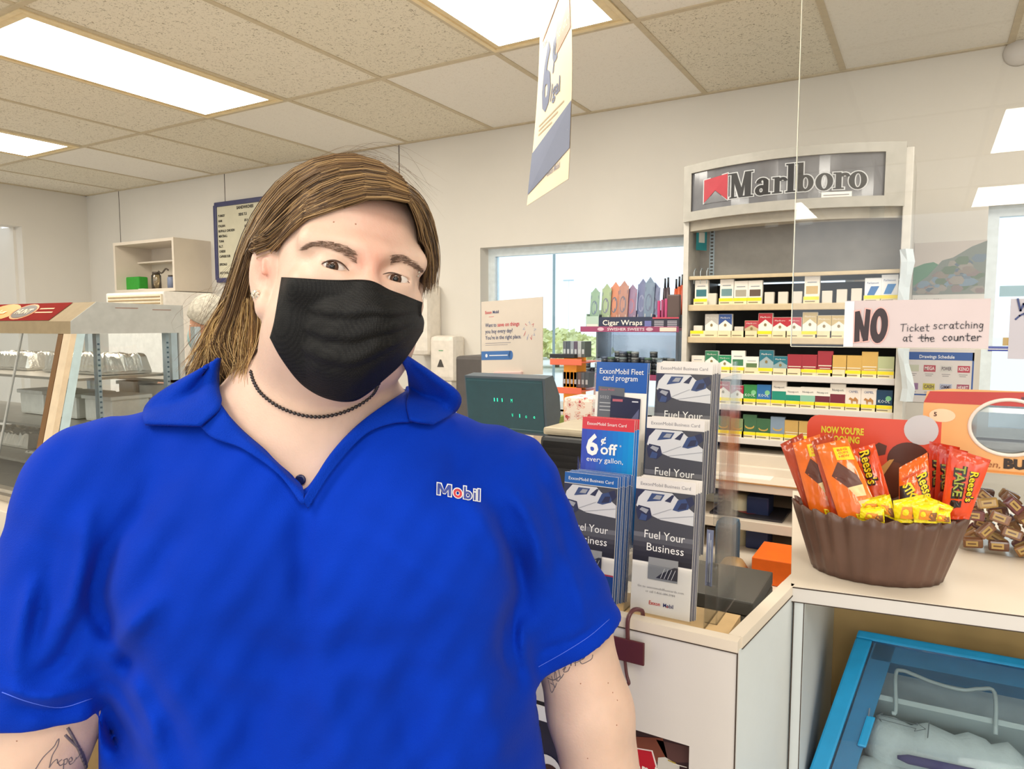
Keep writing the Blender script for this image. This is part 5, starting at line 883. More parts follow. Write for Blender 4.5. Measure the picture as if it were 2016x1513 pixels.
def brochure(fr, kind, w=BW, h=BH):
    m = MB(); m.box(0, w, 0, h, -.0016, 0, card_w, fr); wt = hexm('f2f0ee', .35)
    if kind in ('white', 'bluehead'):
        hb = hexm('2b62a8', .3) if kind == 'bluehead' else hexm('e3ddd8', .3); m.rect(fr, 0, h*.92, w, h, hb); m.text(fr, 'ExxonMobil', w*.08, h*.945, .0052, wt if kind == 'bluehead' else hexm('8c8a90'), w=w*.38, res=2); m.text(fr, 'Business Card', w*.49, h*.945, .0052, wt if kind == 'bluehead' else hexm('8c8a90'), w=w*.43, res=2)
        van_art(m, fr, h*.60, h*.915, w)
        for q in range(6): m.rect(fr, 0, h*(.60-.035*(q+1)), w, h*(.601-.035*q), hexm(['6c6c72', '55555b', '44434a', '38373d', '302f35', '2a292e'][q], .35), .0006)
        m.text(fr, 'Fuel Your', w*.19, h*.565, .0125, wt, w=w*.68, z=.0018); m.text(fr, 'Business', w*.24, h*.475, .0120, wt, w=w*.62, z=.0018)
        m.rect(fr, w*.28, h*.27, w*.78, h*.43, hexm('8f9092', .3), .0016); m.poly(fr, [(w*.42, h*.285), (w*.5, h*.32), (w*.72, h*.38), (w*.78, h*.38), (w*.78, h*.285)], hexm('3b3b40', .3), .002)
        for q in range(4): m.line(fr, [(w*(.5+.06*q), h*.29), (w*(.56+.06*q), h*.36)], .001, hexm('c9c9cc'), .0024)
        if kind == 'white':
            m.text(fr, 'Go to exxonmobilfleetcards.com', w*.5, h*.20, .0036, hexm('8d8a8c'), w=w*.78, al='c', res=1); m.text(fr, 'or call 1-866-684-3984', w*.5, h*.17, .0036, hexm('8d8a8c'), w=w*.5, al='c', res=1)
            m.text(fr, 'Exxon', w*.32, h*.085, .0058, hexm('c8281e'), w=w*.19, bold=.015); m.text(fr, 'Mobil', w*.56, h*.085, .0058, hexm('1e2a66'), w=w*.17, bold=.015); m.text(fr, 'o', w*.617, h*.085, .0042, hexm('c8281e'), w=w*.032, bold=.015, z=.0014)
        else: m.rect(fr, 0, 0, w, h*.25, hexm('244a92', .3)); m.rect(fr, 0, h*.25, w, h*.262, hexm('b83a4a'), .0007); m.rect(fr, w*.6, h*.1, w*.92, h*.115, hexm('8fa4cc'), .0008)
    elif kind == 'smart':
        m.rect(fr, 0, h*.905, w, h, hexm('cf4048', .3)); m.text(fr, 'ExxonMobil', w*.10, h*.94, .0052, wt, w=w*.36); m.text(fr, 'Smart Card', w*.49, h*.94, .0052, wt, w=w*.36)
        for q in range(10): m.rect(fr, w*q/10, 0, w*(q+1)/10+.0001, h*.905, hexm(['3a4cb0', '3a52b6', '3a58bb', '3460be', '2e68c2', '2870c6', '2478ca', '2080ce', '1e88d0', '1e90d2'][q], .3), .0005)
        m.text(fr, '6', w*.10, h*.705, .034, wt, w=w*.24, bold=.03, z=.0012); m.text(fr, '¢', w*.38, h*.80, .012, wt, w=w*.10, bold=.02, z=.0012); m.text(fr, 'off', w*.38, h*.715, .018, wt, w=w*.32, bold=.02, z=.0012); m.text(fr, '*', w*.74, h*.77, .006, wt, z=.0012)
        m.text(fr, 'every gallon,', w*.12, h*.65, .0085, wt, w=w*.70, z=.0012); m.rect(fr, 0, h*.05, w, h*.2, hexm('2b3f9a'), .0008)
    elif kind == 'fleet':
        m.rect(fr, 0, h*.755, w, h, hexm('2458a6', .3)); m.text(fr, 'ExxonMobil Fleet', w*.07, h*.905, .0095, wt, w=w*.86, z=.0012); m.text(fr, 'card program', w*.14, h*.85, .0095, wt, w=w*.68, z=.0012)
        m.poly(fr, [(w*.06, h*.50), (w*.58, h*.50), (w*.58, h*.79), (w*.06, h*.80)], hexm('5f626a', .3), .0012); m.text(fr, 'Exxon Mobil', w*.1, h*.765, .004, hexm('c0707a'), w=w*.28, z=.0018); m.text(fr, '5032 84 ', w*.1, h*.70, .005, hexm('a9abb0'), w=w*.3, z=.0018)
        for q in range(3): m.rect(fr, w*.1, h*(.60+.03*q), w*.38, h*(.608+.03*q), hexm('a9abb0'), .0018)
        m.poly(fr, [(w*.32, h*.45), (w*.90, h*.45), (w*.90, h*.71), (w*.32, h*.73)], hexm('2a2c44', .3), .0022); m.rect(fr, w*.36, h*.68, w*.56, h*.70, hexm('b05a68'), .0028); m.rect(fr, w*.74, h*.68, w*.86, h*.69, hexm('c9c9d4'), .0028); m.poly(fr, [(w*.6, h*.46), (w*.88, h*.46), (w*.88, h*.63)], hexm('5a5d80'), .0028)
    return m
hold = thing('brochure_holder', (-.28, 1.09, TOP-.006), 'clear acrylic six pocket brochure holder standing on the counter corner', 'brochure holder')
tiers = [(1.030, 1.078), (1.085, 1.178), (1.140, 1.278)]       # y and bottom height of each tier's front card
xR, xL = ony(1250, 1215, 1.03).x, ony(1112, 1190, 1.03).x
sk = Vector((.0, 0, 1))
def card_frame(x, y, z, dx=0): return plane_frame((x, y, z), (1, 0, 0), (dx, .10, 1))
kinds = {(0, 'R'): ('white', 'front white brochure reading Fuel Your Business, lowest right pocket'), (1, 'R'): ('white', 'white-headed brochure in the middle right pocket'), (2, 'R'): ('white', 'white-headed brochure in the top right pocket'),
 (0, 'L'): ('bluehead', 'blue-headed Business Card brochure, lowest left pocket'), (1, 'L'): ('smart', 'red and blue brochure reading 6 cents off, middle left pocket'), (2, 'L'): ('fleet', 'blue brochure reading Fleet card program in the top left pocket')}
px = {(0, 'R'): (1253, 938), (1, 'R'): (1274, 820), (2, 'R'): (1293, 713), (0, 'L'): (1112, 928), (1, 'L'): (1147, 820), (2, 'L'): (1175, 712)}
for (t_, s_), (kd, lab) in kinds.items():
    y, zb_ = tiers[t_]; u, v = px[(t_, s_)]; tlp = ony(u, v, y+.02); x = tlp.x; h = .213
    zb_ = tlp.z-h*.995; f_ = card_frame(x, y, zb_)
    tag(brochure(f_, kd).build('brochure'), lab+' of the clear holder', 'brochure', 'brochures in the clear holder')
    nst = {(0, 'L'): 7, (1, 'R'): 2, (2, 'R'): 4, (0, 'R'): 3, (1, 'L'): 2, (2, 'L'): 1}[(t_, s_)]
    for k in range(nst):
        g_ = 'blue' if kd in ('bluehead', 'fleet') else 'red and blue' if kd == 'smart' else 'white'
        f2 = card_frame(x+.0022*(k+1)+(.001 if k % 2 else 0), y+.0036*(k+1), zb_+.001*(k % 3))
        m = MB(); m.box(0, BW, 0, h, -.0012, 0, card_w, f2); m.rect(f2, 0, h*.92, BW, h, hexm({'blue': '2b62a8', 'white': 'e3ddd8', 'red and blue': 'cf4048'}[g_], .3)); m.rect(f2, 0, .0, BW, h*.918, hexm({'blue': '3f5a86', 'white': '6a6a74', 'red and blue': '2478ca'}[g_], .3))
        tag(m.build('brochure'), '%s brochure, %s behind the front one, %s %s pocket of the clear holder' % (g_, ('directly', 'second', 'third', 'fourth', 'fifth', 'sixth', 'seventh')[k], ('lowest', 'middle', 'top')[t_], 'right' if s_ == 'R' else 'left'), 'brochure', 'brochures in the clear holder')
# acrylic: pocket fronts, dividers, stepped sides
def apanel(f_, x0, x1, z0, z1, name='pocket_front'):
    m = MB(); m.box(x0, x1, z0, z1, .006, .0082, acr, f_); m.build(name, hold)
for t_ in range(3):
    y, _ = tiers[t_]
    for s_ in 'LR':
        u, v = px[(t_, s_)]; tlp = ony(u, v, y+.02); f_ = card_frame(tlp.x, y, tlp.z-.213); apanel(f_, -.006, BW+.004, -.004, .078+.004)
    # pocket ledge
xs0, xs1 = xL-.006, xR+BW+.012
for t_ in range(3):
    y, _ = tiers[t_]; zb_ = [ony(*px[(t_, 'R')], tiers[t_][0]+.02).z-.213][0]
    m = MB(); m.box(xs0+.012*t_*0, xs1, y-.01, y+.045, zb_-.007, zb_-.0045, acr); m.build('pocket_floor', hold)
for x_ in (xs0, (xL+BW+xR)/2-.001, xs1-.002):
    sh = .028 if x_ > -.3 else .016
    m = MB(); prof = []
    for t_ in range(3):
        y, _ = tiers[t_]; zb_ = ony(*px[(t_, 'R')], y+.02).z-.213; prof += [(y-.012, zb_-.008), (y+.004, zb_+.14)] if t_ else [(y-.012, TOP-.006), (y+.004, zb_+.13)]
    top = ony(*px[(2, 'R')], 1.16).z+.004; prof[-1] = (tiers[2][0]+.02, top); prof += [(tiers[2][0]+.045, top), (tiers[2][0]+.045, TOP-.006)]
    n_ = len(prof); sx = x_+(.006 if x_ == xs1-.002 else 0)
    m.add([(sx, y, z) for y, z in prof]+[(sx+.003, y, z) for y, z in prof], [tuple(range(n_)), tuple(range(n_, 2*n_))[::-1]]+[(i, (i+1) % n_, n_+(i+1) % n_, n_+i) for i in range(n_)], acr); m.build('side_wall', hold)
# extra clear side pocket on the right with moulded ribs
fx = ony(1400, 1200, 1.06).x; m = MB(); zt_ = ony(1440, 710, 1.15).z
m.box(fx+.012, fx+.0145, 1.04, 1.16, TOP-.006, zt_-.02, acr); m.box(fx-.004, fx+.014, 1.04, 1.043, TOP-.006, TOP+.14, acr); m.box(fx+.0, fx+.016, 1.06, 1.063, TOP+.14, zt_-.06, acr)
for k in range(12): m.box(fx+.001, fx+.013, 1.058, 1.0605, TOP+.15+k*.006, TOP+.1525+k*.006, acr)
m.box(fx-.002, fx+.014, 1.038, 1.05, TOP+.05, TOP+.085, acr, bev=.004); m.build('side_pocket', hold)
f_ = plane_frame((fx-.001, 1.06, TOP+.045), (0, 1, 0), (0, 0, 1)); m = MB(); fb = plane_frame((fx-.006, 1.044, TOP+.05), (1, 0, 0), (0, .05, 1)); m.box(0, .010, 0, .085, -.001, 0, hexm('7f86a4'), fb); m.rect(fb, .003, .006, .0045, .08, hexm('d4d6e0')); m.rect(fb, .006, .006, .0072, .07, hexm('d4d6e0')); m.build('printed_strip', hold)
# ================================================================ heated food case on the left
WXR = -2.68
def ex_(u, v): return onx(u, v, WXR)
case = thing('food_warmer', (-3.3, 1.63, .93), 'heated glass food display case with a red sign and foil trays on the left counter', 'food warmer')
cs = mat('case_steel', '98876b', .65, 0, spec=.2); cg = mat('case_grey', 'a9aaa6', .6, spec=.2); bz_ = mat('bronze_bar', '6f4a1c', .4)
P = [ex_(140, 657), ex_(160, 632), ex_(190, 594), ex_(360, 601), ex_(361, 661)]
zt_, zb_, zf = P[2].z, P[0].z, P[1].z; yF, y1, y2, yB = P[0].y, P[1].y, P[2].y, P[3].y
yF = min(yF, y1)-.0; prof = [(yF, zb_), (yF+.002, zf), (y2, zt_), (yB, zt_-.005), (yB, zb_)]; XL = -4.6
m = MB(); m.prism(lambda a, b, z=0: Vector((z, a, b)), prof, XL, WXR-.004, cs)
sfr = plane_frame((WXR-.004, yF+.002, zf), (-1, 0, 0), (0, y2-yF-.002, zt_-zf)); sl = math.hypot(y2-yF, zt_-zf)
sfr2 = lambda x, y, z=0: Vector((WXR-.004-x, yF+.002, zf))+Vector((0, y2-yF-.002, zt_-zf)).normalized()*y+Vector((0, -(zt_-zf), y2-yF)).normalized()*z
def sp(u):                                  # pixel column to distance along the canopy
    q = ony(u, 620, (yF+y2)/2); return WXR-.004-q.x
m.prism(lambda a, b, z=0: Vector((z, a, b)), prof, WXR-.004, WXR, cg)
m.box(WXR-.0005, WXR+.001, y2+.07, y2+.16, zt_-.022, zt_-.019, hexm('8a6a5c')); m.box(WXR-.0005, WXR+.001, y2+.22, y2+.30, zt_-.026, zt_-.023, hexm('8a6a5c')); m.build('canopy', case)
m = MB(); red_ = mat('sign_red', '7c1f1a', .8, spec=.05); a_, b_ = sp(120), 1.7
m.add([sfr2(a_, .003, .002), sfr2(a_, sl-.003, .002), sfr2(b_, sl-.003, .002), sfr2(b_, .003, .002)], [(0, 1, 2, 3)], red_)
def sdisc(x, rx, ry, mt_, z): m.add([sfr2(x-rx*math.cos(q*.3142)+.02*math.sin(q*.3142)*0, sl/2+ry*math.sin(q*.3142), z) for q in range(20)], [tuple(range(20))], mt_)
xa = sp(48); sdisc(xa, .085, sl*.42, hexm('d8884a'), .003); sdisc(xa, .075, sl*.36, hexm('3f2f22'), .004); m.text(lambda x, y, z=0: sfr2(xa+.055-x, sl*.38+y, z), 'HUNT', 0, 0, sl*.25, hexm('cfc4a8'), w=.11, bold=.03, z=.005)
xa2 = sp(5); sdisc(xa2, .12, sl*.46, hexm('e08a2c'), .003); m.text(lambda x, y, z=0: sfr2(xa2+.08-x, sl*.32+y, z), 'Big', 0, 0, sl*.3, hexm('f4d49a'), w=.12, bold=.03, z=.005)
for k in range(2): m.add([sfr2(sp(72), sl*(.42+.2*k), .003), sfr2(sp(72), sl*(.48+.2*k), .003), sfr2(sp(106-6*k), sl*(.48+.2*k), .003), sfr2(sp(106-6*k), sl*(.42+.2*k), .003)], [(0, 1, 2, 3)], hexm('d99a6a'))
m.build('sign_panel', case)
base_z = ony(80, 970, yF-.12).z; yb0 = yF-.13
print('WARMER', yF, y2, yB, zt_, zb_, base_z)
# slanted corner post, bronze sliding door bar, front glass
def bar(name, x0, x1, mt_, y_off=0, th=.02, x0b=None):
    m = MB(); sh = (0 if x0b is None else x0b-x0)
    vs = [(x0, yF+y_off, zb_), (x1, yF+y_off, zb_), (x1, yF+y_off+th, zb_), (x0, yF+y_off+th, zb_), (x0+sh, yb0+y_off, base_z), (x1+sh, yb0+y_off, base_z), (x1+sh, yb0+y_off+th, base_z), (x0+sh, yb0+y_off+th, base_z)]
    m.add(vs, [(0, 1, 2, 3), (7, 6, 5, 4), (0, 4, 5, 1), (1, 5, 6, 2), (2, 6, 7, 3), (3, 7, 4, 0)], mt_); return m.build(name, case)
bar('corner_post', WXR-.05, WXR, mat('cream_post', 'd9c4a6', .4)); bar('door_bar', WXR-.095, WXR-.062, bz_, .004); bar('glass_edge', WXR-.36, WXR-.352, cg, .002, .006)
m = MB(); m.add([(XL, yF+.006, zb_), (WXR-.06, yF+.006, zb_), (WXR-.06, yb0+.006, base_z), (XL, yb0+.006, base_z)], [(0, 3, 2, 1)], glass); m.build('front_glass', case)
m = MB(); m.add([(WXR-.008, yF+.02, zb_), (WXR-.008, yB, zb_), (WXR-.008, yB, base_z), (WXR-.008, yb0+.02, base_z)], [(0, 3, 2, 1)], glass); m.build('side_glass', case)
m = MB(); m.box(WXR-.014, WXR, yB-.022, yB, base_z, zb_, cg); m.build('rear_post', case)
m = MB(); m.add([(WXR, yF+.02, zb_), (WXR, yF+.05, zb_), (WXR, yb0+.06, base_z), (WXR, yb0+.025, base_z)], [(0, 3, 2, 1)], mat('pale_edge', 'b9cfd4', .3)); m.build('glass_trim', case)
for yy in (yF+.10, yB-.07):
    m = MB(); m.box(WXR-.045, WXR-.02, yy, yy+.014, base_z, zb_, alu)
    for k in range(26): m.box(WXR-.0202, WXR-.019, yy+.003, yy+.011, base_z+.02+k*.02, base_z+.027+k*.02, hexm('5a7484'))
    m.build('slotted_upright', case)
m = MB(); m.box(XL, WXR, yb0-.03, yB+.02, base_z-.045, base_z, steel, bev=.004); m.box(XL, WXR, yb0-.034, yb0-.03, base_z-.02, base_z-.012, hexm('6a6258')); m.build('base', case)
shz = [ony(100, v, yF+.1).z for v in (738, 832, 905)]
for z in shz: m = MB(); m.box(XL, WXR-.06, yF+.04, yB-.03, z-.01, z, steel); m.build('shelf', case)
l = bpy.data.lights.new('case_lamp', 'AREA'); l.shape = 'RECTANGLE'; l.size = 1.4; l.size_y = .12; l.energy = 2; l.color = (1, .88, .72); lo_ = bpy.data.objects.new('case_lamp', l); C.objects.link(lo_); lo_.location = (WXR-.8, (yF+yB)/2, zb_-.012)
# trays and tubs inside
foil = mat('crumpled_foil', 'dedad0', .3, .7, bump=1, scale=18, bscale=60); tubm = mat('tub_white', 'd9d4c8', .45)
def foil_tray(x, y, z, w, d, h, lab, rough=0):
    m = MB(); n, k = 34, 16; rr = random.Random(int(x*100+z*50)); 
    vs = [(x-w/2+w*i/n, y-d/2+d*j/k, z+(h*(.82+.3*rr.random())*(1 if 0 < i < n and 0 < j < k else .15))) for j in range(k+1) for i in range(n+1)]
    m.add(vs, [(j*(n+1)+i, j*(n+1)+i+1, (j+1)*(n+1)+i+1, (j+1)*(n+1)+i) for j in range(k) for i in range(n)], foil); m.box(x-w/2, x+w/2, y-d/2, y+d/2, z, z+h*.14, foil); return tag(m.build('foil_tray'), lab, 'tray', 'foil covered trays in the food case')
yc = (yF+yB)/2+.06
foil_tray(WXR-.36, yc, shz[0]+.002, .46, .2, .075, 'rolled foil tray on the top shelf of the food case')
foil_tray(WXR-.95, yc, shz[0]+.002, .46, .2, .07, 'foil tray at the far left of the top shelf in the food case')
foil_tray(WXR-.40, yc, shz[2]+.002, .5, .22, .06, 'crumpled foil covered tray on the lowest shelf of the food case'); foil_tray(WXR-.98, yc, shz[2]+.002, .5, .22, .06, 'foil tray at the far left of the lowest shelf in the food case')
foil_tray(WXR-.44, yc-.06, base_z+.003, .5, .2, .05, 'wide crumpled foil tray on the floor of the food case')
foil_tray(WXR-.04-.07, yB-.12, base_z+.003, .10, .16, .09, 'small crumpled foil heap by the side glass of the food case')
for i, (dx, lab) in enumerate(((.22, 'white plastic tub on the middle shelf next to the bronze bar'), (.48, 'white plastic tub with a rim, second from the bronze bar'), (.74, 'white plastic tub farthest left on the middle shelf'))):
    m = MB(); x = WXR-dx; z = shz[1]+.001; m.box(x-.10, x+.10, yc-.08, yc+.08, z, z+.095, tubm, bev=.012); m.box(x-.108, x+.108, yc-.088, yc+.088, z+.092, z+.108, tubm, bev=.004); tag(m.build('plastic_tub'), lab, 'tub', 'white tubs in the food case')
t_ = ony(245, 780, 1.93); m = MB(); m.box(t_.x-.02, t_.x+.10, 1.915, 2.02, t_.z-.09, t_.z+.07, tubm, bev=.01); m.box(t_.x-.03, t_.x+.11, 1.91, 2.025, t_.z+.06, t_.z+.075, tubm); 
rack2 = thing('wire_rack_shelf', (t_.x, 2.1, 0), 'steel wire shelving behind the food case with tubs on it', 'shelving')
tag(m.build('plastic_tub'), 'white tub on the steel shelving seen through the side glass', 'tub')
sz = t_.z-.095; sx0, sx1 = -3.7, -2.82
for z in (sz-.3, sz, ony(250, 737, 2.0).z): mm = MB(); mm.box(sx0, sx1, 1.90, 2.04, z-.012, z, steel); mm.build('shelf', rack2)
for x in (sx0, sx1-.03):
    for y in (1.90, 2.015): mm = MB(); mm.box(x, x+.03, y, y+.03, 0, sz+.42, alu); mm.build('post', rack2)
m = MB(); q = ony(262, 800, 1.97); m.lathe((q.x, 1.975, t_.z-.094), [(.035, 0), (.055, .03), (.060, .09), (.045, .14), (.02, .155)], mat('sky_blue_bowl', '7fb2d9', .4), 20); tag(m.build('blue_bowl'), 'light blue rounded bowl on the steel shelving seen through the side glass', 'bowl')
m = MB(); q = ony(300, 780, 1.97); m.lathe((q.x, 1.97, t_.z-.094), [(.052, 0), (.052, .15), (.054, .155)], tubm, 20); tag(m.build('round_tub'), 'white round tub to the right of the blue bowl', 'tub')
# counter below
lc = thing('left_counter', (-3.3, 1.4, 0), 'cream counter block carrying the heated food case', 'counter'); cz = base_z-.045
m = MB(); m.box(XL, WXR+.3, yb0-.10, yB+.02, cz-.135, cz, cream_m, bev=.003); m.build('worktop', lc)
m = MB(); q = ony(20, 1085, yb0-.2).z; m.box(XL, WXR+.35, yb0-.22, yB+.02, q-.05, cz-.136, mat('cream_light', 'ecdcba', .5), bev=.003); m.build('lower_top', lc)
m = MB(); m.box(XL, WXR+.32, yb0-.2, yB+.02, 0, q-.05, mat('tan_panel', 'a5895f', .6)); m.box(XL, WXR+.32, yb0-.205, yb0-.2, q-.10, q-.05, hexm('c9b48c')); m.box(WXR+.1, WXR+.16, yb0-.22, yb0-.2, q-.09, q-.05, hexm('8a5a2c')); m.build('panel', lc)
# ================================================================ implicit-surface modelling for the figures
RM = np.array([tuple(RIGHT), tuple(UP), tuple(FWD)])           # rows: right, up, forward
def cp(u, v, d): return np.array([(u-CX)*d/FPX, -(v-CY)*d/FPX, d])
def c2w(A): return np.asarray(A)@RM+np.array(tuple(CAM))
def w2c(A): return (np.asarray(A)-np.array(tuple(CAM)))@RM.T
def rotm(rx=0, ry=0, rz=0):
    e = Matrix.Rotation(math.radians(rz), 3, 'Z')@Matrix.Rotation(math.radians(ry), 3, 'Y')@Matrix.Rotation(math.radians(rx), 3, 'X'); return np.array(e)
class Prim:
    def __init__(s, kind, lo, hi, fn, k=.02, op='u'): s.kind = kind; s.lo = np.array(lo); s.hi = np.array(hi); s.fn = fn; s.k = k; s.op = op
def ell(c, r, R=None, k=.03, op='u'):
    c = np.array(c, np.float32); r = np.array(r, np.float32); R = np.eye(3, dtype=np.float32) if R is None else np.array(R, np.float32)
    def fn(P):
        q = (P-c)@R; a = np.sqrt(((q/r)**2).sum(-1)); b = np.sqrt(((q/r**2)**2).sum(-1))+1e-9; return a*(a-1)/b
    m = max(r); return Prim('e', c-m, c+m, fn, k, op)
def cone(a, b, ra, rb, k=.03, op='u', flat=1.0):
    a = np.array(a, np.float32); b = np.array(b, np.float32); ab = b-a; L = (ab**2).sum()
    def fn(P):
        q = P-a; h = np.clip((q@ab)/L, 0, 1); d = q-h[..., None]*ab
        return np.sqrt((d**2).sum(-1))-(ra+(rb-ra)*h)
    m = max(ra, rb); return Prim('c', np.minimum(a, b)-m, np.maximum(a, b)+m, fn, k, op)
def combine(P, prims, lo=None, hi=None):
    D = np.full(P.shape[:-1], .3, np.float32)
    for p in prims:
        if lo is not None:
            mg = .05+p.k
            if (p.lo-mg > hi).any() or (p.hi+mg < lo).any(): continue
        d = p.fn(P); k = p.k
        if p.op == 'u':
            h = np.clip(.5+.5*(D-d)/k, 0, 1); D = D*(1-h)+d*h-k*h*(1-h)
        else:
            d = -d; h = np.clip(.5-.5*(D-d)/k, 0, 1); D = D*(1-h)+d*h+k*h*(1-h)
    return D
def nets(prims, xs, ys, zs, post=None):
    """surface nets on a rectilinear grid in the camera-aligned metric frame"""
    xs, ys, zs = [np.array(a, np.float32) for a in (xs, ys, zs)]; nx, ny, nz = len(xs), len(ys), len(zs)
    F = np.empty((nx, ny, nz), np.float32)
    st = 24
    for j0 in range(0, ny, st):
        yy = ys[j0:j0+st]
        for i0 in range(0, nx, 48):
            xx = xs[i0:i0+48]; G = np.stack(np.meshgrid(xx, yy, zs, indexing='ij'), -1)
            lo = np.array([xx[0], yy[0], zs[0]]); hi = np.array([xx[-1], yy[-1], zs[-1]])
            f = combine(G, prims, lo, hi)
            if post: f = post(G, f)
            F[i0:i0+48, j0:j0+st] = f
    S = F < 0; c = S[:-1, :-1, :-1].astype(np.int8)
    tot = np.zeros((nx-1, ny-1, nz-1), np.int8)
    for a in (0, 1):
        for b in (0, 1):
            for d in (0, 1): tot += S[a:nx-1+a, b:ny-1+b, d:nz-1+d]
    act = (tot > 0) & (tot < 8); ids = np.full(act.shape, -1, np.int64); I = np.argwhere(act); ids[act] = np.arange(len(I))
    acc = np.zeros((len(I), 3)); cnt = np.zeros(len(I)); ax = [xs, ys, zs]
    corners = [(a, b, d) for a in (0, 1) for b in (0, 1) for d in (0, 1)]
    for p in corners:
        for d_ in range(3):
            if p[d_] == 0:
                q = list(p); q[d_] = 1; i0 = I+np.array(p); i1 = I+np.array(q)
                f0 = F[i0[:, 0], i0[:, 1], i0[:, 2]]; f1 = F[i1[:, 0], i1[:, 1], i1[:, 2]]; m = (f0 < 0) != (f1 < 0)
                t = np.where(m, f0/np.where(m, f0-f1, 1), 0)
                P0 = np.stack([xs[i0[:, 0]], ys[i0[:, 1]], zs[i0[:, 2]]], 1); P1 = np.stack([xs[i1[:, 0]], ys[i1[:, 1]], zs[i1[:, 2]]], 1)
                acc[m] += (P0+(P1-P0)*t[:, None])[m]; cnt[m] += 1
    V = acc/cnt[:, None]; faces = []
    for d_ in range(3):
        a, b = [(1, 2), (2, 0), (0, 1)][d_]
        sl0 = [slice(None)]*3; sl1 = [slice(None)]*3; sl0[d_] = slice(0, -1); sl1[d_] = slice(1, None)
        s0, s1 = S[tuple(sl0)], S[tuple(sl1)]; E = np.argwhere(s0 != s1)
        E = E[(E[:, a] > 0) & (E[:, b] > 0) & (E[:, a] < [nx, ny, nz][a]-1) & (E[:, b] < [nx, ny, nz][b]-1)]
        flip = s0[E[:, 0], E[:, 1], E[:, 2]]
        def at(da, db):
            q = E.copy(); q[:, a] -= da; q[:, b] -= db; return ids[q[:, 0], q[:, 1], q[:, 2]]
        Q = np.stack([at(1, 1), at(0, 1), at(0, 0), at(1, 0)], 1); Q[~flip] = Q[~flip][:, ::-1]; faces.append(Q)
    return V, np.concatenate(faces)
def mesh_np(name, V, Fc, m, parent, smooth=True, wrld=False):
    me = bpy.data.meshes.new(name); W = (V if wrld else c2w(V)); W = W-np.array(tuple(wloc(parent)) if parent else (0, 0, 0))
    me.from_pydata(W.tolist(), [], Fc.tolist() if hasattr(Fc, 'tolist') else Fc); me.materials.append(m)
    me.polygons.foreach_set('use_smooth', [smooth]*len(me.polygons)); me.update()
    o = bpy.data.objects.new(name, me); C.objects.link(o); o.parent = parent; return o
def bvh_of(V, Fc): return BVHTree.FromPolygons([tuple(v) for v in V], [tuple(f) for f in Fc])
def hit(bv, u, v, d0=.3, default=None):
    dr = Vector(((u-CX)/FPX, -(v-CY)/FPX, 1)); s = dr.length; r = bv.ray_cast(dr*d0, dr/s)
    return r[0].z if r[0] is not None else default
def axisgrid(lo, hi, fine_lo, fine_hi, hc, hf):
    a = list(np.arange(lo, fine_lo, hc)) if fine_lo > lo else []; b = list(np.arange(fine_lo, fine_hi, hf)); c = list(np.arange(fine_hi, hi, hc)) if hi > fine_hi else []
    return np.array(a+b+c)
PUSH = None
def pushout(P, mg):
    if not PUSH: return P
    P = np.array(P, np.float32)
    for _ in range(2):
        d = combine(P, PUSH); m = d < mg
        if not m.any(): break
        e = .002; g = np.stack([combine(P+np.eye(3, dtype=np.float32)[k]*e, PUSH)-d for k in range(3)], 1)/e; g /= np.linalg.norm(g, axis=1)[:, None]+1e-6; P[m] += (g*(mg-d)[:, None])[m]
    return P
def strands(guides, n, r0, name, m, parent, npt=14, jit=.004, seed=1, taper=True, tmax=1.0, tmin=1.0, smin=0., smax=1.):
    """guides: list of polylines in the camera metric frame; strands interpolate between neighbouring guides"""
    rr = np.random.RandomState(seed); G = []
    for g in guides:
        g = np.array(bez([np.array(p) for p in g], 6)); s = np.concatenate([[0], np.cumsum(np.linalg.norm(np.diff(g, axis=0), axis=1))]); s /= s[-1]
        G.append(np.stack([np.interp(np.linspace(0, 1, npt), s, g[:, i]) for i in range(3)], 1))
    G = np.array(G); ng = len(G); VV = []; FF = []; base = 0; ang = np.array([0, 2.094, 4.189])
    for q in range(n):
        x = rr.rand()*(ng-1); i = min(int(x), ng-2); f = x-i; P = G[i]*(1-f)+G[i+1]*f
        L0 = smin+(smax-smin)*0*rr.rand(); L1 = tmin+(tmax-tmin)*rr.rand(); tt = np.linspace(0, L1, npt); P = np.stack([np.interp(tt, np.linspace(0, 1, npt), P[:, c_]) for c_ in range(3)], 1)
        off = rr.randn(3)*jit; off2 = rr.randn(3)*jit; w = np.linspace(0, 1, npt)[:, None]; ph = rr.rand(3)*6
        P = P+off*(.4+.6*w)+off2*w**2*1.4+np.sin(w*7+ph)*jit*.25
        P = pushout(P, .0028+.003*rr.rand())
        T = np.gradient(P, axis=0); T /= np.linalg.norm(T, axis=1)[:, None]+1e-9; A = np.cross(T, [0.3, .2, .9]); A /= np.linalg.norm(A, axis=1)[:, None]+1e-9; B = np.cross(T, A)
        rad = r0*(.7+.6*rr.rand())*(np.where(w[:, 0] > .75, 1-(w[:, 0]-.75)*3.2, 1) if taper else np.ones(npt))
        ring = P[:, None]+(A[:, None]*np.cos(ang)[None, :, None]+B[:, None]*np.sin(ang)[None, :, None])*rad[:, None, None]
        VV.append(ring.reshape(-1, 3))
        k = np.arange(npt-1)[:, None]*3+base
        for a in range(3): FF.append(np.concatenate([k+a, k+(a+1) % 3, k+3+(a+1) % 3, k+3+a], 1))
        base += npt*3
    return mesh_np(name, np.concatenate(VV), np.concatenate(FF), m, parent)
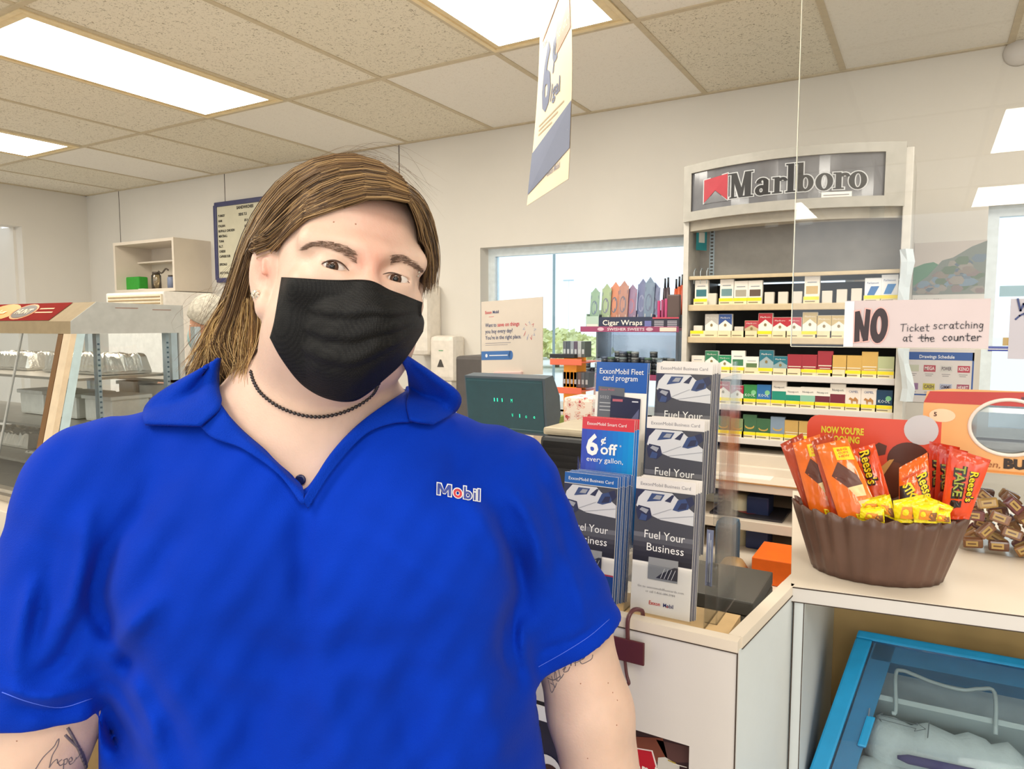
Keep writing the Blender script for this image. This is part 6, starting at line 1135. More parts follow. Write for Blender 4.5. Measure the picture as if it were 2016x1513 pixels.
def drape(bv, A, B, n, k, lift, m, name, parent, thick=.003, dflt=.75, prof=None):
    """loft between pixel polylines A and B laid on the surface bv, lifted towards the viewer by lift(s,t)"""
    A = np.array(bez([np.array(p, float) for p in A], 6)); B = np.array(bez([np.array(p, float) for p in B], 6))
    def rs(X): s = np.concatenate([[0], np.cumsum(np.linalg.norm(np.diff(X[:, :2], axis=0), axis=1))]); s /= s[-1]; return np.stack([np.interp(np.linspace(0, 1, n+1), s, X[:, i]) for i in range(X.shape[1])], 1)
    A, B = rs(A), rs(B); V = []; last = dflt
    D = np.zeros((k+1, n+1)); UV = np.zeros((k+1, n+1, 2))
    for j in range(k+1):
        t = j/k
        for i in range(n+1):
            p = A[i]*(1-t)+B[i]*t; UV[j, i] = p[:2]; h = hit(bv, p[0], p[1], .3, None)
            D[j, i] = np.nan if h is None else h-lift(i/n, t)
    if np.isnan(D).any():
        mean = np.nanmax(D) if not np.isnan(D).all() else dflt
        for j in range(k+1):
            r_ = D[j]; ok = ~np.isnan(r_)
            D[j] = np.interp(np.arange(n+1), np.arange(n+1)[ok], r_[ok]) if ok.any() else (D[j-1] if j else mean)
    for _ in range(2):
        E = D.copy(); E[1:-1, :] = (D[:-2]+2*D[1:-1]+D[2:])/4; D = E; E = D.copy(); E[:, 1:-1] = (D[:, :-2]+2*D[:, 1:-1]+D[:, 2:])/4; D = E
    V = np.array([cp(UV[j, i, 0], UV[j, i, 1], D[j, i]) for j in range(k+1) for i in range(n+1)])
    F_ = [(j*(n+1)+i, (j+1)*(n+1)+i, (j+1)*(n+1)+i+1, j*(n+1)+i+1) for j in range(k) for i in range(n)]
    o = mesh_np(name, V, F_, m, parent); so = o.modifiers.new('thickness', 'SOLIDIFY'); so.thickness = thick; so.offset = 0; return o, V
def polysd(P2, poly):
    poly = np.array(poly, np.float32); d = np.full(P2.shape[:-1], 1e9, np.float32); s = np.ones(P2.shape[:-1], bool); N = len(poly)
    inside = np.zeros(P2.shape[:-1], bool)
    for i in range(N):
        a, b = poly[i], poly[(i+1) % N]; e = b-a; w = P2-a; h = np.clip((w@e)/(e@e), 0, 1); q = w-h[..., None]*e; d = np.minimum(d, (q**2).sum(-1))
        c = ((a[1] > P2[..., 1]) != (b[1] > P2[..., 1])) & (P2[..., 0] < (b[0]-a[0])*(P2[..., 1]-a[1])/(b[1]-a[1]+1e-12)+a[0]); inside ^= c
    d = np.sqrt(d); return np.where(inside, -d, d)
# ================================================================ the woman in the blue polo shirt
person = thing('person', (0, 0, 0), 'woman in a royal blue polo shirt and black face mask standing at the counter', 'person')
_b = c2w(cp(640, 1500, .80)); person.location = (float(_b[0]), float(_b[1]), 0)
skin = mat('skin', 'd4b4a2', .5, var=.05, scale=35, sss=.2, bump=.12, bscale=420)
# head frame: x to the picture's right, y up, z out of the face
HC = cp(684, 545, .745); yw, rl, pt = 26, 8, 4
hf_ = np.array([math.sin(math.radians(yw)), math.sin(math.radians(-pt)), -math.cos(math.radians(yw))]); hf_ /= np.linalg.norm(hf_)
hu_ = np.array([math.sin(math.radians(rl)), math.cos(math.radians(rl)), 0]); hx_ = np.cross(hf_, hu_); hx_ = -hx_ if hx_[0] < 0 else hx_; hx_ /= np.linalg.norm(hx_); hu_ = np.cross(hx_, hf_); hu_ = hu_ if hu_[1] > 0 else -hu_
HR = np.array([hx_, hu_, hf_])
HS = 1.0
def H(x, y, z): return HC+(np.array([x, y, z])*HS)@HR
def hpx(x, y, z): p = H(x, y, z); return (CX+FPX*p[0]/p[2], CY-FPX*p[1]/p[2], p[2])
HT = HR.T.astype(np.float32)
for nm, p in (('eyeL', (-.031, 0, .085)), ('eyeR', (.031, 0, .085)), ('bridge', (0, 0, .092)), ('nose', (0, -.045, .115)), ('chin', (0, -.118, .075)), ('top', (0, .125, -.01)), ('earL', (-.078, -.01, -.01)), ('foreh', (0, .07, .085)), ('cheekR', (.072, -.02, .03)), ('templeL', (-.07, .02, .04))):
    print('HP', nm, [round(float(q), 2) for q in hpx(*p)])
def he(x, y, z, rx, ry, rz, k=.02, op='u', R=None): return ell(H(x, y, z), (rx, ry, rz), HT if R is None else HT@R.astype(np.float32), k, op)
def hc(a, b, ra, rb, k=.015, op='u'): return cone(H(*a), H(*b), ra, rb, k, op)
body = [
 he(0, .028, -.022, .074, .090, .098, .01), he(0, -.012, .020, .068, .085, .064, .02), he(0, .048, .033, .056, .042, .044, .02),
 he(-.036, -.050, .032, .034, .042, .036, .02), he(.036, -.050, .032, .034, .042, .036, .02),
 he(0, -.092, .043, .036, .028, .032, .025), he(-.046, -.062, -.002, .024, .040, .044, .02), he(.046, -.062, -.002, .024, .040, .044, .02),
 hc((-.052, .020, .064), (-.014, .017, .082), .010, .010, .02), hc((.052, .020, .064), (.014, .017, .082), .010, .010, .02),
 hc((0, .012, .080), (0, -.034, .105), .009, .013, .018), hc((-.012, -.044, .092), (.012, -.044, .092), .010, .010, .012),
 he(-.031, .001, .094, .020, .012, .014, .014, 's'), he(.031, .001, .094, .020, .012, .014, .014, 's'),
 he(-.031, -.001, .0725, .0165, .0145, .0145, .006), he(.031, -.001, .0725, .0165, .0145, .0145, .006),
 hc((-.052, -.022, .062), (-.022, -.024, .080), .012, .013, .02), hc((.052, -.022, .062), (.022, -.024, .080), .012, .013, .02),
 # lid openings
 he(-.031, -.0015, .094, .0160, .0037, .018, .0015, 's'), he(.031, -.0015, .094, .0160, .0037, .018, .0015, 's'),
 # ear (left of the picture)
 he(-.082, -.010, -.008, .0075, .035, .0205, .004, 'u', rotm(-8, 32, 0)), he(-.079, -.041, .001, .0075, .013, .012, .005), he(-.0885, -.002, -.002, .0050, .024, .0125, .002, 's', rotm(-8, 32, 0)), he(-.086, -.016, .004, .006, .012, .008, .003, 's', rotm(-8, 32, 0)), hc((-.083, .0, -.001), (-.083, -.012, .006), .0035, .003, .003),
 he(.079, -.008, -.012, .007, .031, .019, .006),
]
# neck, torso, arms (camera-aligned metric positions)
nk = H(0, -.075, -.015)
body += [cone(nk, cp(610, 800, .800), .064, .072, .04), cone(cp(560, 770, .82), cp(668, 790, .815), .055, .055, .03)]
chest0 = cp(612, 1080, .815)
tor = [ell(chest0, (.200, .185, .115), None, .05), cone(cp(612, 850, .82), cp(230, 965, .765), .052, .056, .07), cone(cp(620, 850, .82), cp(965, 955, .83), .052, .052, .07),
 ell(cp(440, 1140, .735), (.100, .095, .075), None, .06), ell(cp(800, 1140, .745), (.095, .090, .072), None, .06),
 ell(cp(622, 1480, .815), (.222, .20, .135), None, .08), ell(cp(640, 1760, .835), (.235, .20, .155), None, .10), ell(cp(815, 1650, .84), (.178, .17, .13), None, .06), ell(cp(852, 1320, .81), (.108, .16, .10), None, .06)]
aLj, aLe = cp(205, 985, .765), cp(30, 1640, .74); aRj, aRe = cp(985, 975, .830), cp(1204, 1640, .87)
def G_(p, s): q = Prim(p.kind, p.lo-.01, p.hi+.01, (lambda f: (lambda P: f(P)-s))(p.fn), p.k, p.op); return q
body += [G_(p, -.006) for p in tor]
uparm = [cone(aLj, aLj*.55+aLe*.45, .056, .058, .05), cone(aLj*.55+aLe*.45, aLe, .060, .044, .03), cone(aRj, cp(1122, 1240, .852), .049, .046, .035), cone(cp(1122, 1240, .852), cp(1162, 1400, .855), .047, .050, .015), cone(cp(1162, 1400, .855), aRe, .050, .045, .015)]
body += uparm
# forearms and hands hanging relaxed (below the frame)
def arm_down(e, wv, side):
    w_ = e+np.array([wv*.3, -.235, .02]); out = [cone(e, e*.6+w_*.4, .046, .042, .02), cone(e*.6+w_*.4, w_, .042, .027, .02)]
    pm = w_+np.array([0, -.045, -.005]); out.append(ell(pm, (.018, .046, .040), None, .02))
    for q in range(4):
        zf = -.030+.019*q; L = (.062, .075, .070, .055)[q]; a_ = pm+np.array([0, -.035, zf]); b_ = a_+np.array([-side*.008, -L*.55, -.002]); c_ = b_+np.array([-side*.018, -L*.42, .0])
        out += [cone(a_, b_, .0095, .0088, .006), cone(b_, c_, .0088, .0075, .004)]
    t0 = pm+np.array([-side*.004, .018, -.034]); t1 = t0+np.array([-side*.010, -.032, -.020]); t2 = t1+np.array([-side*.006, -.026, -.004]); out += [cone(t0, t1, .012, .010, .010), cone(t1, t2, .010, .0085, .004)]
    return out
body += arm_down(aLe, -.02, -1)+arm_down(aRe, .03, 1)
# legs down to the floor
dn_ = w2c(np.array([0, 0, -1.0])+np.array(tuple(CAM)))            # world down in the camera frame
def below(u, v, d, h): p = cp(u, v, d); zw = float(c2w(p)[2]); return p+dn_*(zw-h)
hipL, hipR = cp(520, 1780, .84), cp(760, 1780, .85)
knL, knR = below(510, 1780, .83, .50), below(765, 1780, .84, .50); ftL, ftR = below(505, 1780, .85, .09), below(770, 1780, .86, .09)
legs = [cone(hipL, knL, .125, .075, .05), cone(hipR, knR, .125, .075, .05), cone(knL, ftL, .070, .050, .03), cone(knR, ftR, .070, .050, .03)]
body += legs
fy = [float(c2w(p)[2]) for p in (ftL, ftR)]
X0, X1 = -.72, .32
xs_ = axisgrid(X0, X1, H(-.095, 0, 0)[0]-.01, H(.095, 0, 0)[0]+.02, .0075, .0018); ylo = float(min(ftL[1], ftR[1]))-.09
ys_ = np.concatenate([np.arange(ylo, -.75, .012), np.arange(-.75, H(0, -.125, 0)[1], .0075), np.arange(H(0, -.125, 0)[1], H(0, .135, 0)[1]+.02, .0018)])
zs_ = np.concatenate([np.arange(.52, H(0, 0, .125)[2], .0075), np.arange(H(0, 0, .125)[2]-.01, .70, .0018), np.arange(.70, .86, .0030), np.arange(.86, 1.12, .0075)]); zs_ = np.unique(np.round(zs_, 5))
def floorcut(G, f): return f
bV, bF = nets(body, xs_, ys_, zs_)
bo = mesh_np('body', bV, bF, skin, person); bbv = bvh_of(bV, bF)
# skin tone: flushed forehead and nose bridge, as the face itself is coloured
def flush_material():
    nt = skin.node_tree; N = nt.nodes.new; L = nt.links.new; b = nt.nodes['Principled BSDF']; src = b.inputs['Base Color'].links[0].from_socket
    g = N('ShaderNodeNewGeometry'); prev = src
    for (p, r, col, amt) in ((H(.004, .045, .085), .050, 'd08c7c', .34), (H(.0, .004, .095), .026, 'd67c6a', .42), (H(-.045, -.03, .07), .03, 'd98876', .25), (H(-.085, -.01, .0), .026, 'd07868', .5)):
        w = c2w(p); v = N('ShaderNodeVectorMath'); v.operation = 'DISTANCE'; L(g.outputs['Position'], v.inputs[0]); v.inputs[1].default_value = tuple(w)
        r_ = N('ShaderNodeMapRange'); r_.inputs[1].default_value = r; r_.inputs[2].default_value = r*.2; r_.inputs[3].default_value = 0; r_.inputs[4].default_value = amt; r_.interpolation_type = 'SMOOTHSTEP'; L(v.outputs['Value'], r_.inputs[0])
        n = N('ShaderNodeTexNoise'); n.inputs['Scale'].default_value = 160; n.inputs['Detail'].default_value = 3; mm = N('ShaderNodeMath'); mm.operation = 'MULTIPLY'; a = N('ShaderNodeMath'); a.operation = 'MULTIPLY_ADD'; a.inputs[1].default_value = .9; a.inputs[2].default_value = .5; L(n.outputs[0], a.inputs[0]); L(r_.outputs[0], mm.inputs[0]); L(a.outputs[0], mm.inputs[1])
        mx = N('ShaderNodeMix'); mx.data_type = 'RGBA'; L(mm.outputs[0], mx.inputs[0]); L(prev, mx.inputs[6]); mx.inputs[7].default_value = lin(col); prev = mx.outputs[2]
    L(prev, b.inputs['Base Color'])
flush_material()
# eyes
eye_w = mat('eye_white', 'd8cfca', .15, var=.02); iris = mat('iris_brown', '4a3226', .08, var=.2, scale=300); pup = mat('pupil', '0c0a0a', .05)
def eye(x):
    m = MB(); c_ = Vector(c2w(H(x, -.001, .0725))); gz = Vector(c2w(H(x-.010, -.002, .1)))-c_; gz = (CAM-c_).normalized()
    prof = [(.0001, -.0132)]+[(.0132*math.sin(q), -.0132*math.cos(q)) for q in [k*math.pi/14 for k in range(1, 14)]]+[(.0001, .0132)]
    m.lathe(c_, prof, eye_w, 20, gz); m.lathe(c_+gz*.0120, [(.0058, 0), (.0056, .0012), (.002, .0017)], iris, 20, gz); m.lathe(c_+gz*.0136, [(.0026, 0), (.0020, .0004)], pup, 14, gz)
    m.build('eye', bo)
eye(-.031); eye(.031)
# trousers and shoes (below the frame)
trm = mat('trousers_black', '1d1e22', .85, bump=.2)
tl_ = [G_(p, .014) for p in legs]+[G_(tor[-2], -.006)]
def tcut(G, f): return np.maximum(f, (G[..., 1]-(cp(640, 1760, .835)[1]+.06))).astype(np.float32)
V, F_ = nets(tl_, np.arange(-.62, .22, .010), np.arange(ylo+.10, cp(640, 1760, .835)[1]+.08, .012), np.arange(.60, 1.14, .010), tcut); mesh_np('trousers', V, F_, trm, person)
for ft in (ftL, ftR):
    g_ = below(0, 0, 1, 0)*0; dd = dn_*1.0; fr_ = np.array([0.12, 0, -1.0]); fr_ -= dd*fr_.dot(dd); fr_ /= np.linalg.norm(fr_); heel = ft+dd*(float(c2w(ft)[2])-.045)
    pr_ = [cone(heel-fr_*.02, heel+fr_*.13, .045, .040, .02), cone(ft+dd*.02, heel, .050, .048, .03)]
    lo = np.minimum(pr_[0].lo, pr_[1].lo)-.02; hi = np.maximum(pr_[0].hi, pr_[1].hi)+.02; V, F_ = nets(pr_, np.arange(lo[0], hi[0], .008), np.arange(lo[1], hi[1], .008), np.arange(lo[2], hi[2], .008)); mesh_np('shoe', V, F_, mat('shoe_black', '151515', .5), person)
# ---------------------------------------------------------------- polo shirt
shirtm = mat('royal_blue_pique', '0030a8', .85, var=.10, scale=9, sheen=.03, bump=.35, bscale=900, spec=.1)
def G_(p, s): q = Prim(p.kind, p.lo-.01, p.hi+.01, (lambda f: (lambda P: f(P)-s))(p.fn), p.k, p.op); return q
shirt = [G_(p, .010) for p in tor+[uparm[0], uparm[2]]]
slL0, slL1 = aLj, cp(86, 1345, .755); slR0, slR1 = aRj, cp(1128, 1250, .85)
shirt += [cone(slL0, slL1, .064, .072, .05), cone(slR0, slR1, .060, .052, .04), cone(cp(600, 800, .83), cp(630, 812, .83), .075, .075, .05)]
# folds: polylines over the cloth in picture coordinates, (points, width px, height m)
FOLD = [
 ([(255, 1300), (215, 1240), (190, 1180), (205, 1100), (260, 1010)], 22, -.010), ([(300, 1190), (250, 1240), (215, 1290)], 26, .010), ([(175, 1010), (160, 1120), (120, 1260)], 20, .006), ([(110, 1080), (85, 1180), (60, 1300)], 18, -.005), ([(60, 1150), (40, 1260), (30, 1330)], 16, .005),
 ([(150, 1230), (120, 1300), (60, 1335)], 16, -.006), ([(190, 1330), (215, 1400), (250, 1470), (255, 1513)], 26, -.010), ([(300, 1290), (380, 1420), (420, 1560)], 40, .006), ([(250, 1330), (300, 1430), (330, 1560)], 24, .008),
 ([(520, 1330), (500, 1420), (520, 1560)], 40, -.006), ([(640, 1250), (650, 1400), (700, 1560)], 45, .006), ([(820, 1290), (800, 1400), (850, 1560)], 40, -.006), ([(940, 1280), (960, 1400), (1000, 1560)], 34, .006),
 ([(1010, 1180), (1000, 1270), (1020, 1340)], 18, -.012), ([(980, 1030), (1020, 1110), (1035, 1200)], 18, -.007), ([(1000, 960), (1050, 1040), (1075, 1150)], 18, .007), ([(1060, 930), (1100, 1010), (1120, 1120)], 14, -.005), ([(1095, 1060), (1130, 1150), (1150, 1230)], 14, .004),
 ([(900, 960), (960, 1030), (995, 1110)], 22, .005), ([(700, 1010), (800, 1100), (920, 1180), (1000, 1220)], 34, .004), ([(420, 1000), (340, 1080), (290, 1170)], 30, -.004), ([(600, 1010), (595, 1120), (600, 1230)], 26, -.006), ([(330, 880), (290, 960), (270, 1040)], 24, -.004), ([(880, 860), (900, 930), (890, 1000)], 26, -.003),
 ([(430, 1240), (560, 1290), (700, 1280), (850, 1240)], 40, -.005), ([(200, 1360), (230, 1380), (300, 1500)], 14, .006), ([(30, 1385), (90, 1400), (180, 1380)], 12, -.005), ([(0, 1350), (80, 1372), (180, 1350)], 12, .005), ([(1070, 1280), (1140, 1255), (1200, 1215)], 8, -.003)]
FL = [(np.array(bez(p, 4)), w, a) for p, w, a in FOLD]
def fold(G, f):
    near = np.abs(f) < .04
    if not near.any(): return f
    P = G[near]; front = np.clip((.84-P[:, 2])/.05, 0, 1); U = np.stack([CX+FPX*P[:, 0]/P[:, 2], CY-FPX*P[:, 1]/P[:, 2]], 1); dz = np.zeros(len(P), np.float32)
    lo, hi = U.min(0), U.max(0)
    for pl_, w, a in FL:
        if (pl_.min(0)-3*w > hi).any() or (pl_.max(0)+3*w < lo).any(): continue
        best = np.full(len(P), 1e9); bt = np.zeros(len(P)); N_ = len(pl_)-1
        for i in range(N_):
            A_, B_ = pl_[i], pl_[i+1]; e = B_-A_; h = np.clip(((U-A_)@e)/(e@e), 0, 1); q = U-A_-h[:, None]*e; d2 = (q**2).sum(1); m_ = d2 < best; best[m_] = d2[m_]; bt[m_] = ((i+h)/N_)[m_]
        dz += 1.75*a*np.exp(-best/(w*w))*np.sin(np.pi*np.clip(bt*.9+.05, 0, 1))**.6
    wob = .0016*np.sin(U[:, 0]*.035+np.sin(U[:, 1]*.021)*2)*np.sin(U[:, 1]*.028+U[:, 0]*.011)+.0010*np.sin(U[:, 0]*.08+U[:, 1]*.05)
    dz = np.clip(dz, -.011, .03); f = f.copy(); f[near] -= (dz*front+wob).astype(np.float32); return f
VNECK = [(415, 640), (428, 740), (432, 790), (478, 855), (540, 910), (597, 968), (612, 950), (660, 880), (730, 815), (798, 775), (800, 640)]
def hemcut(f, P, c0, axis):                    # keep only the part above a hem plane
    return np.maximum(f, (P-c0)@axis)
aL = (aLe-aLj)/np.linalg.norm(aLe-aLj); aR = (aRe-aRj)/np.linalg.norm(aRe-aRj)
def shirt_post(G, f):
    f = fold(G, f); near = np.abs(f) < .09
    if not near.any(): return f
    P = G[near]; g = f[near]; U = np.stack([CX+FPX*P[:, 0]/P[:, 2], CY-FPX*P[:, 1]/P[:, 2]], 1)
    # neck opening through the front
    sd = polysd(U, VNECK)*.00056; cut = np.where(P[:, 2] < .86, sd, .1); g = np.maximum(g, -cut)
    # sleeve ends: plane cut plus a hollow around the arm
    for (j, e, ax, cu, r, hw, lim) in ((aLj, aLe, aL, cp(100, 1384, .75), .0655, -1, 250), (aRj, aRe, aR, cp(1138, 1258, .85), .0535, 1, 1060)):
        side = (U[:, 0] < 192) & (U[:, 1] > 1290) if hw < 0 else (U[:, 0] > 1046+.14*(U[:, 1]-1300)) & (U[:, 1] > 1190); zone = side & (P[:, 1] < -.20)
        tilt = np.array([.0, -1, 0]) if hw < 0 else np.array([.58, -1, 0]); tilt = tilt/np.linalg.norm(tilt); g = np.where(zone, np.maximum(g, (P-cu)@tilt), g)
    g = np.maximum(g, P[:, 1]*0+(-(P[:, 1])-.72))     # bottom hem of the shirt
    f = f.copy(); f[near] = g.astype(np.float32); return f
sV, sF = nets(shirt, np.arange(-.74, .32, .0036), np.arange(-.74, .03, .0036), np.arange(.56, 1.04, .0040), shirt_post)
def laplace(V, F_, it=2):
    F_ = np.asarray(F_)
    for _ in range(it):
        S_ = np.zeros_like(V); n_ = np.zeros(len(V))
        for a in range(4):
            b = (a+1) % 4; np.add.at(S_, F_[:, a], V[F_[:, b]]); np.add.at(S_, F_[:, b], V[F_[:, a]]); np.add.at(n_, F_[:, a], 1); np.add.at(n_, F_[:, b], 1)
        V = V*.4+.6*S_/np.maximum(n_, 1)[:, None]
    return V
sV = laplace(sV, sF, 3)
so_ = mesh_np('polo_shirt', sV, sF, shirtm, person); sbv = bvh_of(sV, sF)
allbv = bvh_of(np.concatenate([sV, bV]), np.concatenate([sF, bF+len(sV)]))
# collar wings and lapels
clm = mat('collar_rib', '0031a4', .8, var=.08, scale=20, sheen=.03, bump=.5, bscale=700, spec=.1)
def lft(a, b): return lambda s, t: a+(b-a)*t
drape(allbv, [(432, 704), (428, 735), (430, 770), (434, 800), (395, 838)], [(392, 730), (340, 758), (300, 785), (283, 812), (285, 834)], 26, 12, lambda s, t: .016-.005*t+.004*math.sin(3.14*t), clm, 'collar', so_, .004)
drape(allbv, [(430, 792), (470, 842), (530, 895), (590, 952), (600, 990)], [(394, 838), (420, 862), (480, 884), (545, 930), (596, 992)], 26, 8, lambda s, t: .010-.004*t, clm, 'lapel', so_, .0035)
drape(allbv, [(786, 700), (800, 730), (806, 765), (800, 795), (806, 826)], [(800, 702), (860, 742), (905, 778), (893, 812), (850, 836)], 26, 12, lambda s, t: .014-.005*t+.004*math.sin(3.14*t), clm, 'collar', so_, .004)
drape(allbv, [(800, 770), (735, 812), (665, 878), (625, 935), (596, 985)], [(812, 830), (770, 834), (715, 858), (655, 925), (606, 1000)], 26, 8, lambda s, t: .010-.004*t, clm, 'lapel', so_, .0035)
# stitched line, button and embroidered mark
def proj_fr(bv, u0, v0, du, dv, lift=.0012):
    """frame whose x,y are in picture pixels along a slanted baseline laid on the cloth"""
    def fr(x, y, z=0):
        u, v = u0+x*du[0]+y*dv[0], v0+x*du[1]+y*dv[1]; h = hit(bv, u, v, .3, .75); return Vector(c2w(cp(u, v, h-lift-z)))
    return fr
m = MB(); fr = proj_fr(sbv, 859, 972, (1, .16), (.02, -1), .0014)
def mobil_letters(m, fr, g, mt_b, mt_r, z):
    def R(x0, y0, x1, y1, mt_): m.poly(fr, [(x0-g, y0-g), (x1+g, y0-g), (x1+g, y1+g), (x0-g, y1+g)], mt_, z)
    def P4(p, mt_): m.poly(fr, p, mt_, z)
    def ring(cx, cy, rx, ry, t, mt_):
        pts = [2*math.pi*k/20 for k in range(21)]; ro, ri = 1, 1
        vs = []
        for a in pts: vs += [fr(cx+(rx+g)*math.cos(a), cy+(ry+g)*math.sin(a), z), fr(cx+(rx-t-g*.8)*math.cos(a), cy+(ry-t-g*.8)*math.sin(a), z)]
        m.add(vs, [(2*i, 2*i+2, 2*i+3, 2*i+1) for i in range(20)], mt_)
    R(2, 0, 7, 22, mt_b); R(24, 0, 29, 22, mt_b); P4([(2-g, 22+g), (8+g, 22+g), (18, 4-g), (13, 4-g)][::-1], mt_b); P4([(23-g, 22+g), (29+g, 22+g), (18, 4-g), (13, 4-g)][::-1], mt_b)
    ring(42, 8.5, 8.5, 9, 4.5, mt_r); R(54, 0, 58, 24, mt_b); ring(62, 7.5, 7.5, 8, 4, mt_b); R(74, 0, 77.5, 15, mt_b); R(74, 18, 77.5, 21, mt_b); R(82, 0, 85.5, 23, mt_b)
mobil_letters(m, fr, 1.9, hexm('eef0f4', .6), hexm('eef0f4', .6), .0002); mobil_letters(m, fr, 0, hexm('3a4a9c', .6), hexm('c8414a', .6), .0013)
m.build('chest_embroidery', so_)['label'] = 'white outlined blue and red embroidered chest lettering'
m = MB(); bh = hit(allbv, 592, 944, .3, .72); m.lathe(Vector(c2w(cp(592, 944, bh-.002))), [(.0052, 0), (.0056, .001), (.0048, .0022), (.003, .0018)], mat('button_navy', '141c48', .25), 16, -FWD); m.build('button', so_)
def stroke(bv, pts, w, mt_, m, lift=.0006, n=5):
    P = bez(pts, n); Q = []
    for p in P:
        h = hit(bv, p[0], p[1], .3, None)
        if h is not None: Q.append(Vector(c2w(cp(p[0], p[1], h-lift))))
    if len(Q) > 1: m.tube(Q, w, mt_, 5)
stc = mat('stitch', '4a6ae0', .7); m = MB()
stroke(sbv, [(1060, 1312), (1110, 1284), (1160, 1252), (1200, 1218)], .0004, stc, m, .0004); m.build('hem_stitching', so_); m = MB(); stroke(sbv, [(4, 1362), (60, 1382), (120, 1392), (182, 1374)], .0005, stc, m, .0004); m.build('hem_stitching', so_)
# tattoos
tm = mat('tattoo_ink', '6a5f66', .6, var=.1, scale=200); m = MB()
tt = lambda pts, w=.0005: stroke(bbv, pts, w, tm, m, .0001, 5)
tt([(70, 1513), (85, 1490), (105, 1470), (112, 1458), (116, 1454), (113, 1468), (103, 1486), (98, 1505), (97, 1510), (104, 1500), (112, 1494), (113, 1502)]); tt([(122, 1494), (115, 1500), (118, 1506), (125, 1502), (126, 1495), (124, 1520)]); tt([(124, 1496), (132, 1493), (131, 1502), (126, 1504)]); tt([(135, 1500), (142, 1496), (140, 1490), (135, 1496), (138, 1504), (146, 1498), (150, 1490)]); tt([(146, 1496), (153, 1490), (160, 1480)])
for k in range(9): tt([(133+k*3.6, 1432+k*6), (142+k*3.2, 1447+k*6.5), (150+k*2.6, 1462+k*7)], .0016)
tt([(128, 1446), (140, 1458), (152, 1470), (165, 1490), (172, 1513)], .0014)
m.build('tattoo', bo)['label'] = 'script reading hope with a feather on the upper arm'
m = MB()
for pts in ([(1146, 1296), (1152, 1290), (1149, 1296), (1142, 1300), (1146, 1306), (1156, 1302), (1165, 1296), (1167, 1288)], [(1136, 1290), (1130, 1296), (1130, 1304), (1138, 1302), (1144, 1298)], [(1122, 1298), (1124, 1310), (1126, 1302), (1132, 1296), (1133, 1310)],
 [(1108, 1318), (1114, 1312), (1110, 1322), (1118, 1320), (1122, 1312)], [(1100, 1318), (1104, 1334), (1110, 1326)], [(1094, 1322), (1098, 1340), (1104, 1334)], [(1086, 1330), (1092, 1352), (1096, 1344)], [(1080, 1338), (1086, 1362), (1092, 1350), (1084, 1344)], [(1078, 1334), (1090, 1338), (1104, 1330)], [(1096, 1300), (1092, 1330), (1096, 1340)]): tt(pts, .0005)
m.build('tattoo', bo)['label'] = 'dark script ending in ence below the sleeve'
m = MB()
for u, v in ((1143, 1345), (1197, 1344), (1206, 1363), (1215, 1378), (1214, 1427), (1157, 1492), (33, 1458), (657, 437), (700, 441)):
    h = hit(bbv, u, v, .3, None)
    if h: m.lathe(Vector(c2w(cp(u, v, h))), [(.0009, -.0002), (.0007, .0002), (.0001, .0003)], mat('mole', 'a0705a', .6), 8, -FWD)
m.build('mole', bo)
# ---------------------------------------------------------------- face mask
maskm = mat('mask_black', '26272a', .6, var=.25, scale=5, spec=.2)
def mask_mat():
    nt = maskm.node_tree; N = nt.nodes.new; L = nt.links.new; b = nt.nodes['Principled BSDF']; tc = N('ShaderNodeTexCoord'); v = N('ShaderNodeTexVoronoi'); v.inputs['Scale'].default_value = 620; v.inputs['Randomness'].default_value = .25
    L(tc.outputs['Object'], v.inputs['Vector']); bp = N('ShaderNodeBump'); bp.inputs['Strength'].default_value = .35; bp.inputs['Distance'].default_value = .0008; L(v.outputs['Distance'], bp.inputs['Height']); L(bp.outputs[0], b.inputs['Normal'])
    r = N('ShaderNodeValToRGB'); r.color_ramp.elements[0].position = .15; r.color_ramp.elements[1].position = .6; r.color_ramp.elements[0].color = lin('1f1f1f'); r.color_ramp.elements[1].color = lin('08080a'); L(v.outputs['Distance'], r.inputs[0]); L(r.outputs[0], b.inputs['Base Color'])
mask_mat()
def curve_at(pts, ts): P = np.array(bez([np.array(p, float) for p in pts], 6)); return np.stack([np.interp(ts, np.linspace(0, 1, len(P)), P[:, i]) for i in range(P.shape[1])], 1)
nt_, ns_ = 44, 60; ts = np.linspace(0, 1, nt_+1)
Lc = curve_at([(556, 546, .706), (548, 580, .716), (541, 625, .727), (533, 664, .738)], ts); Mc = curve_at([(727, 553, .652), (730, 600, .634), (727, 650, .636), (716, 710, .645), (695, 789, .680)], ts); Rc = curve_at([(830, 595, .722), (828, 618, .728), (833, 636, .736), (831, 652, .742)], ts)
bot = curve_at([(533, 664, 0), (556, 706, 0), (595, 755, 0), (641, 782, 0), (690, 789, 0), (722, 774, 0), (750, 750, 0), (784, 720, 0), (806, 692, 0), (831, 652, 0)], np.linspace(0, 1, ns_+1))[:, :2]
top = curve_at([(556, 546, 0), (610, 549, 0), (670, 552, 0), (727, 553, 0), (765, 571, 0), (798, 583, 0), (830, 595, 0)], np.linspace(0, 1, ns_+1))[:, :2]
Vm = []
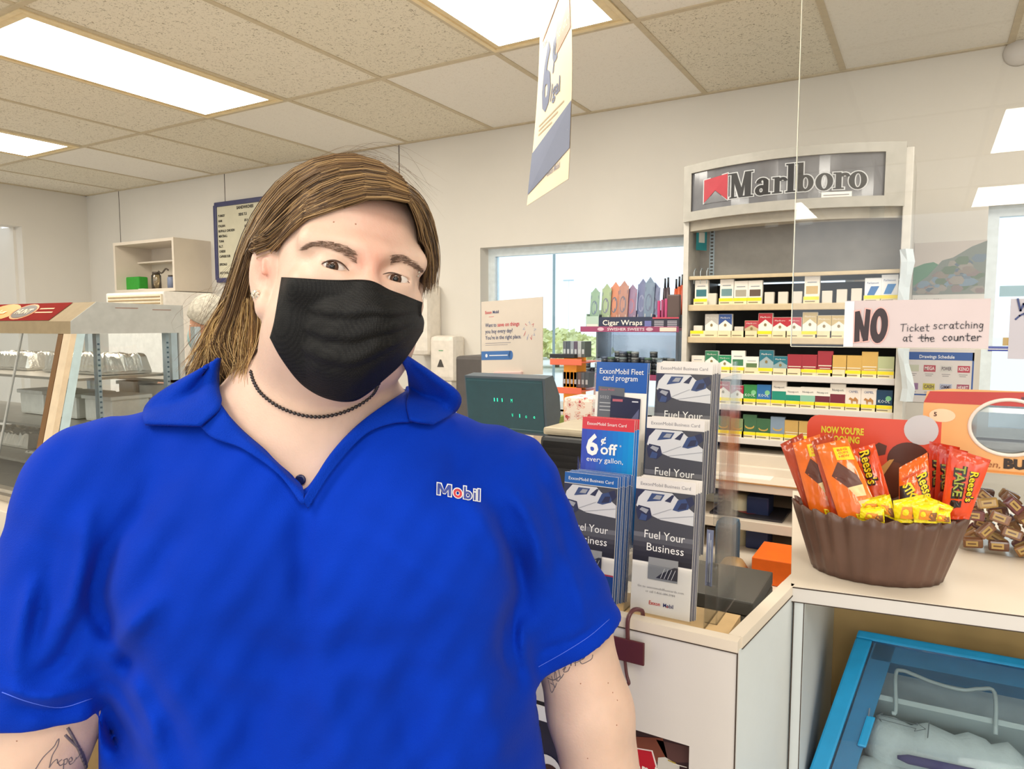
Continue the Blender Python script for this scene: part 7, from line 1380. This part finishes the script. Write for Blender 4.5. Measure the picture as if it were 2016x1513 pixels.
for j in range(nt_+1):
    t = ts[j]; L_, M_, R_ = Lc[j], Mc[j], Rc[j]
    for i in range(ns_+1):
        s = i/ns_; 
        a = (1-s/.5)*1.35 if s < .5 else (s/.5-1)*1.35; E_ = L_ if s < .5 else R_
        k = math.sin(a)/math.sin(1.35); kz = (1-math.cos(a))/(1-math.cos(1.35)); u = M_[0]+(E_[0]-M_[0])*k; v = M_[1]+(E_[1]-M_[1])*k; d = M_[2]+(E_[2]-M_[2])*kz
        # Coons-like correction of the upper and lower outline
        lt = L_[:2]*0; st0 = np.array([np.interp(u, top[:, 0], top[:, 1])-np.interp(u, [Lc[0][0], Mc[0][0], Rc[0][0]], [Lc[0][1], Mc[0][1], Rc[0][1]])])[0]
        w_ = np.interp(u, [Lc[-1][0], Mc[-1][0], Rc[-1][0]], [Lc[-1][1], Mc[-1][1], Rc[-1][1]]); vb = np.interp(u, bot[:, 0], bot[:, 1])
        v0 = np.interp(u, top[:, 0], top[:, 1]); vv = v0*(1-t)+vb*t; v = vv
        # pleats fan out from the left edge
        amp = .0035*min(1, 3*s, 3*(1-s))+.001; tt_ = t+.05*abs(s-.5)
        for c0 in (.30, .50, .70): d += amp*1.1*(1/(1+math.exp(-(tt_-c0)*90))-(tt_-c0+.5 if c0-.5 < tt_ < c0+.5 else (1 if tt_ >= c0+.5 else 0)))*math.exp(-((tt_-c0)/.12)**2)
        d += .0008*math.sin(u*.11+v*.05)*math.sin(v*.09)-.0012*math.exp(-((t-.09)/.012)**2)
        if t < .35: d -= .004*math.exp(-((u-727)/22)**2)*(1-t/.35)
        h_ = hit(bbv, u, v, .3, None)
        if h_ is not None: d = min(d, h_-.0022)
        Vm.append(cp(u, v, d))
Fm = [(j*(ns_+1)+i, (j+1)*(ns_+1)+i, (j+1)*(ns_+1)+i+1, j*(ns_+1)+i+1) for j in range(nt_) for i in range(ns_)]
mk = mesh_np('face_mask', np.array(Vm), Fm, maskm, person); so2 = mk.modifiers.new('thickness', 'SOLIDIFY'); so2.thickness = .0012; so2.offset = 1
m = MB(); lp_ = mat('ear_loop_black', '1d1a1a', .7)
m.tube([Vector(c2w(cp(*p))) for p in bez([(558, 560, .702), (545, 540, .715), (533, 522, .728), (522, 500, .742), (512, 480, .755)], 5)], .0013, lp_, 6); m.tube([Vector(c2w(cp(*p))) for p in bez([(535, 662, .735), (526, 645, .742), (521, 622, .748), (519, 600, .752), (520, 585, .757)], 5)], .0013, lp_, 6); m.build('ear_loop', mk)
# earring, brow stud, necklace
e_ = hit(bbv, 506, 577, .3, .76); m = MB(); c_ = Vector(c2w(cp(505, 578, e_-.003))); rr = random.Random(2); gem = mat('crystal', 'e6dfd2', .08, .7)
m.lathe(c_, [(.0035, -.003), (.0045, -.001), (.003, .002)], gem, 12, -FWD)
for k in range(26):
    d_ = Vector((rr.gauss(0, 1), rr.gauss(0, 1), rr.gauss(0, 1))).normalized()*.0042; m.box(-.0011, .0011, -.0011, .0011, -.0011, .0011, gem, (lambda q: (lambda a, b, c=0: q+Vector((a, b, c))))(c_+d_), bev=.0004)
m.build('earring', person)
m = MB()
for (u, v) in ((823, 543), (825, 536)):
    h = hit(bbv, u, v, .3, .72); m.lathe(Vector(c2w(cp(u, v, h-.001))), [(.0012, -.001), (.0014, .0004), (.0006, .0014)], steel, 8, -FWD)
m.build('brow_stud', person)
bead = mat('bead_black', '221a1c', .18); m = MB(); NP = bez([(493, 728, 0), (500, 752, 0), (515, 775, 0), (545, 798, 0), (580, 813, 0), (615, 820, 0), (650, 818, 0), (685, 808, 0), (715, 792, 0), (735, 774, 0), (747, 752, 0)], 30)
pts = []; 
for p in NP:
    h = hit(bbv, p[0], p[1], .3, .78); pts.append(Vector(c2w(cp(p[0], p[1], h-.0022))))
acc = 0; last = pts[0]; nb_ = 0
for a_, b_ in zip(pts[:-1], pts[1:]):
    acc += (b_-a_).length
    if acc >= .0040:
        acc = 0; nb_ += 1; r = .0021; m.lathe(b_, [(.0004, -r), (r*.75, -r*.6), (r, 0), (r*.75, r*.6), (.0004, r)], bead, 8, (b_-a_))
m.tube(pts, .0008, bead, 5); m.build('necklace', person)
# ---------------------------------------------------------------- hair
hairm = mat('hair_brown', '8a6a42', .42, var=.45, scale=3, spec=.45)
def hair_material(m, cols):
    nt = m.node_tree; N = nt.nodes.new; L = nt.links.new; b = nt.nodes['Principled BSDF']
    g = N('ShaderNodeNewGeometry'); r = N('ShaderNodeValToRGB'); e = r.color_ramp.elements; e[0].color = lin(cols[0]); e[1].color = lin(cols[-1])
    for i, c_ in enumerate(cols[1:-1]): x = e.new((i+1)/(len(cols)-1)); x.color = lin(c_)
    L(g.outputs['Random Per Island'], r.inputs[0]); L(r.outputs[0], b.inputs['Base Color']); b.inputs['Roughness'].default_value = .38
hair_material(hairm, ['3c2b1e', '573f29', '745738', '92734c', 'b6966a'])
hairl = mat('hair_golden', 'a88656', .42, var=.45, scale=3, spec=.45); hair_material(hairl, ['5a4128', '866440', 'a88450', 'c8a468', 'dcc08a'])
capm = mat('hair_under', '4a3626', .6, var=.4, scale=20)
GU = [
 [(806, 396, .668), (772, 389, .657), (735, 386, .654), (690, 396, .658), (645, 420, .668), (600, 452, .684), (562, 480, .700), (535, 500, .715), (512, 508, .742), (498, 540, .770), (492, 620, .782), (490, 690, .788), (494, 735, .788)],
 [(800, 378, .676), (760, 362, .664), (715, 358, .660), (660, 372, .664), (610, 402, .676), (568, 440, .690), (532, 472, .706), (506, 498, .735), (488, 545, .770), (480, 620, .785), (466, 710, .795)],
 [(795, 362, .690), (750, 338, .680), (695, 332, .678), (635, 345, .682), (580, 382, .696), (536, 430, .712), (504, 482, .730), (485, 545, .750), (468, 610, .775), (448, 670, .795), (430, 725, .805)],
 [(788, 352, .710), (740, 324, .705), (680, 317, .705), (620, 330, .710), (565, 368, .722), (520, 425, .738), (490, 485, .755), (470, 550, .772), (450, 615, .795), (420, 680, .812), (395, 735, .822)],
 [(778, 345, .745), (730, 316, .745), (675, 309, .745), (615, 322, .750), (556, 362, .758), (510, 425, .768), (482, 490, .780), (462, 560, .792), (440, 620, .81), (412, 680, .825), (385, 740, .832)],
 [(770, 350, .79), (720, 320, .80), (670, 313, .805), (610, 328, .808), (552, 372, .81), (508, 440, .812), (484, 505, .815), (468, 570, .82), (450, 630, .828), (425, 690, .838), (400, 745, .84)],
 [(770, 375, .83), (720, 350, .845), (665, 345, .85), (610, 362, .85), (560, 410, .848), (525, 470, .845), (505, 530, .842), (490, 590, .842), (470, 650, .845), (445, 705, .848), (425, 750, .85)],
 [(780, 450, .84), (730, 440, .862), (670, 445, .866), (620, 465, .865), (580, 500, .860), (555, 545, .855), (535, 590, .852), (515, 640, .850), (495, 690, .85), (475, 740, .85), (465, 765, .85)]]
GUc = [[cp(*p) for p in g] for g in GU]
GR = [[(806, 396, .668), (818, 420, .680), (827, 450, .695), (833, 485, .712), (836, 520, .728), (834, 552, .742)], [(800, 380, .676), (826, 405, .690), (840, 440, .708), (847, 480, .728), (848, 520, .745), (842, 560, .758)],
      [(792, 362, .700), (822, 388, .715), (842, 425, .735), (851, 470, .752), (852, 515, .766), (845, 560, .778)], [(775, 350, .76), (812, 378, .775), (838, 420, .79), (848, 470, .80), (846, 520, .81), (838, 565, .815)], [(765, 370, .82), (800, 400, .83), (822, 440, .84), (832, 490, .845), (828, 540, .845), (815, 590, .84)]]
GRc = [[cp(*p) for p in g] for g in GR]
def sheet(Gs, name, m_, parent, shift=.006):
    Q = []
    for g in Gs:
        P = np.array(bez(g, 5)); n_ = 40; s = np.linspace(0, 1, len(P)); Q.append(np.stack([np.interp(np.linspace(0, 1, n_), s, P[:, i]) for i in range(3)], 1))
    Q = np.array(Q); t = np.linspace(0, len(Q)-1, (len(Q)-1)*5+1); Q2 = np.stack([Q[min(int(x), len(Q)-2)]*(1-(x-min(int(x), len(Q)-2)))+Q[min(int(x), len(Q)-2)+1]*(x-min(int(x), len(Q)-2)) for x in t])
    cen = H(0, .0, -.02); D_ = cen-Q2; D_ /= np.linalg.norm(D_, axis=2)[:, :, None]; Q2 = Q2+D_*shift; a, b = Q2.shape[:2]
    F_ = [(i*b+j, i*b+j+1, (i+1)*b+j+1, (i+1)*b+j) for i in range(a-1) for j in range(b-1)]; return mesh_np(name, Q2.reshape(-1, 3), F_, m_, parent)
PUSH = [p for p in body[:29]]
hs = strands(GUc, 3600, .00042, 'hair', hairm, person, 18, .0030, 3)
sheet(GUc, 'hair_base', capm, hs); sheet(GRc, 'hair_base', capm, hs)
strands(GRc, 900, .0004, 'hair_side', hairm, hs, 14, .0025, 5)
LK = [[(500, 585, .75), (505, 640, .755), (500, 690, .762), (503, 720, .768), (512, 742, .77)], [(478, 600, .77), (472, 650, .78), (482, 700, .785), (500, 735, .785)], [(455, 620, .79), (430, 660, .80), (440, 700, .80), (470, 730, .80)], [(470, 560, .78), (430, 620, .80), (405, 670, .81), (385, 735, .82)], [(480, 600, .79), (450, 640, .80), (425, 690, .81), (390, 750, .82)]]
strands([[cp(*p) for p in g] for g in LK], 760, .00042, 'hair_lock', hairl, hs, 14, .005, 9)
FLY = [[(690, 312, .74), (740, 300, .74), (800, 335, .75), (852, 400, .76)], [(600, 320, .74), (680, 300, .74), (760, 310, .75), (846, 380, .76)], [(520, 400, .75), (470, 500, .77), (440, 600, .79), (395, 650, .80)], [(500, 560, .76), (400, 600, .78), (372, 640, .79), (400, 660, .79)]]
strands([[cp(*p) for p in g] for g in FLY], 60, .00012, 'stray_hair', hairm, hs, 14, .009, 12)
# brows and lashes: short hairs laid on the face
browm = mat('brow_hair', '7d6252', .6, var=.3, scale=200)
def hairs(spine, n, ln, dirf, w, spread, seed, lift=.0006, mt_=None):
    rr = random.Random(seed); P = bez(spine, 8); m = MB(); k = len(P)-1
    for q in range(n):
        t = rr.random(); i = min(int(t*k), k-1); f = t*k-i; p = P[i]*(1-f)+P[i+1]*f; sp_ = spread(t); u, v = p[0]+rr.gauss(0, .4)*2, p[1]+rr.uniform(-1, 1)*sp_; dx, dy = dirf(t); L_ = ln*(.7+.6*rr.random()); pts = []
        for c_ in range(3):
            uu, vv = u+dx*L_*c_/2, v+dy*L_*c_/2; h = hit(bbv, uu, vv, .3, None)
            if h: pts.append(Vector(c2w(cp(uu, vv, h-lift-(.0004*c_)))))
        if len(pts) == 3: m.tube(pts, [w, w*.8, w*.3], mt_ or browm, 3)
    return m
m = hairs([(704, 508), (680, 492), (650, 482), (620, 480), (600, 490)], 330, 11, lambda t: (-.9, -.35+.5*t), .00022, lambda t: 9*(1-t)**.7+1.5, 4); m.build('eyebrow', bo)
m = hairs([(768, 512), (785, 508), (805, 516), (822, 528), (830, 536)], 270, 9, lambda t: (.9, -.2+.6*t), .00022, lambda t: 7.5*(1-t)**.6+1.5, 6); m.build('eyebrow', bo)
lash = mat('lash', '4a342a', .5)
for nm, ptsL in (('upper_lash_line', ((633, 521), (645, 515), (660, 514), (675, 521), (687, 534))), ('upper_lash_line', ((754, 541), (766, 538), (780, 540), (794, 547), (806, 558)))):
    m = MB(); P = bez(ptsL, 6); Q = []
    for i, p in enumerate(P):
        h = hit(bbv, p[0], p[1]-1.5, .3, None)
        if h: Q.append(Vector(c2w(cp(p[0], p[1]-1.5, h-.0004))))
    m.tube(Q, [.0003+.0005*math.sin(math.pi*i/(len(Q)-1)) for i in range(len(Q))], lash, 6); m.build(nm, bo)

# ================================================================ the second worker behind the food case
wk = thing('person', (0, 0, 0), 'worker in a grey hairnet and pale blue mask turned left behind the glass food case', 'person')
Wc = ony(410, 640, 2.36); wk.location = (Wc.x, Wc.y, 0)
oW = np.array(tuple(Wc)); 
def W_(x, y, z): return w2c(oW+np.array([x, y, z]))
RW = RM.T
skin2 = mat('skin_tan', 'd9a488', .5, var=.06, scale=30, sss=.15)
hd = [ell(W_(0, 0, .02), (.082, .112, .10), None, .02), ell(W_(-.02, -.01, -.05), (.075, .085, .06), None, .03), cone(W_(-.085, -.03, -.03), W_(-.10, -.035, -.045), .014, .012, .015), ell(W_(-.05, -.02, -.105), (.035, .035, .03), None, .03),
 cone(W_(.03, 0, -.08), W_(.05, .02, -.20), .058, .062, .03), ell(W_(.05, .04, -.42), (.20, .20, .12), None, .05), cone(W_(.06, .03, -.24), W_(-.06, -.20, -.30), .06, .06, .05), cone(W_(.06, .03, -.24), W_(.18, .22, -.30), .06, .06, .05),
 cone(W_(-.02, -.22, -.30), W_(-.02, -.25, -.55), .05, .042, .03), cone(W_(.20, .24, -.30), W_(.20, .26, -.55), .05, .042, .03), cone(W_(-.02, -.25, -.55), W_(-.04, -.25, -.78), .040, .028, .02), ell(W_(-.04, -.25, -.84), (.018, .05, .035), None, .02),
 cone(W_(.20, .26, -.55), W_(.18, .27, -.78), .040, .028, .02), ell(W_(.18, .27, -.84), (.018, .05, .035), None, .02), ell(W_(.05, .04, -.72), (.18, .19, .14), None, .06)]
for q in range(4):
    for (x, y) in ((-.04, -.275+.017*q), (.18, .245+.017*q)): hd.append(cone(W_(x, y, -.87), W_(x-.012, y, -.93+.006*abs(q-1)), .008, .007, .005))
hd += [cone(W_(-.06, -.24, -.82), W_(-.085, -.24, -.87), .010, .008, .008), cone(W_(.16, .26, -.82), W_(.135, .26, -.87), .010, .008, .008)]
zf = -Wc.z
hd += [cone(W_(.05, -.06, -.80), W_(.05, -.07, zf+.5), .10, .07, .05), cone(W_(.05, .14, -.80), W_(.05, .15, zf+.5), .10, .07, .05), cone(W_(.05, -.07, zf+.5), W_(.05, -.07, zf+.08), .065, .05, .03), cone(W_(.05, .15, zf+.5), W_(.05, .15, zf+.08), .065, .05, .03)]
A_ = np.array([p.lo for p in hd]).min(0)-.03; B_ = np.array([p.hi for p in hd]).max(0)+.03
V, F_ = nets(hd, np.arange(A_[0], B_[0], .008), np.arange(A_[1], B_[1], .008), np.arange(A_[2], B_[2], .010)); wb = mesh_np('body', V, F_, skin2, wk); wbv = bvh_of(V, F_)
def grow(pr, g): return [Prim(p.kind, p.lo-g, p.hi+g, (lambda f: (lambda P: f(P)-g))(p.fn), p.k, p.op) for p in pr]
n_w = tuple(w2c(oW+np.array([0, 0, -.20])))
up_c = w2c(np.array([0, 0, 1.0])+np.array(tuple(CAM)))
def cut_net(G, f):
    P = G-W_(0, 0, 0).astype(np.float32); wz = P@up_c; wx = P@w2c(np.array([1.0, 0, 0])+np.array(tuple(CAM))); return np.maximum(f, -(wz-.035-.75*(-wx)*.6)).astype(np.float32)
net = [ell(W_(.012, 0, .035), (.105, .128, .115), None, .02)]; A_ = net[0].lo-.02; B_ = net[0].hi+.02
V, F_ = nets(net, np.arange(A_[0], B_[0], .005), np.arange(A_[1], B_[1], .005), np.arange(A_[2], B_[2], .005), cut_net); mesh_np('hairnet', V, F_, mat('hairnet_grey', 'a8a294', .8, var=.25, scale=60, bump=.8, bscale=220), wk)
msk = [ell(W_(-.050, -.012, -.062), (.064, .080, .052), None, .02)]; A_ = msk[0].lo-.02; B_ = msk[0].hi+.02
def cut_m(G, f):
    P = G-W_(-.02, 0, -.06).astype(np.float32); wx = P@w2c(np.array([1.0, 0, 0])+np.array(tuple(CAM))); return np.maximum(f, wx).astype(np.float32)
V, F_ = nets(msk, np.arange(A_[0], B_[0], .004), np.arange(A_[1], B_[1], .004), np.arange(A_[2], B_[2], .004), cut_m); wm = mesh_np('face_mask', V, F_, mat('mask_blue', '9fc0c2', .7), wk)
m = MB(); el = mat('loop_white', 'e8e0d8', .6); m.tube([oWv for oWv in [Wc+Vector(p) for p in ((-.03, -.083, -.035), (.01, -.090, -.028), (.035, -.088, -.03))]], .002, el, 6); m.tube([Wc+Vector(p) for p in ((-.04, -.080, -.09), (.0, -.086, -.07), (.03, -.088, -.04))], .002, el, 6); m.build('ear_loop', wm)
m = MB(); m.tube([Wc+Vector(p) for p in ((-.09, -.055, .004), (-.02, -.088, .003), (.03, -.092, .002))], .0025, hexm('e6dccc'), 6); m.build('glasses_arm', wk)
cl = [p for p in grow(hd, .008) if p.hi[1] < W_(0, 0, -.12)[1]+.12 and p.lo[1] > W_(0, 0, -1.05)[1]]
V, F_ = nets([p for p in grow([hd[5], hd[6], hd[7], hd[14]], .012)], np.arange(-1.9, -.8, .010), np.arange(W_(0, 0, -1.0)[1], W_(0, 0, -.14)[1], .010), np.arange(2.6, 3.7, .012)); mesh_np('shirt', V, F_, mat('worker_shirt', '2a2622', .8), wk)
